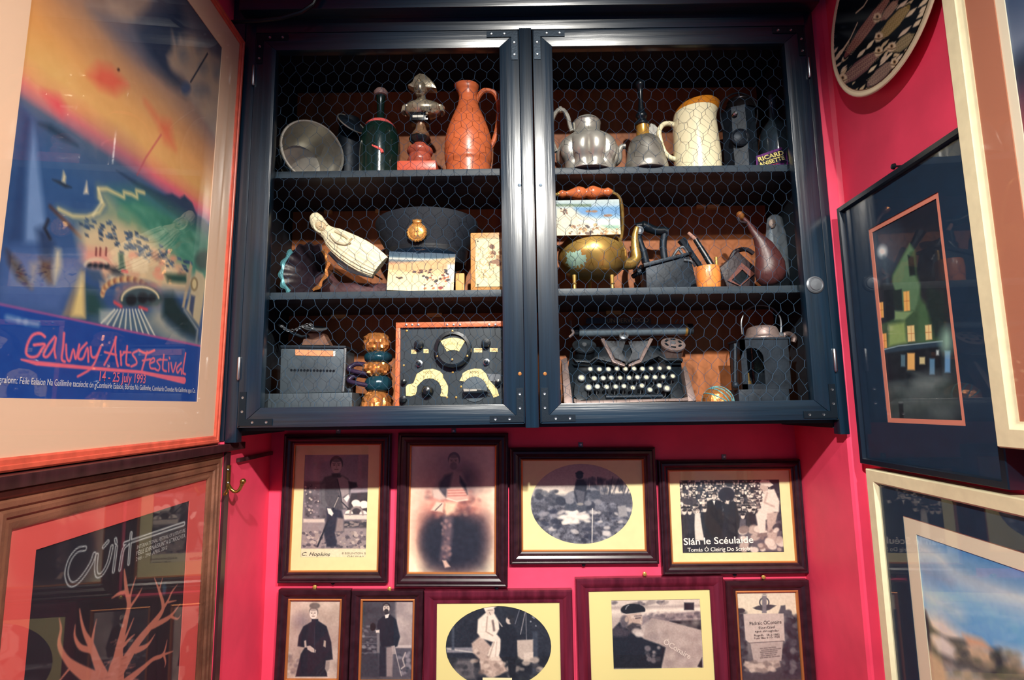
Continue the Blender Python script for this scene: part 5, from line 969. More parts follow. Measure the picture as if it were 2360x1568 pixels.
# --- woman in black
zC = zm(620, 1310, 3.278)
t, s, pl = framed('framed_photograph', 'small framed photograph of a woman in a high-necked black dress', back, [(647, 1355), (811.6, 1356), (805, 1590), (637, 1590)], [(666, 1382), (786, 1382), (782, 1562.6), (658, 1562.6)], frame_dark, PROF_D, G, None, 120, '#b8a8a0', zC, slipm=goldslip, slipw=.004)
s.grad([(0, '#c4b2a4'), (.5, '#a8968e'), (1, '#b8aaa0')]); s.noise(6, .10, 5); s.ell(250, 400, 60, 60, '#7c7078', 30, .7); s.spots(30, 150, 640, 250, 800, ['#8a7c78', '#dccfc2', '#6a6066'], 6, 18, 4, 1, 6, .6)
s.poly([(320, 405), (375, 400), (435, 440), (470, 560), (482, 690), (430, 700), (440, 820), (200, 820), (240, 650), (270, 600), (215, 590), (225, 510), (260, 440)], '#161d2c', 4); s.poly([(265, 550), (280, 545), (285, 600), (268, 600)], '#b0a098', 3).poly([(415, 545), (430, 550), (428, 600), (410, 590)], '#a8988e', 3)
s.poly([(285, 590), (310, 585), (355, 620), (350, 640), (320, 635), (290, 615)], '#b9a8a0', 3).poly([(430, 700), (458, 705), (455, 760), (435, 790), (422, 760)], '#8f8480', 3); s.line([(345, 450), (345, 640)], '#2a3242', 4, 2); face(s, 338, 340, 36, '#dccfc4', '#7c726e', None, -.5); s.ell(345, 285, 40, 24, '#6a625f', 4); s.rect(322, 385, 372, 412, '#1a2030', 3); s.noise(50, .04, 3); s.build('photograph', t, 0, 1.0)
# --- bearded man standing by a balustrade
t, s, pl = framed('framed_photograph', 'small framed photograph of a bearded man standing with a walking stick', back, [(813, 1357), (977, 1357), (975, 1592), (808, 1592)], [(830.5, 1385), (952, 1385), (951, 1566), (827, 1566)], frame_dark, PROF_D, G, None, 120, '#4a4a54', zC, slipm=goldslip, slipw=.004)
s.rect(690, 250, 860, 620, '#3a3e48', 20); s.rect(960, 250, 1095, 620, '#a89a98', 8); s.noise(7, .07, 3); s.spots(14, 965, 270, 1085, 560, ['#bcaea8', '#8a7e80'], 16, 34, 4, 1.4, 14, .5); s.rect(690, 560, 830, 830, '#2e3440', 8)
for y in (520, 570, 600, 640): s.line([(700, y), (830, y)], '#6a6a74', 6, 4, .7)
s.spots(24, 700, 440, 800, 660, ['#6c6c76', '#1c2430', '#8a8a90'], 5, 14, 8, 1.3, 4, .7); s.ell(785, 445, 22, 30, '#14181f', 3); s.rect(940, 590, 1080, 830, '#4c4a56', 12).rect(940, 580, 1080, 604, '#b8acaa', 4); s.spots(20, 980, 640, 1075, 800, ['#8c8690', '#26303e'], 8, 18, 9, 1, 5, .7); s.line([(1030, 640), (1010, 690), (1025, 740), (1000, 760)], '#c4b8b4', 8, 4)
s.poly([(860, 365), (915, 350), (960, 390), (990, 520), (970, 590), (930, 610), (890, 620), (845, 590), (830, 480), (815, 440), (825, 395)], '#161e2c', 4).poly([(875, 600), (940, 590), (930, 820), (885, 820), (880, 700)], '#8a7e80', 6).poly([(835, 590), (885, 600), (885, 820), (830, 820)], '#1c2432', 5); s.poly([(805, 470), (835, 465), (835, 490), (808, 490)], '#d6cac2', 3).poly([(925, 590), (950, 585), (960, 650), (930, 650)], '#9c9090', 3); s.line([(945, 590), (1000, 815)], '#a8a0a0', 6, 2); s.rect(815, 490, 835, 640, '#6e6c72', 4)
face(s, 888, 302, 30, '#d4c6bc', '#2a2a32', '#1e2028', -.3); s.poly([(875, 355), (910, 345), (900, 375), (880, 380)], '#dcd6d0', 2); s.noise(50, .04, 6); s.build('photograph', t, 0, 1.0)
# --- sculptor and statue, oval
t, s, pl = framed('framed_photograph', 'glossy mahogany framed oval photograph of a sculptor beside a seated statue', back, [(980, 1359), (1315, 1354), (1325, 1640), (976, 1640)], [(1007, 1397), (1286, 1393), (1293, 1604), (1005, 1606)], frame_red, PROF_D, G, [(1028, 1395.5), (1270, 1395.5), (1270, 1584), (1028, 1584)], 200, '#1c222e', zC, oval=True, slipm=None, matm=mat('yellow_mat_board', '#d9cf8e', .75))
s.noise(8, .05, 3); s.rect(1340, 600, 1560, 640, '#8a8890', 4, .9); s.line([(1345, 610), (1560, 640)], '#b8b4b0', 8, 3); s.rect(1380, 420, 1400, 620, '#3a4250', 4); s.rect(1990, 480, 2030, 800, '#343c4a', 5); s.line([(1940, 310), (1900, 500)], '#a09ca0', 5, 2).line([(1940, 310), (1945, 540)], '#8a8890', 4, 2).line([(1900, 290), (1860, 420)], '#6c707c', 5, 2); s.spots(10, 1960, 330, 2020, 440, ['#c4c8d0'], 3, 6, 3, 1, 3, .8)
s.poly([(1870, 545), (1995, 540), (1995, 700), (1880, 690)], '#b4a69c', 4).poly([(1925, 640), (1995, 635), (1995, 710), (1925, 705)], '#c9bcb0', 3); s.rect(1400, 690, 1560, 840, '#5c5a60', 10); s.spots(40, 1360, 690, 2050, 840, ['#8a827e', '#3a3c44', '#b5a79c', '#20262f'], 10, 28, 7, 1.4, 5, .8)
s.poly([(1530, 570), (1600, 510), (1700, 620), (1760, 700), (1800, 780), (1690, 830), (1600, 790), (1590, 690), (1540, 640)], '#b39f94', 5); s.spots(24, 1560, 620, 1780, 800, ['#8c7a72', '#d0bfb2', '#6a5c58'], 8, 20, 3, 1.3, 4, .7)
s.poly([(1640, 335), (1700, 340), (1735, 400), (1740, 460), (1720, 500), (1755, 540), (1750, 620), (1735, 670), (1680, 680), (1650, 660), (1690, 560), (1600, 530), (1572, 490), (1578, 390)], '#e0d2c4', 4); s.line([(1650, 370), (1640, 480), (1690, 510)], '#a8968a', 10, 3).line([(1690, 400), (1700, 470)], '#6a5e5c', 16, 4).line([(1700, 560), (1665, 670)], '#a8968a', 8, 3).line([(1720, 560), (1710, 670)], '#b9a99c', 6, 3); s.poly([(1670, 680), (1740, 665), (1745, 700), (1680, 700)], '#cfc0b2', 3)
s.ell(1670, 322, 34, 38, '#cdbdb0', 3); s.poly([(1620, 300), (1640, 285), (1700, 282), (1720, 290), (1700, 300), (1650, 312), (1635, 330)], '#e6dacb', 3); s.line([(1665, 335), (1672, 350)], '#7a6a64', 5, 2).line([(1655, 320), (1690, 318)], '#8a7a72', 5, 2)
s.poly([(1740, 410), (1790, 420), (1850, 430), (1875, 500), (1870, 640), (1860, 840), (1820, 840), (1800, 700), (1750, 640), (1750, 520)], '#141a26', 4); s.ell(1815, 395, 26, 30, '#c4b6ac', 3).ell(1825, 372, 26, 18, '#1c1e26', 3).ell(1835, 400, 18, 24, '#24262e', 3); s.line([(1740, 410), (1760, 440)], '#bcb0a8', 8, 3); s.noise(50, .05, 8); ph = s.build('photograph', t, -.0004, 1.0)
q4 = [pl.hit(*zC(x, y)) for x, y in ((1615, 818), (1835, 820), (1835, 890), (1615, 890))]; MB().prism([pl.p(*q, .0064) for q in q4], pl.n*.0006).build('caption_card', paper, t, smooth=False); text('Is iomaí cor sa saol', pl.p(*pl.hit(*zC(1630, 850)), .007), pl.p(*pl.hit(*zC(1818, 851)), .007), pl.n, darkink, ph, h=.0045, lift=.0004)
# --- man in a beret
zD = zm(1300, 1300, 3.933)
t, s, pl = framed('framed_photograph', 'glossy mahogany framed photograph of a man in a beret beside a carved stone', back, [(1326, 1330), (1661.5, 1324), (1676, 1602), (1331, 1607)], [(1359, 1371), (1637, 1363), (1647, 1565), (1365, 1570)], frame_red, PROF_D, G, [(1409, 1382.6), (1613.5, 1379), (1617, 1537), (1412, 1541)], 190, '#b0a29c', zD, matm=MATS['yellow_mat_board'])
s.rect(420, 310, 1260, 480, '#c9bcb2', 10); s.line([(430, 400), (1250, 380)], '#9c8e8a', 16, 8).line([(430, 440), (1250, 410)], '#e0d4c6', 12, 8); s.spots(14, 440, 340, 1040, 375, ['#4a4650', '#8a807e'], 8, 22, 3, 2, 4, .7); s.rect(1088, 352, 1178, 420, '#161c28', 4); s.poly([(720, 470), (1240, 430), (1240, 540), (980, 530), (800, 500), (700, 560), (640, 560)], '#7c7074', 6); s.spots(60, 730, 440, 1230, 510, ['#a89a96', '#4c4850', '#8a7c7c'], 6, 16, 5, 1.4, 5, .6)
s.poly([(960, 520), (1240, 510), (1245, 620), (1100, 570)], '#10161f', 6); s.poly([(790, 495), (830, 500), (1245, 600), (1250, 950), (870, 950), (880, 760), (715, 660), (740, 590)], '#a59690', 4); s.noise(10, .06, 6, x0=.3); s.spots(50, 760, 520, 1230, 930, ['#b8aaa2', '#8c7e7c'], 12, 36, 7, 1.3, 14, .4); s.poly([(1210, 930), (1250, 850), (1255, 950)], '#10161f', 4)
s.poly([(430, 610), (500, 530), (560, 540), (640, 600), (720, 680), (860, 730), (920, 760), (880, 950), (430, 950)], '#131a26', 5); s.spots(12, 750, 760, 860, 880, ['#6a646a', '#8a8282', '#3a3a42'], 12, 26, 4, 1, 5, .9); s.poly([(430, 610), (480, 560), (620, 620), (560, 660), (440, 660)], '#3a3640', 8)
s.poly([(540, 465), (695, 445), (712, 500), (706, 545), (690, 590), (640, 610), (560, 580)], '#b09a8e', 4); s.ell(545, 525, 38, 58, '#57525a', 6, .95); s.ell(566, 505, 16, 24, '#a89488', 3); s.poly([(600, 470), (690, 458), (700, 480), (610, 495)], '#c9b6aa', 5); s.poly([(560, 570), (620, 535), (690, 550), (700, 590), (640, 620), (590, 620)], '#38353c', 5); s.ell(655, 615, 40, 30, '#b4a8a2', 6, .95); s.ell(680, 642, 38, 24, '#cfc4bc', 6, .9); s.line([(650, 495), (690, 490)], '#4a4248', 10, 3).line([(640, 475), (700, 470)], '#5a5054', 8, 4); s.poly([(690, 505), (710, 530), (690, 540)], '#c4b2a6', 3); s.line([(660, 560), (695, 560)], '#6c6468', 8, 3)
s.poly(arc(625, 420, 112, 58, 180, 375)+[(560, 455), (520, 445)], '#10161f', 3); s.line(arc(600, 420, 42, 46, 190, 250), '#b4b4b8', 6, 3); s.line([(516, 440), (560, 460)], '#b4aca8', 6, 3); s.noise(60, .05, 3); ph = s.build('photograph', t, 0, 1.0)
text('ÓConaire', pl.p(*pl.hit(*zD(890, 712)), .0048), pl.p(*pl.hit(*zD(1130, 858)), .0048), pl.n, mat('pale_carving', '#cfc2b8', .6), ph, h=.013, bold=.01)
# --- gravestone
t, s, pl = framed('framed_photograph', 'small framed photograph of an inscribed gravestone below a Celtic cross', back, [(1669, 1335.6), (1858, 1333), (1873, 1596), (1679, 1598)], [(1696.6, 1361.5), (1838.5, 1360), (1850.5, 1562), (1707, 1564)], frame_dark, PROF_D, G, None, 140, '#cfc4ae', zD, slipm=goldslip, slipw=.004)
s.grad([(0, '#cfc6b2'), (.25, '#d6ccb4'), (.4, '#8c8a88'), (1, '#30343e')]); s.rect(1560, 440, 1650, 1030, '#2e343e', 14).rect(1985, 470, 2180, 1030, '#2a303c', 14); s.spots(50, 1570, 410, 1660, 900, ['#20262f', '#4a4e56', '#3a3e48'], 10, 26, 3, 1, 5, .8); s.spots(60, 1960, 420, 2160, 1000, ['#1c222c', '#4c5058', '#363c46', '#6a6c70'], 12, 32, 5, 1, 6, .7)
s.ell(1605, 425, 36, 22, '#2a3038', 4); s.poly([(1965, 380), (2005, 375), (2010, 420), (2060, 430), (2080, 500), (1940, 460)], '#4a5058', 4); s.rect(1795, 262, 1835, 445, '#7c7c80', 3); s.rect(1793, 262, 1837, 292, '#c8c2b4', 3).rect(1800, 270, 1830, 284, '#8a8680', 2); s.line(arc(1815, 350, 42, 42, 0, 360), '#4a4e56', 13, 2); s.poly([(1710, 400), (1760, 380), (1870, 370), (1925, 378), (1860, 420), (1815, 430), (1740, 415)], '#3a3e46', 3); s.rect(1797, 290, 1833, 445, '#6e6e74', 4)
s.poly([(1625, 455), (1990, 450), (2000, 700), (1690, 725), (1645, 690)], '#b9aea6', 3).poly([(1690, 725), (1985, 700), (1970, 880), (1720, 900)], '#a89e98', 3).line([(1650, 720), (1990, 700)], '#5a5658', 5, 2); s.poly([(1640, 880), (1720, 900), (1950, 870), (1960, 930), (1850, 980), (1700, 985), (1625, 920)], '#a59a90', 6); s.spots(24, 1650, 890, 1940, 975, ['#c4b8ac', '#7a726e'], 10, 24, 4, 1.5, 5, .7); rq = np.random.RandomState(5)
for k in range(6):
    x = 1775+rq.uniform(0, 18); y = 770+k*17
    while x < 1905+rq.uniform(0, 20): L = rq.uniform(14, 40); s.line([(x, y-(x-1775)*.1), (x+L, y-(x+L-1775)*.1)], '#4a4648', 8, 2.5, .75); x += L+rq.uniform(8, 14)
s.noise(50, .05, 7); ph = s.build('photograph', t, 0, 1.0)
hp = lambda x, y: pl.p(*pl.hit(*zD(x, y)), .0048)
for tx, x0, y0, x1, y1, hh in (('Pádraic ÓConaire', 1675, 550, 1962, 533, .0082), ('Fíor-Gael', 1758, 586, 1902, 575, .0062), ('agus sár-ughdar', 1722, 614, 1940, 605, .0050), ('Rugadh   28-2-1882', 1716, 650, 1945, 640, .0045), ('Fuair Bás 6-10-1928', 1716, 676, 1945, 662, .0045)): text(tx, hp(x0, y0), hp(x1, y1), pl.n, darkink, ph, h=hh)
# --- screws and clips that hold the frames
for u, v, lb, mm in ((728, 1351, 'screw in the wall above the photograph of the woman in black', brass), (899, 1355, 'screw above the photograph of the man with a walking stick', brass), (770, 1341, 'dark screw under the photograph of the boy with a gun', iron), (1344, 1299, 'dark screw under the oval photograph of the figure on rocks', iron), (1484, 1321, 'screw in the wall above the photograph of the man in a beret', brass), (1690, 1322, 'dark screw under the photograph of the crowd', iron), (1756, 1328, 'screw in the wall above the photograph of the gravestone', brass), (1145, 1352, 'dark screw under the sepia photograph of the bearded man', iron)):
    p = at(u, v, YW); MB().lathe((p[0], YW, p[2]), [(.002, 0), (.002, .006), (.0052, .007), (.0048, .010), (.002, .0115), (0, .0115)], 14, FY).build('wall_screw', mm, None, base=(p[0], YW, p[2]), label='round-headed '+lb, cat='screw', group='screws on the red wall')
for u, v, lb in ((780, 991, 'the boy with a gun'), (1046, 993, 'the sepia bearded man'), (1338, 1025, 'the figure on rocks'), (1668, 1053, 'the crowd')):
    p = at(u, v, YW); t = thing('mirror_clip', 'small metal hanging clip above the photograph of '+lb, 'clip', (p[0], YW, p[2]), 'hanging clips above the photographs')
    MB().box((p[0]-.006, YW-.002, p[2]-.012), (p[0]+.006, YW-.0002, p[2]+.006)).build('plate', oldsilver, t, bevel=.0006); MB().lathe((p[0], YW-.002, p[2]), [(.003, 0), (.0026, .0015), (0, .002)], 10, FY).build('screw', steel, t)
# ---------------------------------------------------------------- pictures on the side walls
def wallframe(name, label, wp, d, off, R, mw, fmat, prof_, lean=0., cat='picture', openings=(), W=240, base='#888888', z=None, pane=True):
    """R = s0, s1 (image left to right along the wall), z top, z bottom; openings = nested (s0, s1, zt, zb, material, name); the last opening shows the print"""
    s0, s1, zt_, zb_ = R; sg = 1 if s1 > s0 else -1; D = (LD if wp is Lp else RD)*sg; top = wp(s0, off+lean, zt_); bot = wp(s0, off, zb_); ey = nrm(bot-top); pl = Pl(top, D, ey)
    w, h = abs(s1-s0), np.linalg.norm(bot-top); t = thing(name, label, cat, pl.p(w/2, h, 0)); loc = lambda o: (abs(o[0]-s0), zt_-o[2], abs(o[1]-s0), zt_-o[3])
    moulding(pl, (0, 0, w, h), prof_(mw), 'frame', fmat, t); MB().prism([pl.p(.003, .003, -.010), pl.p(w-.003, .003, -.010), pl.p(w-.003, h-.003, -.010), pl.p(.003, h-.003, -.010)], pl.n*.004).build('backing', darkwood, t, smooth=False)
    cur = (mw-.002, mw-.002, w-mw+.002, h-mw+.002); zc = .0045
    for k, o in enumerate(openings):
        H = loc(o); board(pl, cur, H, zc, .0014, o[5], o[4], t); cur = (H[0]-.001, H[1]-.001, H[2]+.001, H[3]+.001); zc -= .0018
    sh = Sheet(pl.p(cur[0], cur[1], zc), pl.ex, pl.ey, cur[2]-cur[0], cur[3]-cur[1], pl.n, W, base, z)
    if pane: MB().prism([pl.p(mw-.002, mw-.002, .006), pl.p(w-mw+.002, mw-.002, .006), pl.p(w-mw+.002, h-mw+.002, .006), pl.p(mw-.002, h-mw+.002, .006)], pl.n*.0009).build('glass_pane', glass, t, smooth=False)
    sh.pl = pl; sh.zc = zc; return t, sh
def W_prof(lo, kind):
    if kind == 'thin': return lambda w: [(0, lo), (0, .008), (w*.15, .010), (w*.45, .010), (w*.5, .0085), (w*.85, .0085), (w, .007), (w, -.004)]
    if kind == 'reeded': return lambda w: [(0, lo), (0, .010), (w*.05, .014), (w*.16, .015), (w*.22, .012), (w*.30, .015), (w*.42, .015), (w*.48, .0115), (w*.55, .014), (w*.66, .0135), (w*.72, .010), (w*.80, .011), (w*.9, .010), (w, .007), (w, -.004)]
    return lambda w: [(0, lo), (0, .012), (w*.08, .014), (w*.85, .014), (w*.92, .011), (w, .007), (w, -.004)]
salmon = mat('salmon_frame', '#d8604c', .35, var=(50, .15)); peach = mat('peach_mat_board', '#efd0b4', .8); oak = mat('grained_oak_frame', '#7a5240', .45, var=(40, .5, (.25, .25, .25)), bump=(120, .5)); redmat = mat('coral_mat_board', '#e0605c', .8)
z1 = zm(0, 0, 2.8); z2 = zm(0, 500, 2.613); z3 = zm(0, 1020, 2.861)
# --- arts festival poster
t, s = wallframe('framed_poster', 'large framed arts festival poster with an orange sunset over a harbour town', Lp, -.0155, -.0155, (-.640, -.004, 2.552, 1.632), .017, salmon, W_prof(-.012, 'thin'), .0105, openings=[(-.548, -.094, 2.472, 1.7185, peach, 'mat_board')], W=330, base='#2a4f86', z=z1)
pl = s.pl; s.grad([(0, '#43506a'), (.12, '#7a7684'), (.2, '#8d7f86'), (.27, '#b08c84'), (.32, '#e0a070'), (.38, '#f0b272'), (.44, '#f2bf7a'), (.472, '#f0a07c'), (.492, '#e8708a'), (.508, '#b06a92'), (.522, '#3a5f92'), (.6, '#2e5a94'), (.8, '#2f5590'), (1, '#2a4c88')]); s.noise(5, .05, 3, y1=.48)
s.ell(300, 130, 330, 110, '#f2b060', 120, .7); s.ell(880, 650, 380, 230, '#f0c07c', 140, .6); s.ell(300, 490, 110, 90, '#eed28a', 60, .6)
# storm clouds and pale leaf-shaped cloud
s.poly([(440, 0), (640, 80), (860, 130), (960, 60), (1040, 0), (1240, 0), (1460, 330), (1450, 420), (1410, 950), (1160, 690), (900, 470), (740, 330), (560, 130)], '#7d7686', 110, .55)
s.poly([(860, 160), (1000, 60), (1150, 0), (1200, 150), (1190, 300), (1100, 420), (1180, 520), (1220, 590), (1190, 600), (1080, 520), (960, 400), (880, 260)], '#2c3f60', 26, .95); s.poly([(600, 60), (720, 110), (860, 130), (900, 260), (1000, 420), (900, 380), (760, 250), (650, 120)], '#5c6784', 30, .7)
s.poly([(560, 40), (700, 10), (840, -40), (1000, -60), (960, 40), (850, 130), (780, 120), (680, 60)], '#b09c92', 12, .9); s.poly([(700, 0), (800, 20), (850, 100), (800, 90), (720, 60)], '#c4ac9c', 18, .8)
s.poly([(1110, 200), (1140, 280), (1160, 230), (1190, 280), (1260, 230), (1320, 310), (1420, 380), (1440, 700), (1400, 900), (1230, 640), (1170, 600), (1230, 560), (1200, 510), (1110, 440), (1080, 370), (1110, 330)], '#a89a92', 12, .9)
for x, y, a_, b_ in ((1140, 390, 40, 55), (1210, 300, 40, 60), (1300, 370, 50, 50), (1250, 470, 45, 40), (1350, 480, 40, 40), (1390, 560, 40, 60), (1350, 700, 50, 60)): s.ell(x, y, a_, b_, '#c2ac98', 22, .7)
for x, y, a_, b_ in ((1180, 350, 26, 40), (1290, 300, 24, 50), (1310, 440, 24, 30), (1400, 470, 22, 40), (1300, 580, 50, 26)): s.ell(x, y, a_, b_, '#6a7688', 18, .7)
s.ell(1200, 570, 30, 40, '#4a5e84', 8); s.line([(1340, 345), (1230, 530)], '#28324a', 7, 2)
# kites
s.poly([(640, 420), (720, 440), (820, 545), (740, 600), (640, 560), (575, 490)], '#ea6a58', 16, .9); s.poly([(285, 605), (380, 625), (410, 680), (400, 750), (350, 700)], '#ec5a68', 14, .9); s.poly([(940, 660), (1030, 770), (1100, 790), (1110, 880), (1130, 960), (1060, 910), (1020, 800)], '#ee7a5e', 18, .8)
s.line([(1040, 870), (940, 1020), (885, 1130)], '#d05a68', 6, 3); s.ell(765, 450, 8, 9, '#4a2a2a', 3)
# sea and headland
s.poly([(255, 800), (330, 810), (420, 870), (500, 940), (400, 900), (300, 830)], '#1f3a52', 8); s.ell(620, 1120, 250, 140, '#264f88', 80, .5); s.line([(230, 960), (520, 1110), (700, 1180)], '#4a76a8', 40, 60, .4)
# cloaked figures with veil on the left edge
s.poly([(205, 770), (230, 900), (270, 1250), (310, 1568), (150, 1568), (165, 1200), (185, 900)], '#6f95cc', 8).poly([(150, 720), (205, 770), (170, 1100), (150, 1568), (50, 1568), (90, 1150)], '#24467c', 10)
s.poly([(750, 1100), (900, 1180), (1060, 1260), (1110, 1250), (1160, 1280), (1190, 1260), (1240, 1310), (1270, 1390), (1320, 1420), (1380, 1500), (1340, 1560), (1100, 1370)], '#2a4468', 5)
s.poly([(720, 1250), (900, 1240), (1100, 1350), (1380, 1530), (1380, 1900), (900, 1620), (760, 1420)], '#3f8c7c', 30); s.poly([(690, 1230), (640, 1210), (640, 1270), (670, 1330), (600, 1400), (500, 1400), (380, 1360), (520, 1440), (560, 1568), (1000, 1568), (880, 1420), (760, 1330), (720, 1270)], '#9fb08c', 18, .8)
for k in range(40): r = np.random.RandomState(k); x, y = r.uniform(780, 1350), 0; x = r.uniform(760, 1340); y = r.uniform(1290, 1480)+(x-780)*.35; s.line([(x, y), (x+r.uniform(20, 70), y+r.uniform(10, 50)), (x+r.uniform(30, 90), y+r.uniform(30, 60))], ['#6fb09c', '#2f7a6a', '#58a08c'][k % 3], r.uniform(8, 20), 10, .6)
s.line([(930, 1245), (880, 1230), (885, 1275), (850, 1255), (800, 1240), (800, 1275), (750, 1250), (690, 1220), (635, 1220), (640, 1280), (670, 1320), (640, 1370), (560, 1400), (470, 1395), (380, 1350)], '#e6dca0', 16, 5); s.line([(635, 1220), (660, 1300), (600, 1390)], '#f2eec0', 10, 4)
s.poly([(340, 1160), (390, 1170), (460, 1210), (420, 1210)], '#22303e', 4); s.poly([(410, 1105), (425, 1140), (420, 1180), (400, 1170)], '#e8dcb0', 4).poly([(560, 1170), (570, 1250), (540, 1250)], '#e8e0c8', 4); s.line([(325, 1335), (420, 1430), (520, 1530)], '#4a3a44', 22, 4)
# lower half: town, bridge, river
s.z = z2
s.poly([(470, 90), (560, 40), (700, 30), (900, 120), (1020, 220), (1120, 300), (1180, 380), (1120, 460), (950, 440), (760, 380), (600, 330), (500, 240)], '#d8c8a4', 20); r = np.random.RandomState(8)
for k in range(110):
    q = r.uniform(0, 1); x = 530+q*560+r.uniform(-70, 90); y = 20+q*270+r.uniform(-30, 60); w_ = r.uniform(14, 30); s.poly([(x, y), (x+w_, y+8), (x+w_+4, y+24), (x+4, y+16)], ['#34547c', '#2a4468', '#466890'][k % 3], 3)
s.spots(60, 600, 200, 1100, 440, ['#efe2c0', '#e0b89a', '#f0d8b0', '#c49a84', '#e8a48c'], 10, 26, 12, 1.1, 6, .8)
s.poly([(480, 180), (640, 200), (680, 290), (560, 330), (490, 260)], '#e6a89a', 12); 
for x in (580, 605, 640): s.line([(x, 190), (x-2, 230)], '#6a2a34', 9, 3)
s.poly([(800, 250), (900, 250), (890, 330), (800, 330)], '#efe0bc', 5)
for k in range(4): s.ell(540+k*34, 292+k*2, 17, 17, '#1e2a3c', 4)
s.poly([(640, 300), (720, 310), (740, 350), (680, 340)], '#1e2c40', 8); s.line(arc(580, 300, 70, 45, 190, 330), '#e6dcc0', 12, 4); s.poly([(510, 310), (600, 320), (640, 400), (560, 390)], '#3a5a84', 8)
s.poly([(715, 220), (740, 220), (755, 320), (720, 320)], '#1f5a54', 5); s.poly([(500, 420), (580, 450), (640, 560), (600, 620), (510, 600)], '#1d4a50', 14); s.poly([(990, 340), (1120, 350), (1130, 400), (1010, 390)], '#23504c', 8)
for k in range(30): q = k/29; a_ = math.pi*(1-q*.9); s.ell(760+130*math.cos(a_)*1.1, 460-95*math.sin(a_)+10, 11, 17, ['#c49a72', '#e6c890', '#8a5a50'][k % 3], 4)
s.poly(arc(840, 500, 150, 110, 180, 360)+[(960, 540), (720, 540)], '#7a6a80', 10, .9); s.poly(arc(850, 505, 130, 85, 180, 360)+[(950, 540), (740, 540)], '#2e4a58', 5); s.line(arc(845, 500, 112, 78, 180, 350), '#e8dcb4', 12, 3)
for x, y, q in ((790, 500, 32), (860, 488, 32), (915, 490, 24)): s.ell(x, y, q, q*1.05, '#101c2a', 4)
s.poly([(560, 620), (620, 560), (660, 560), (760, 580), (860, 580), (930, 560), (1010, 640), (1220, 780), (900, 720), (620, 660)], '#4f7088', 14, .9); s.poly([(930, 540), (980, 530), (1010, 640), (1120, 740), (1200, 780), (1000, 730), (900, 640)], '#c8c8b4', 24, .7); s.line([(690, 515), (730, 540)], '#e8505a', 14, 4).line([(840, 545), (885, 560)], '#e8505a', 12, 4).line([(735, 325), (765, 330)], '#e8606a', 12, 4)
s.poly([(980, 470), (1040, 460), (1100, 560), (1180, 640), (1190, 740), (1100, 700), (980, 600)], '#17343c', 14)
for k in range(10): s.line([(690+k*18, 560), (610+k*36, 640+k*9)], '#dfe6da', 9, 2.5) if k % 1 == 0 else None
s.poly([(600, 560), (690, 560), (640, 650), (600, 630)], '#dfe6da', 6, .5)
# pillars, cloaks
s.poly([(490, 310), (510, 330), (515, 610), (370, 600), (430, 440)], '#8a806e', 5).poly([(480, 340), (500, 350), (510, 605), (430, 600), (460, 460)], '#e0cf8e', 8); s.poly([(330, 180), (380, 240), (490, 200), (480, 340), (360, 600), (0, 530), (0, 400), (40, 200)], '#4a6cae', 20, .85); s.poly([(40, 200), (120, 280), (190, 430), (110, 380), (50, 280)], '#3a3440', 8).poly([(240, 250), (310, 260), (320, 400), (290, 400), (240, 330)], '#4c3c44', 8).poly([(180, 280), (240, 270), (190, 430)], '#8c90a0', 8).poly([(330, 190), (365, 200), (370, 300), (330, 400), (320, 320)], '#c2c0ae', 8); s.poly([(220, 80), (260, 60), (330, 160), (310, 260), (250, 250)], '#24406e', 10); s.line([(290, 20), (270, 70), (300, 130)], '#161c2c', 16, 4)
s.poly([(1145, 270), (1160, 300), (1110, 550), (1095, 545)], '#b8ac94', 4); s.poly([(1180, 320), (1220, 340), (1240, 380), (1220, 540), (1200, 660), (1120, 560), (1150, 440)], '#c9c0a0', 6); s.ell(1170, 405, 22, 42, '#8a7a58', 4).ell(1170, 405, 13, 30, '#d8cc9c', 3); s.poly([(1150, 470), (1175, 480), (1160, 600), (1140, 560)], '#3a4a70', 5); s.ell(1225, 260, 50, 60, '#1f3c3c', 10, .8); s.line([(1110, 560), (1190, 680), (1180, 780)], '#8c9aa4', 14, 5)
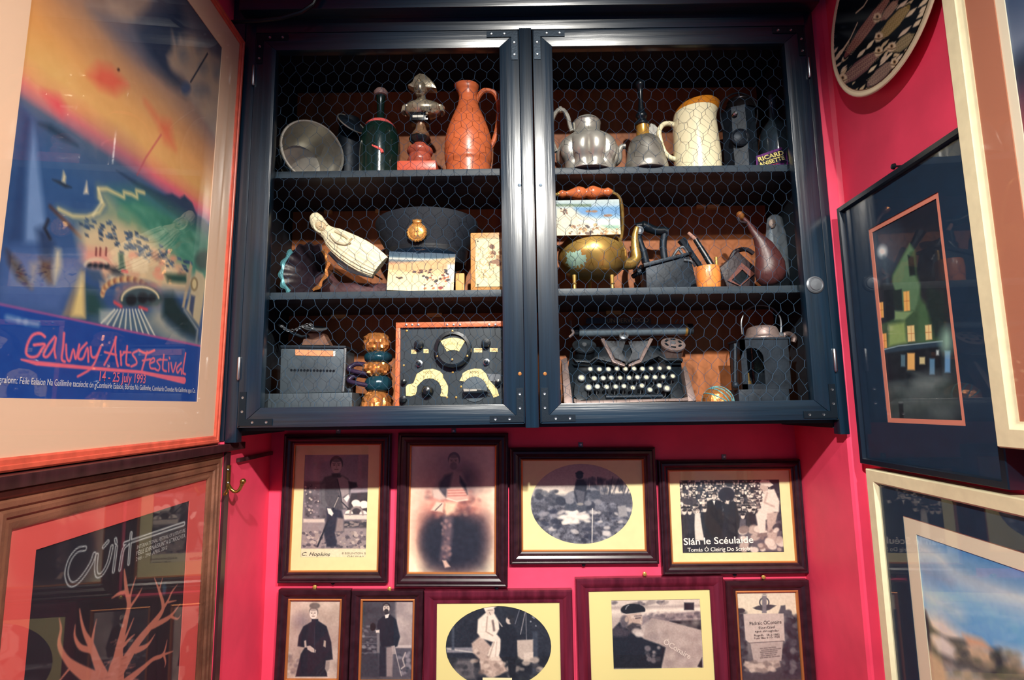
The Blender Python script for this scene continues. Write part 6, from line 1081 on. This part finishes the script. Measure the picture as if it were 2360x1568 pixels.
# title panel
s.poly([(-700, 370), (0, 525), (1220, 780), (1300, 1200), (-700, 1200)], '#0a48a6', 2.5); s.line([(-700, 372), (0, 527), (1222, 782)], '#c85a9a', 8, 3)
pk = '#f0708c'
for st, wd in (([(270, 722), (240, 702), (195, 715), (165, 770), (158, 822), (185, 845), (225, 838), (250, 800), (268, 768), (205, 772)], 17), ([(330, 722), (290, 772), (262, 832), (285, 842), (322, 790), (337, 730), (328, 800), (335, 848)], 15), ([(386, 702), (380, 780), (372, 856), (390, 872)], 16), ([(398, 770), (402, 845), (420, 868), (442, 800), (456, 855), (478, 770)], 14), ([(522, 760), (482, 805), (472, 852), (500, 852), (527, 790), (532, 872)], 14), ([(546, 785), (552, 840), (578, 842), (606, 785)], 14), ([(603, 790), (575, 870), (540, 920), (468, 962)], 13), ([(700, 725), (665, 820), (628, 892)], 13), ([(696, 728), (695, 820), (710, 900)], 14), ([(630, 815), (700, 832)], 12), ([(726, 812), (730, 892)], 13), ([(730, 838), (752, 815)], 11), ([(766, 780), (760, 880), (778, 895)], 13), ([(742, 815), (788, 817)], 10), ([(826, 808), (798, 826), (818, 858), (822, 885), (790, 902)], 12), ([(835, 802), (880, 822), (930, 804)], 13), ([(886, 815), (870, 870), (855, 922)], 13), ([(858, 866), (905, 858)], 10), ([(900, 885), (930, 870), (924, 850), (904, 872), (906, 910), (936, 915)], 10), ([(966, 858), (945, 870), (962, 900), (955, 925), (938, 920)], 10), ([(987, 832), (980, 915), (1002, 930)], 11), ([(962, 860), (1007, 862)], 8), ([(1016, 880), (1016, 932)], 10), ([(1020, 848), (1022, 854)], 10), ([(1030, 880), (1042, 935), (1060, 880)], 10), ([(1092, 880), (1065, 910), (1070, 940), (1090, 915), (1094, 946)], 10), ([(1118, 822), (1102, 930), (1116, 948)], 11)): s.line(csm(st, 4), pk, wd, 1.6)
s.line([(128, 860, 10), (220, 882, 26), (550, 912, 18), (850, 936, 16), (990, 965, 20), (1108, 986, 30)], pk, 16, 1.6)
for a_, b_ in (((45, 606), (105, 622)), ((118, 626), (150, 634)), ((160, 634), (226, 648))): s.line([a_, b_], '#b8d0ec', 15, 7, .85)
s.noise(60, .02, 4)
ph = s.build('poster_print', t, 0, .92); pp = lambda x, y, dz=.0005: pl.p(*pl.hit(*z2(x, y)), s.zc+dz); pinki = mat('pink_ink', '#e0708c', .5); wi = mat('pale_blue_white_ink', '#dce4ec', .5)
text('14 - 25 July 1993', pp(583, 988), pp(862, 1003), pl.n, pinki, ph, h=.0145, lift=.0003, bold=.01)
text('Éagraíonn: Féile Ealaíon Na Gaillimhe tacaíocht ón gComhairle Ealaíon, Bórdas Na Gaillimhe, Comhairle Chondae Na Gaillimhe agus Co.', pp(-60, 998), pp(1165, 1060), pl.n, wi, ph, h=.0085, lift=.0003)
# --- literature festival poster with tree
t, s = wallframe('framed_poster', 'oak framed black poster of a bare brown tree on a coral mat', Lp, -.0155, -.0155, (-.545, .009, 1.613, .86), .050, oak, W_prof(-.012, 'reeded'), 0, openings=[(-.4535, -.099, 1.530, .98, redmat, 'mat_board')], W=230, base='#16202f', z=z3); pl = s.pl
s.noise(5, .03, 3); tr = '#bd7c6c'
for st in ([(740, 1700, 170), (750, 1600, 150), (765, 1480, 110)], [(660, 1590, 80), (500, 1490, 50), (430, 1420, 32), (390, 1330, 28), (402, 1230, 16), (390, 1160, 5)], [(470, 1478, 16), (390, 1575, 10)], [(690, 1570, 66), (640, 1450, 48), (600, 1340, 38), (560, 1260, 24), (537, 1180, 16), (525, 1100, 7)], [(600, 1370, 30), (530, 1350, 26), (493, 1280, 16), (496, 1205, 6)], [(605, 1325, 26), (620, 1240, 15), (637, 1168, 5)], [(765, 1500, 100), (790, 1340, 58), (830, 1170, 42), (850, 1070, 32), (835, 980, 27), (825, 900, 20), (820, 840, 8)], [(832, 985, 22), (780, 1000, 17), (738, 1028, 6)], [(850, 1080, 20), (862, 1000, 15), (897, 885, 5)], [(862, 1080, 18), (910, 1010, 14), (937, 960, 4)], [(800, 1340, 30), (840, 1260, 17), (882, 1160, 5)], [(815, 1340, 22), (860, 1292, 13), (888, 1268, 5)], [(800, 1490, 82), (900, 1330, 52), (980, 1230, 40), (1060, 1130, 30), (1075, 1070, 24), (1050, 980, 15), (1018, 895, 5)], [(1052, 965, 12), (1072, 895, 4)], [(1080, 1090, 20), (1110, 1040, 15), (1132, 990, 11), (1170, 938, 4)], [(1110, 1055, 10), (1162, 1043, 4)], [(1010, 1212, 27), (1100, 1165, 22), (1140, 1130, 15), (1188, 1066, 4)], [(1130, 1150, 13), (1170, 1165, 9), (1192, 1138, 3)], [(900, 1372, 30), (970, 1340, 19), (1022, 1266, 4)], [(820, 1590, 46), (940, 1490, 26), (1010, 1430, 19), (1075, 1400, 17), (1102, 1305, 4)], [(1075, 1402, 13), (1142, 1378, 4)], [(1080, 1400, 15), (1092, 1450, 9), (1085, 1482, 4)]): s.line(csm(st, 4), tr, 10, 1.4)
r = np.random.RandomState(3)
for k in range(90): x, y = r.uniform(640, 900), r.uniform(1300, 1650); s.line([(x, y), (x+r.uniform(15, 40), y+r.uniform(-16, 4))], ['#a3665a', '#d0948a'][k % 2], 3, 2, .0 if abs(x-765) > (y-1180)*.35 else .7)
s.poly([(1070, 940), (1090, 930), (1098, 960), (1088, 1010), (1072, 1000)], '#2c5068', 3)
wo, dk = '#c3d4d8', '#16202f'
paths = [([(560, 700), (510, 712), (462, 772), (438, 858), (455, 925), (492, 934), (545, 885), (600, 800), (622, 740)], 30), ([(640, 745), (632, 830), (642, 878), (676, 864), (715, 790), (738, 690)], 26), ([(768, 690), (748, 850)], 22), ([(790, 838), (812, 710), (845, 668)], 22), ([(865, 600), (848, 800)], 20), ([(820, 668), (1212, 537)], 22), ([(682, 690), (712, 655)], 22), ([(762, 640), (766, 662)], 22)]
for st, wd in paths: s.line(csm(st), wo, wd, 1.3)
for st, wd in paths: s.line(csm(st), dk, wd-14, 1.3)
ph = s.build('poster_print', t, 0, 1.0); pp = lambda x, y: pl.p(*pl.hit(*z3(x, y)), s.zc+.0005); gi = mat('grey_white_ink', '#a8b4ba', .5)
text('INTERNATIONAL FESTIVAL OF LITERATURE', pp(888, 706), pp(1208, 590), pl.n, gi, ph, h=.0062, lift=.0003); text('FÉILE IDIRNÁISIÚNTA LITRÍOCHTA', pp(884, 748), pp(1208, 626), pl.n, gi, ph, h=.0070, lift=.0003, bold=.01); text('24th - 29th APRIL 2012', pp(880, 786), pp(1088, 704), pl.n, gi, ph, h=.0062, lift=.0003)
# --- coat rail, hook, batten, corner trim
pts = [Lp(-.64, -.0275, 0), Lp(.0035, -.0275, 0), Lp(.0035, .0005, 0), Lp(.080, .0005, 0), Lp(.084, .006, 0), Lp(.080, .012, 0), Lp(-.64, .012, 0)]
MB().prism([p+A(0, 0, 1.6145) for p in pts], (0, 0, .0155)).build('coat_rail', darkwood, None, bevel=.001, base=Lp(-.2, 0, 1.6145), label='dark wooden rail running between the two framed posters', cat='rail')
MB().prism([p for p in (Lp(.0045, .0006, 0), Lp(.024, .0006, 0), Lp(.024, .006, 0), Lp(.0045, .006, 0))], (0, 0, 1.612)).build('trim_1', darkwood, kind='structure', smooth=False)
MB().prism([Lp(.0004, -.0275, 1.636), Lp(.0038, -.0275, 1.636), Lp(.0038, .0004, 1.636), Lp(.0004, .0004, 1.636)], (0, 0, 1.12)).build('added_step_cover', paint_v, kind='structure', smooth=False)  # added dark board, covers the brightly lit wall step beside the poster
b0, b1 = onL(548, 1064, .004), onL(652, 1036, .004); sb0, sb1 = (b0-LA)@LD, .255; zbt = (b0[2]+b1[2])/2
MB().prism([Lp(sb0, .0006, zbt-.005), Lp(sb1, .0006, zbt-.005), Lp(sb1, .008, zbt-.005), Lp(sb0, .008, zbt-.005)], (0, 0, .009)).build('wall_batten', darkwood, None, base=Lp(.2, .004, zbt), label='thin dark wooden batten under the cabinet beside the brass coat hook', cat='batten', bevel=.001)
hb = onL(527, 1098, .008); t = thing('coat_hook', 'brass coat hook on the dark corner trim beside the oak framed poster', 'hook', hb); brassb = mat('polished_brass', '#b08a48', .2, .9)
MB().obox(hb, (.012, .004, .046), [LD, LN, A(0, 0, 1)]).build('back_plate', brassb, t, bevel=.0015)
hk = [onL(527, 1118, .010), onL(533, 1128, .018), onL(542, 1134, .026), onL(551, 1130, .034), onL(557, 1118, .038), onL(560, 1110, .040)]; MB().tube(curve(hk), [.0034]*20+[.0042]*6, 10).build('prong', brassb, t); MB().ball(hk[-1], .0062, 14).build('knob', brassb, t)
MB().tube(curve([onL(526, 1122, .010), onL(523, 1132, .016), onL(518, 1140, .018)]), .0032, 8).build('lower_prong', brassb, t)
for v in (1083, 1113): p = onL(526, v, .0102); MB().lathe(p, [(.0028, 0), (.0024, .0012), (0, .0016)], 10, frame_from(LN)).build('screw', steel, t)
# ================================================================ right wall
z6r = zm(1860, 0, 3.016); z7r = zm(1860, 400, 2.178); z8r = zm(1860, 960, 2.578)
navyf = mat('navy_black_frame', '#0e1b2a', .3, coat=.2); navym = mat('navy_mat_board', '#12304a', .7, var=(40, .08)); orangem = mat('salmon_mat_line', '#e0907c', .7); creamf = mat('cream_painted_frame', '#e6e0ba', .4, bump=(90, .1), var=(50, .05)); tanm = mat('tan_mat_board', '#b87a60', .75); cream2 = mat('ivory_mat_board', '#f0ecd2', .75)
t, s = wallframe('framed_print', 'navy framed print of a lamp-lit corner house at night', Rp, 0, -.013, (-.017, -.376, 2.1235, 1.5735), .012, navyf, W_prof(-.0165, 'flat'), 0, openings=[(-.104, -.2985, 2.0455, 1.660, navym, 'mat_board'), (-.1125, -.290, 2.037, 1.6685, orangem, 'inner_mat')], W=190, base='#18222e', z=z7r)
s.grad([(0, '#0f1c2c'), (.25, '#12202e'), (.45, '#20262e'), (.7, '#182630'), (.8, '#26323a'), (1, '#1c2830')]); s.ell(375, 400, 90, 130, '#3c5468', 70, .8); s.ell(378, 392, 22, 28, '#cfe0e4', 14); s.line([(385, 420), (405, 560)], '#3a5262', 14, 10, .7)
s.poly([(515, 352), (545, 390), (550, 500), (570, 560), (570, 660), (640, 700), (680, 850), (600, 850), (460, 860), (370, 885), (350, 700), (430, 560), (425, 520), (470, 430)], '#34503c', 8); s.poly([(515, 355), (535, 385), (515, 400), (545, 520), (565, 560), (560, 640), (540, 690), (490, 690), (430, 555), (430, 510), (480, 420)], '#54785c', 8, .9); s.poly([(505, 410), (535, 420), (545, 510), (515, 515)], '#16242a', 5)
s.poly([(350, 560), (430, 560), (480, 700), (440, 730), (365, 760)], '#15222c', 6).poly([(430, 590), (475, 580), (480, 690), (440, 690)], '#1c2c30', 4); s.poly([(440, 690), (530, 695), (490, 735), (440, 735)], '#6f9068', 6); s.poly([(410, 760), (490, 745), (500, 850), (410, 870)], '#7c9a5e', 10); s.poly([(560, 620), (600, 660), (620, 850), (560, 850)], '#3c5e44', 12); s.poly([(600, 560), (690, 600), (700, 850), (640, 820), (600, 660)], '#1a2a2e', 10)
for x, y, w_, h_ in ((498, 640, 30, 100), (371, 685, 22, 80), (385, 840, 26, 76), (520, 803, 36, 82), (608, 797, 32, 76)): s.poly([(x-w_/2, y-h_/2+4), (x+w_/2, y-h_/2), (x+w_/2+4, y+h_/2-2), (x-w_/2+4, y+h_/2+2)], '#e2a860' if h_ > 90 or x < 400 else '#dcc088', 3); s.line([(x+2, y-h_/2), (x+4, y+h_/2)], '#8a5a34', 2.5, 2, .7).line([(x-w_/2, y+2), (x+w_/2, y)], '#8a5a34', 2.5, 2, .7)
s.poly([(370, 885), (680, 840), (682, 870), (460, 895), (375, 912)], '#22384a', 3); s.line([(372, 888), (460, 866), (680, 842)], '#7c98a4', 5, 2); s.poly([(380, 905), (670, 870), (680, 1020), (560, 1030), (390, 1050)], '#0f1822', 6)
for x, y, w_, h_, c_ in ((522, 945, 38, 86, '#d8a866'), (482, 940, 22, 60, '#4a6a7a'), (578, 940, 28, 36, '#b8b488'), (628, 970, 26, 80, '#4f7a9c'), (705, 945, 28, 110, '#5a8ab4'), (655, 900, 14, 26, '#a8bcc0')): s.rect(x-w_/2, y-h_/2, x+w_/2, y+h_/2, c_, 4)
s.ell(700, 840, 30, 60, '#8cb8a8', 24, .8); s.poly([(385, 1050), (560, 1030), (720, 1020), (740, 1250), (390, 1235)], '#2c3a40', 12); s.ell(620, 1060, 80, 40, '#8c9c9c', 40, .7); s.spots(40, 400, 1050, 730, 1220, ['#3c4a4e', '#22302f', '#485658'], 14, 34, 5, 2.2, 14, .4); s.poly([(458, 1150), (482, 1150), (485, 1232), (466, 1232)], '#141c22', 3); s.ell(470, 1150, 13, 6, '#4a565a', 3); s.poly([(500, 990), (540, 995), (690, 1060), (660, 1070)], '#4a5a5e', 12, .7); s.noise(50, .02, 3)
s.build('night_print', t, 0, 1.5)
p = onR(2056, 384, -.012); MB().lathe(p-RN*.017, [(.002, 0), (.002, .012), (.006, .013), (.005, .017), (0, .018)], 14, frame_from(RN)).build('wall_screw', iron, None, base=p-RN*.017, label='dark screw above the navy framed night print', cat='screw', group='screws on the red wall')
# --- seascape
t, s = wallframe('framed_print', 'cream framed seascape print with a navy mat below the night print', Rp, 0, -.013, (-.033, -.60, 1.565, 1.085), .027, creamf, W_prof(-.0165, 'flat'), 0, openings=[(-.121, -.512, 1.489, 1.161, navym, 'mat_board'), (-.151, -.482, 1.462, 1.188, cream2, 'inner_mat')], W=230, base='#5a94c4', z=z8r)
s.grad([(0, '#3a80c0'), (.3, '#6cacdc'), (.55, '#4a94d0'), (.8, '#84b8d8'), (1, '#b8a890')])
for pts_, c_, sf in (([(640, 720), (700, 740), (760, 790), (900, 890), (1100, 960), (1289, 1030), (1500, 1100), (1500, 1210), (1200, 1110), (1000, 1030), (860, 960), (760, 860), (640, 850)], '#e8e2d2', 40), ([(640, 1000), (760, 1060), (900, 1170), (760, 1130), (640, 1060)], '#dde0d8', 40), ([(690, 1160), (800, 1190), (930, 1300), (1060, 1370), (1000, 1400), (800, 1330), (720, 1260)], '#e4dccc', 18), ([(640, 860), (760, 920), (840, 980), (700, 960)], '#8a98b0', 30), ([(860, 870), (1100, 900), (1289, 980), (1289, 1000), (1000, 940)], '#4a84b4', 30), ([(1130, 1370), (1289, 1400), (1400, 1420), (1400, 1500), (1200, 1480)], '#cdd4d4', 16)): s.poly(pts_, c_, sf, .9)
s.poly([(660, 1140), (700, 1150), (720, 1220), (800, 1300), (930, 1350), (1100, 1400), (1289, 1490), (1600, 1620), (1600, 2000), (660, 2000)], '#c2ae90', 10); s.poly([(660, 1140), (705, 1160), (745, 1270), (730, 1350), (670, 1340)], '#1c2834', 8); s.line([(740, 1270), (830, 1330), (950, 1350)], '#2c3840', 16, 8); s.line([(700, 1370), (860, 1450), (1100, 1530), (1289, 1568)], '#24303c', 44, 16); s.poly([(860, 1350), (930, 1340), (940, 1450), (1000, 1520), (900, 1480), (860, 1420)], '#34403c', 14); s.poly([(1095, 1390), (1150, 1385), (1180, 1480), (1200, 1568), (1110, 1530)], '#22303c', 10); s.poly([(740, 1310), (800, 1300), (880, 1380), (880, 1450), (780, 1400)], '#d6d8d4', 10, .9); s.poly([(930, 1300), (1040, 1330), (1100, 1390), (960, 1360)], '#c89c78', 10); s.poly([(690, 1360), (780, 1440), (820, 1568), (680, 1568)], '#b8a488', 14); s.poly([(820, 1480), (950, 1500), (1050, 1568), (840, 1568)], '#7c8a94', 14); s.spots(40, 860, 1390, 1250, 1560, ['#4a5648', '#7c7c68', '#a89c84', '#2c3840'], 8, 22, 5, 1.5, 8, .7); s.noise(40, .03, 5); s.build('seascape_print', t, 0, 1.45)
# --- big cream frame
P_ = onR(2161, 0, .022); Q_ = onR(2308, 1033, .022); sA = ((P_-RA)@RD+(Q_-RA)@RD)/2; zbt = Q_[2]
wd_ = (onR(2161, 0, .022)-onR(2208, 0, .022))@RD; w2 = (onR(2208, 0, .022)-onR(2273, 0, .022))@RD; w3 = (onR(2273, 0, .022)-onR(2293, 0, .022))@RD
t, s = wallframe('framed_print', 'large cream framed print with a tan mat, hung beside the navy framed night print', Rp, 0, .014, (sA, sA-.62, 2.66, zbt), wd_, creamf, lambda w: [(0, -.0435), (0, .004), (w*.06, .009), (w*.7, .010), (w*.8, .0075), (w, .006), (w, -.004)], 0, openings=[(sA-wd_-w2, sA-.62+wd_+w2, 2.66-wd_-w2, zbt+wd_+w2-.01, tanm, 'mat_board'), (sA-wd_-w2-w3, sA-.62+wd_+w2+w3, 2.66-wd_-w2-w3, zbt+wd_+w2+w3-.01, cream2, 'inner_mat')], W=120, base='#3c5a80', z=z6r)
s.grad([(0, '#2a4468'), (.3, '#5a7498'), (.5, '#34486a'), (.6, '#8a3a48'), (1, '#5c2a3a')]); s.noise(5, .06, 3); s.poly([(1300, 250), (1508, 150), (1700, 50), (1700, 160), (1400, 440), (1390, 400)], '#9aaac0', 20, .8); s.poly([(1400, 490), (1508, 420), (1700, 300), (1700, 420), (1420, 560)], '#1a2434', 14, .9); s.build('large_print', t, 0, .9)
# --- plate
cs, cz, rr = -.2175, 2.460, .1665; c = Rp(cs, -.004, cz); t = thing('fish_plate', 'round black wall plate painted with a shoal of fish inside a cream rim', 'plate', c-RN*.024)
MR = [RD*-1, A(0, 0, 1), RN]
MB().lathe(c, smoothp([(0, -.022), (rr*.55, -.020), (rr*.9, -.008), (rr, .001), (rr*1.004, .003), (rr*.985, .0045), (rr*.90, .001), (rr*.86, -.0015), (rr*.5, -.0035), (0, -.004)], 3), 64, MR).build('dish', mat('cream_plate_glaze', '#e4d8b8', .2, coat=.4), t)
R_ = rr*.925; s = Sheet(c-MR[0]*R_+A(0, 0, R_)+RN*.0042, MR[0], A(0, 0, -1), 2*R_, 2*R_, RN, 230, '#10161c', z6r); r = np.random.RandomState(6)
lf = ['#e2d4b4', '#cbb894', '#d9c8b0']
for k in range(70):
    y = r.uniform(330, 720); x = r.uniform(170, 700); L = r.uniform(70, 140); a_ = math.radians(r.uniform(120, 142)); dx, dy = math.cos(a_)*L*.75, math.sin(a_)*L*.75; px_, py_ = dy*.13, -dx*.13
    s.poly([(x-dx*q+px_*w_, y-dy*q+py_*w_) for q, w_ in ((0, 0), (.2, .65), (.45, 1), (.75, .6), (1, 0), (.75, -.6), (.45, -1), (.2, -.65))], lf[k % 3], 2)
for k in range(26):
    x = r.uniform(560, 830); y = r.uniform(20, 420); L = r.uniform(50, 100); s.poly([(x+L*q+9*w_, y-L*.9*q+11*w_) for q, w_ in ((0, 0), (.2, .65), (.45, 1), (.75, .6), (1, 0), (.75, -.6), (.45, -1), (.2, -.65))], lf[k % 3], 2)
for (x0, y0), (x1, y1), wd, c_ in (((560, 0), (270, 380), 92, '#7a4a48'), ((700, 60), (500, 260), 96, '#8a7a48'), ((620, 20), (520, 130), 70, '#8c6a60'), ((250, 560), (500, 370), 96, '#6e4f52'), ((430, 580), (600, 440), 86, '#74605e'), ((610, 340), (740, 250), 84, '#7c7458')):
    s.line([(x0, y0, wd*.5), ((x0*2+x1)/3, (y0*2+y1)/3, wd), ((x0+x1*2)/3, (y0+y1*2)/3, wd*.95), (x1, y1, wd*.45)], '#15191e', 10, 2); s.line([(x0, y0, wd*.4), ((x0*2+x1)/3, (y0*2+y1)/3, wd*.86), ((x0+x1*2)/3, (y0+y1*2)/3, wd*.82), (x1, y1, wd*.3)], c_, 10, 2)
    d = nrm((x1-x0, y1-y0)); n_ = A(-d[1], d[0]); Lf = math.hypot(x1-x0, y1-y0)
    for i in range(int(Lf/15)):
        for j in (-1, 0, 1): q = A(x0, y0)+d*(i*15+8)+n_*j*wd*.24; s.line([tuple(q-d*7-n_*wd*.1), tuple(q+d*3), tuple(q-d*7+n_*wd*.1)], '#cbb592', 2.6, 1.5, .75)
for x, y in ((500, 255), (500, 355), (590, 325), (610, 435), (250, 545), (490, 120)): s.poly([(x-34, y+14), (x-22, y-24), (x+4, y-34), (x+26, y-18), (x+30, y+10), (x+6, y+34), (x-20, y+40)], '#d8c6a6', 3).ell(x-2, y-4, 11, 13, '#8a6a48', 2.5).ell(x-2, y-4, 5, 7, '#1a1a1c', 2).line([(x-30, y+14), (x+2, y+18), (x+28, y+6)], '#5a4634', 4, 2)
for a0, b0 in (((420, 0), (340, 90)), ((350, 160), (230, 370)), ((290, 290), (180, 420))): s.line([a0, ((a0[0]+b0[0])/2+12, (a0[1]+b0[1])/2), b0], '#dccfb0', 8, 2)
s.build('painted_centre', t, 0, 1.0, outline='oval', m=print_mat('glazed_painting', .15))
for o in scene.objects:
    if '_b' in o: del o['_b']
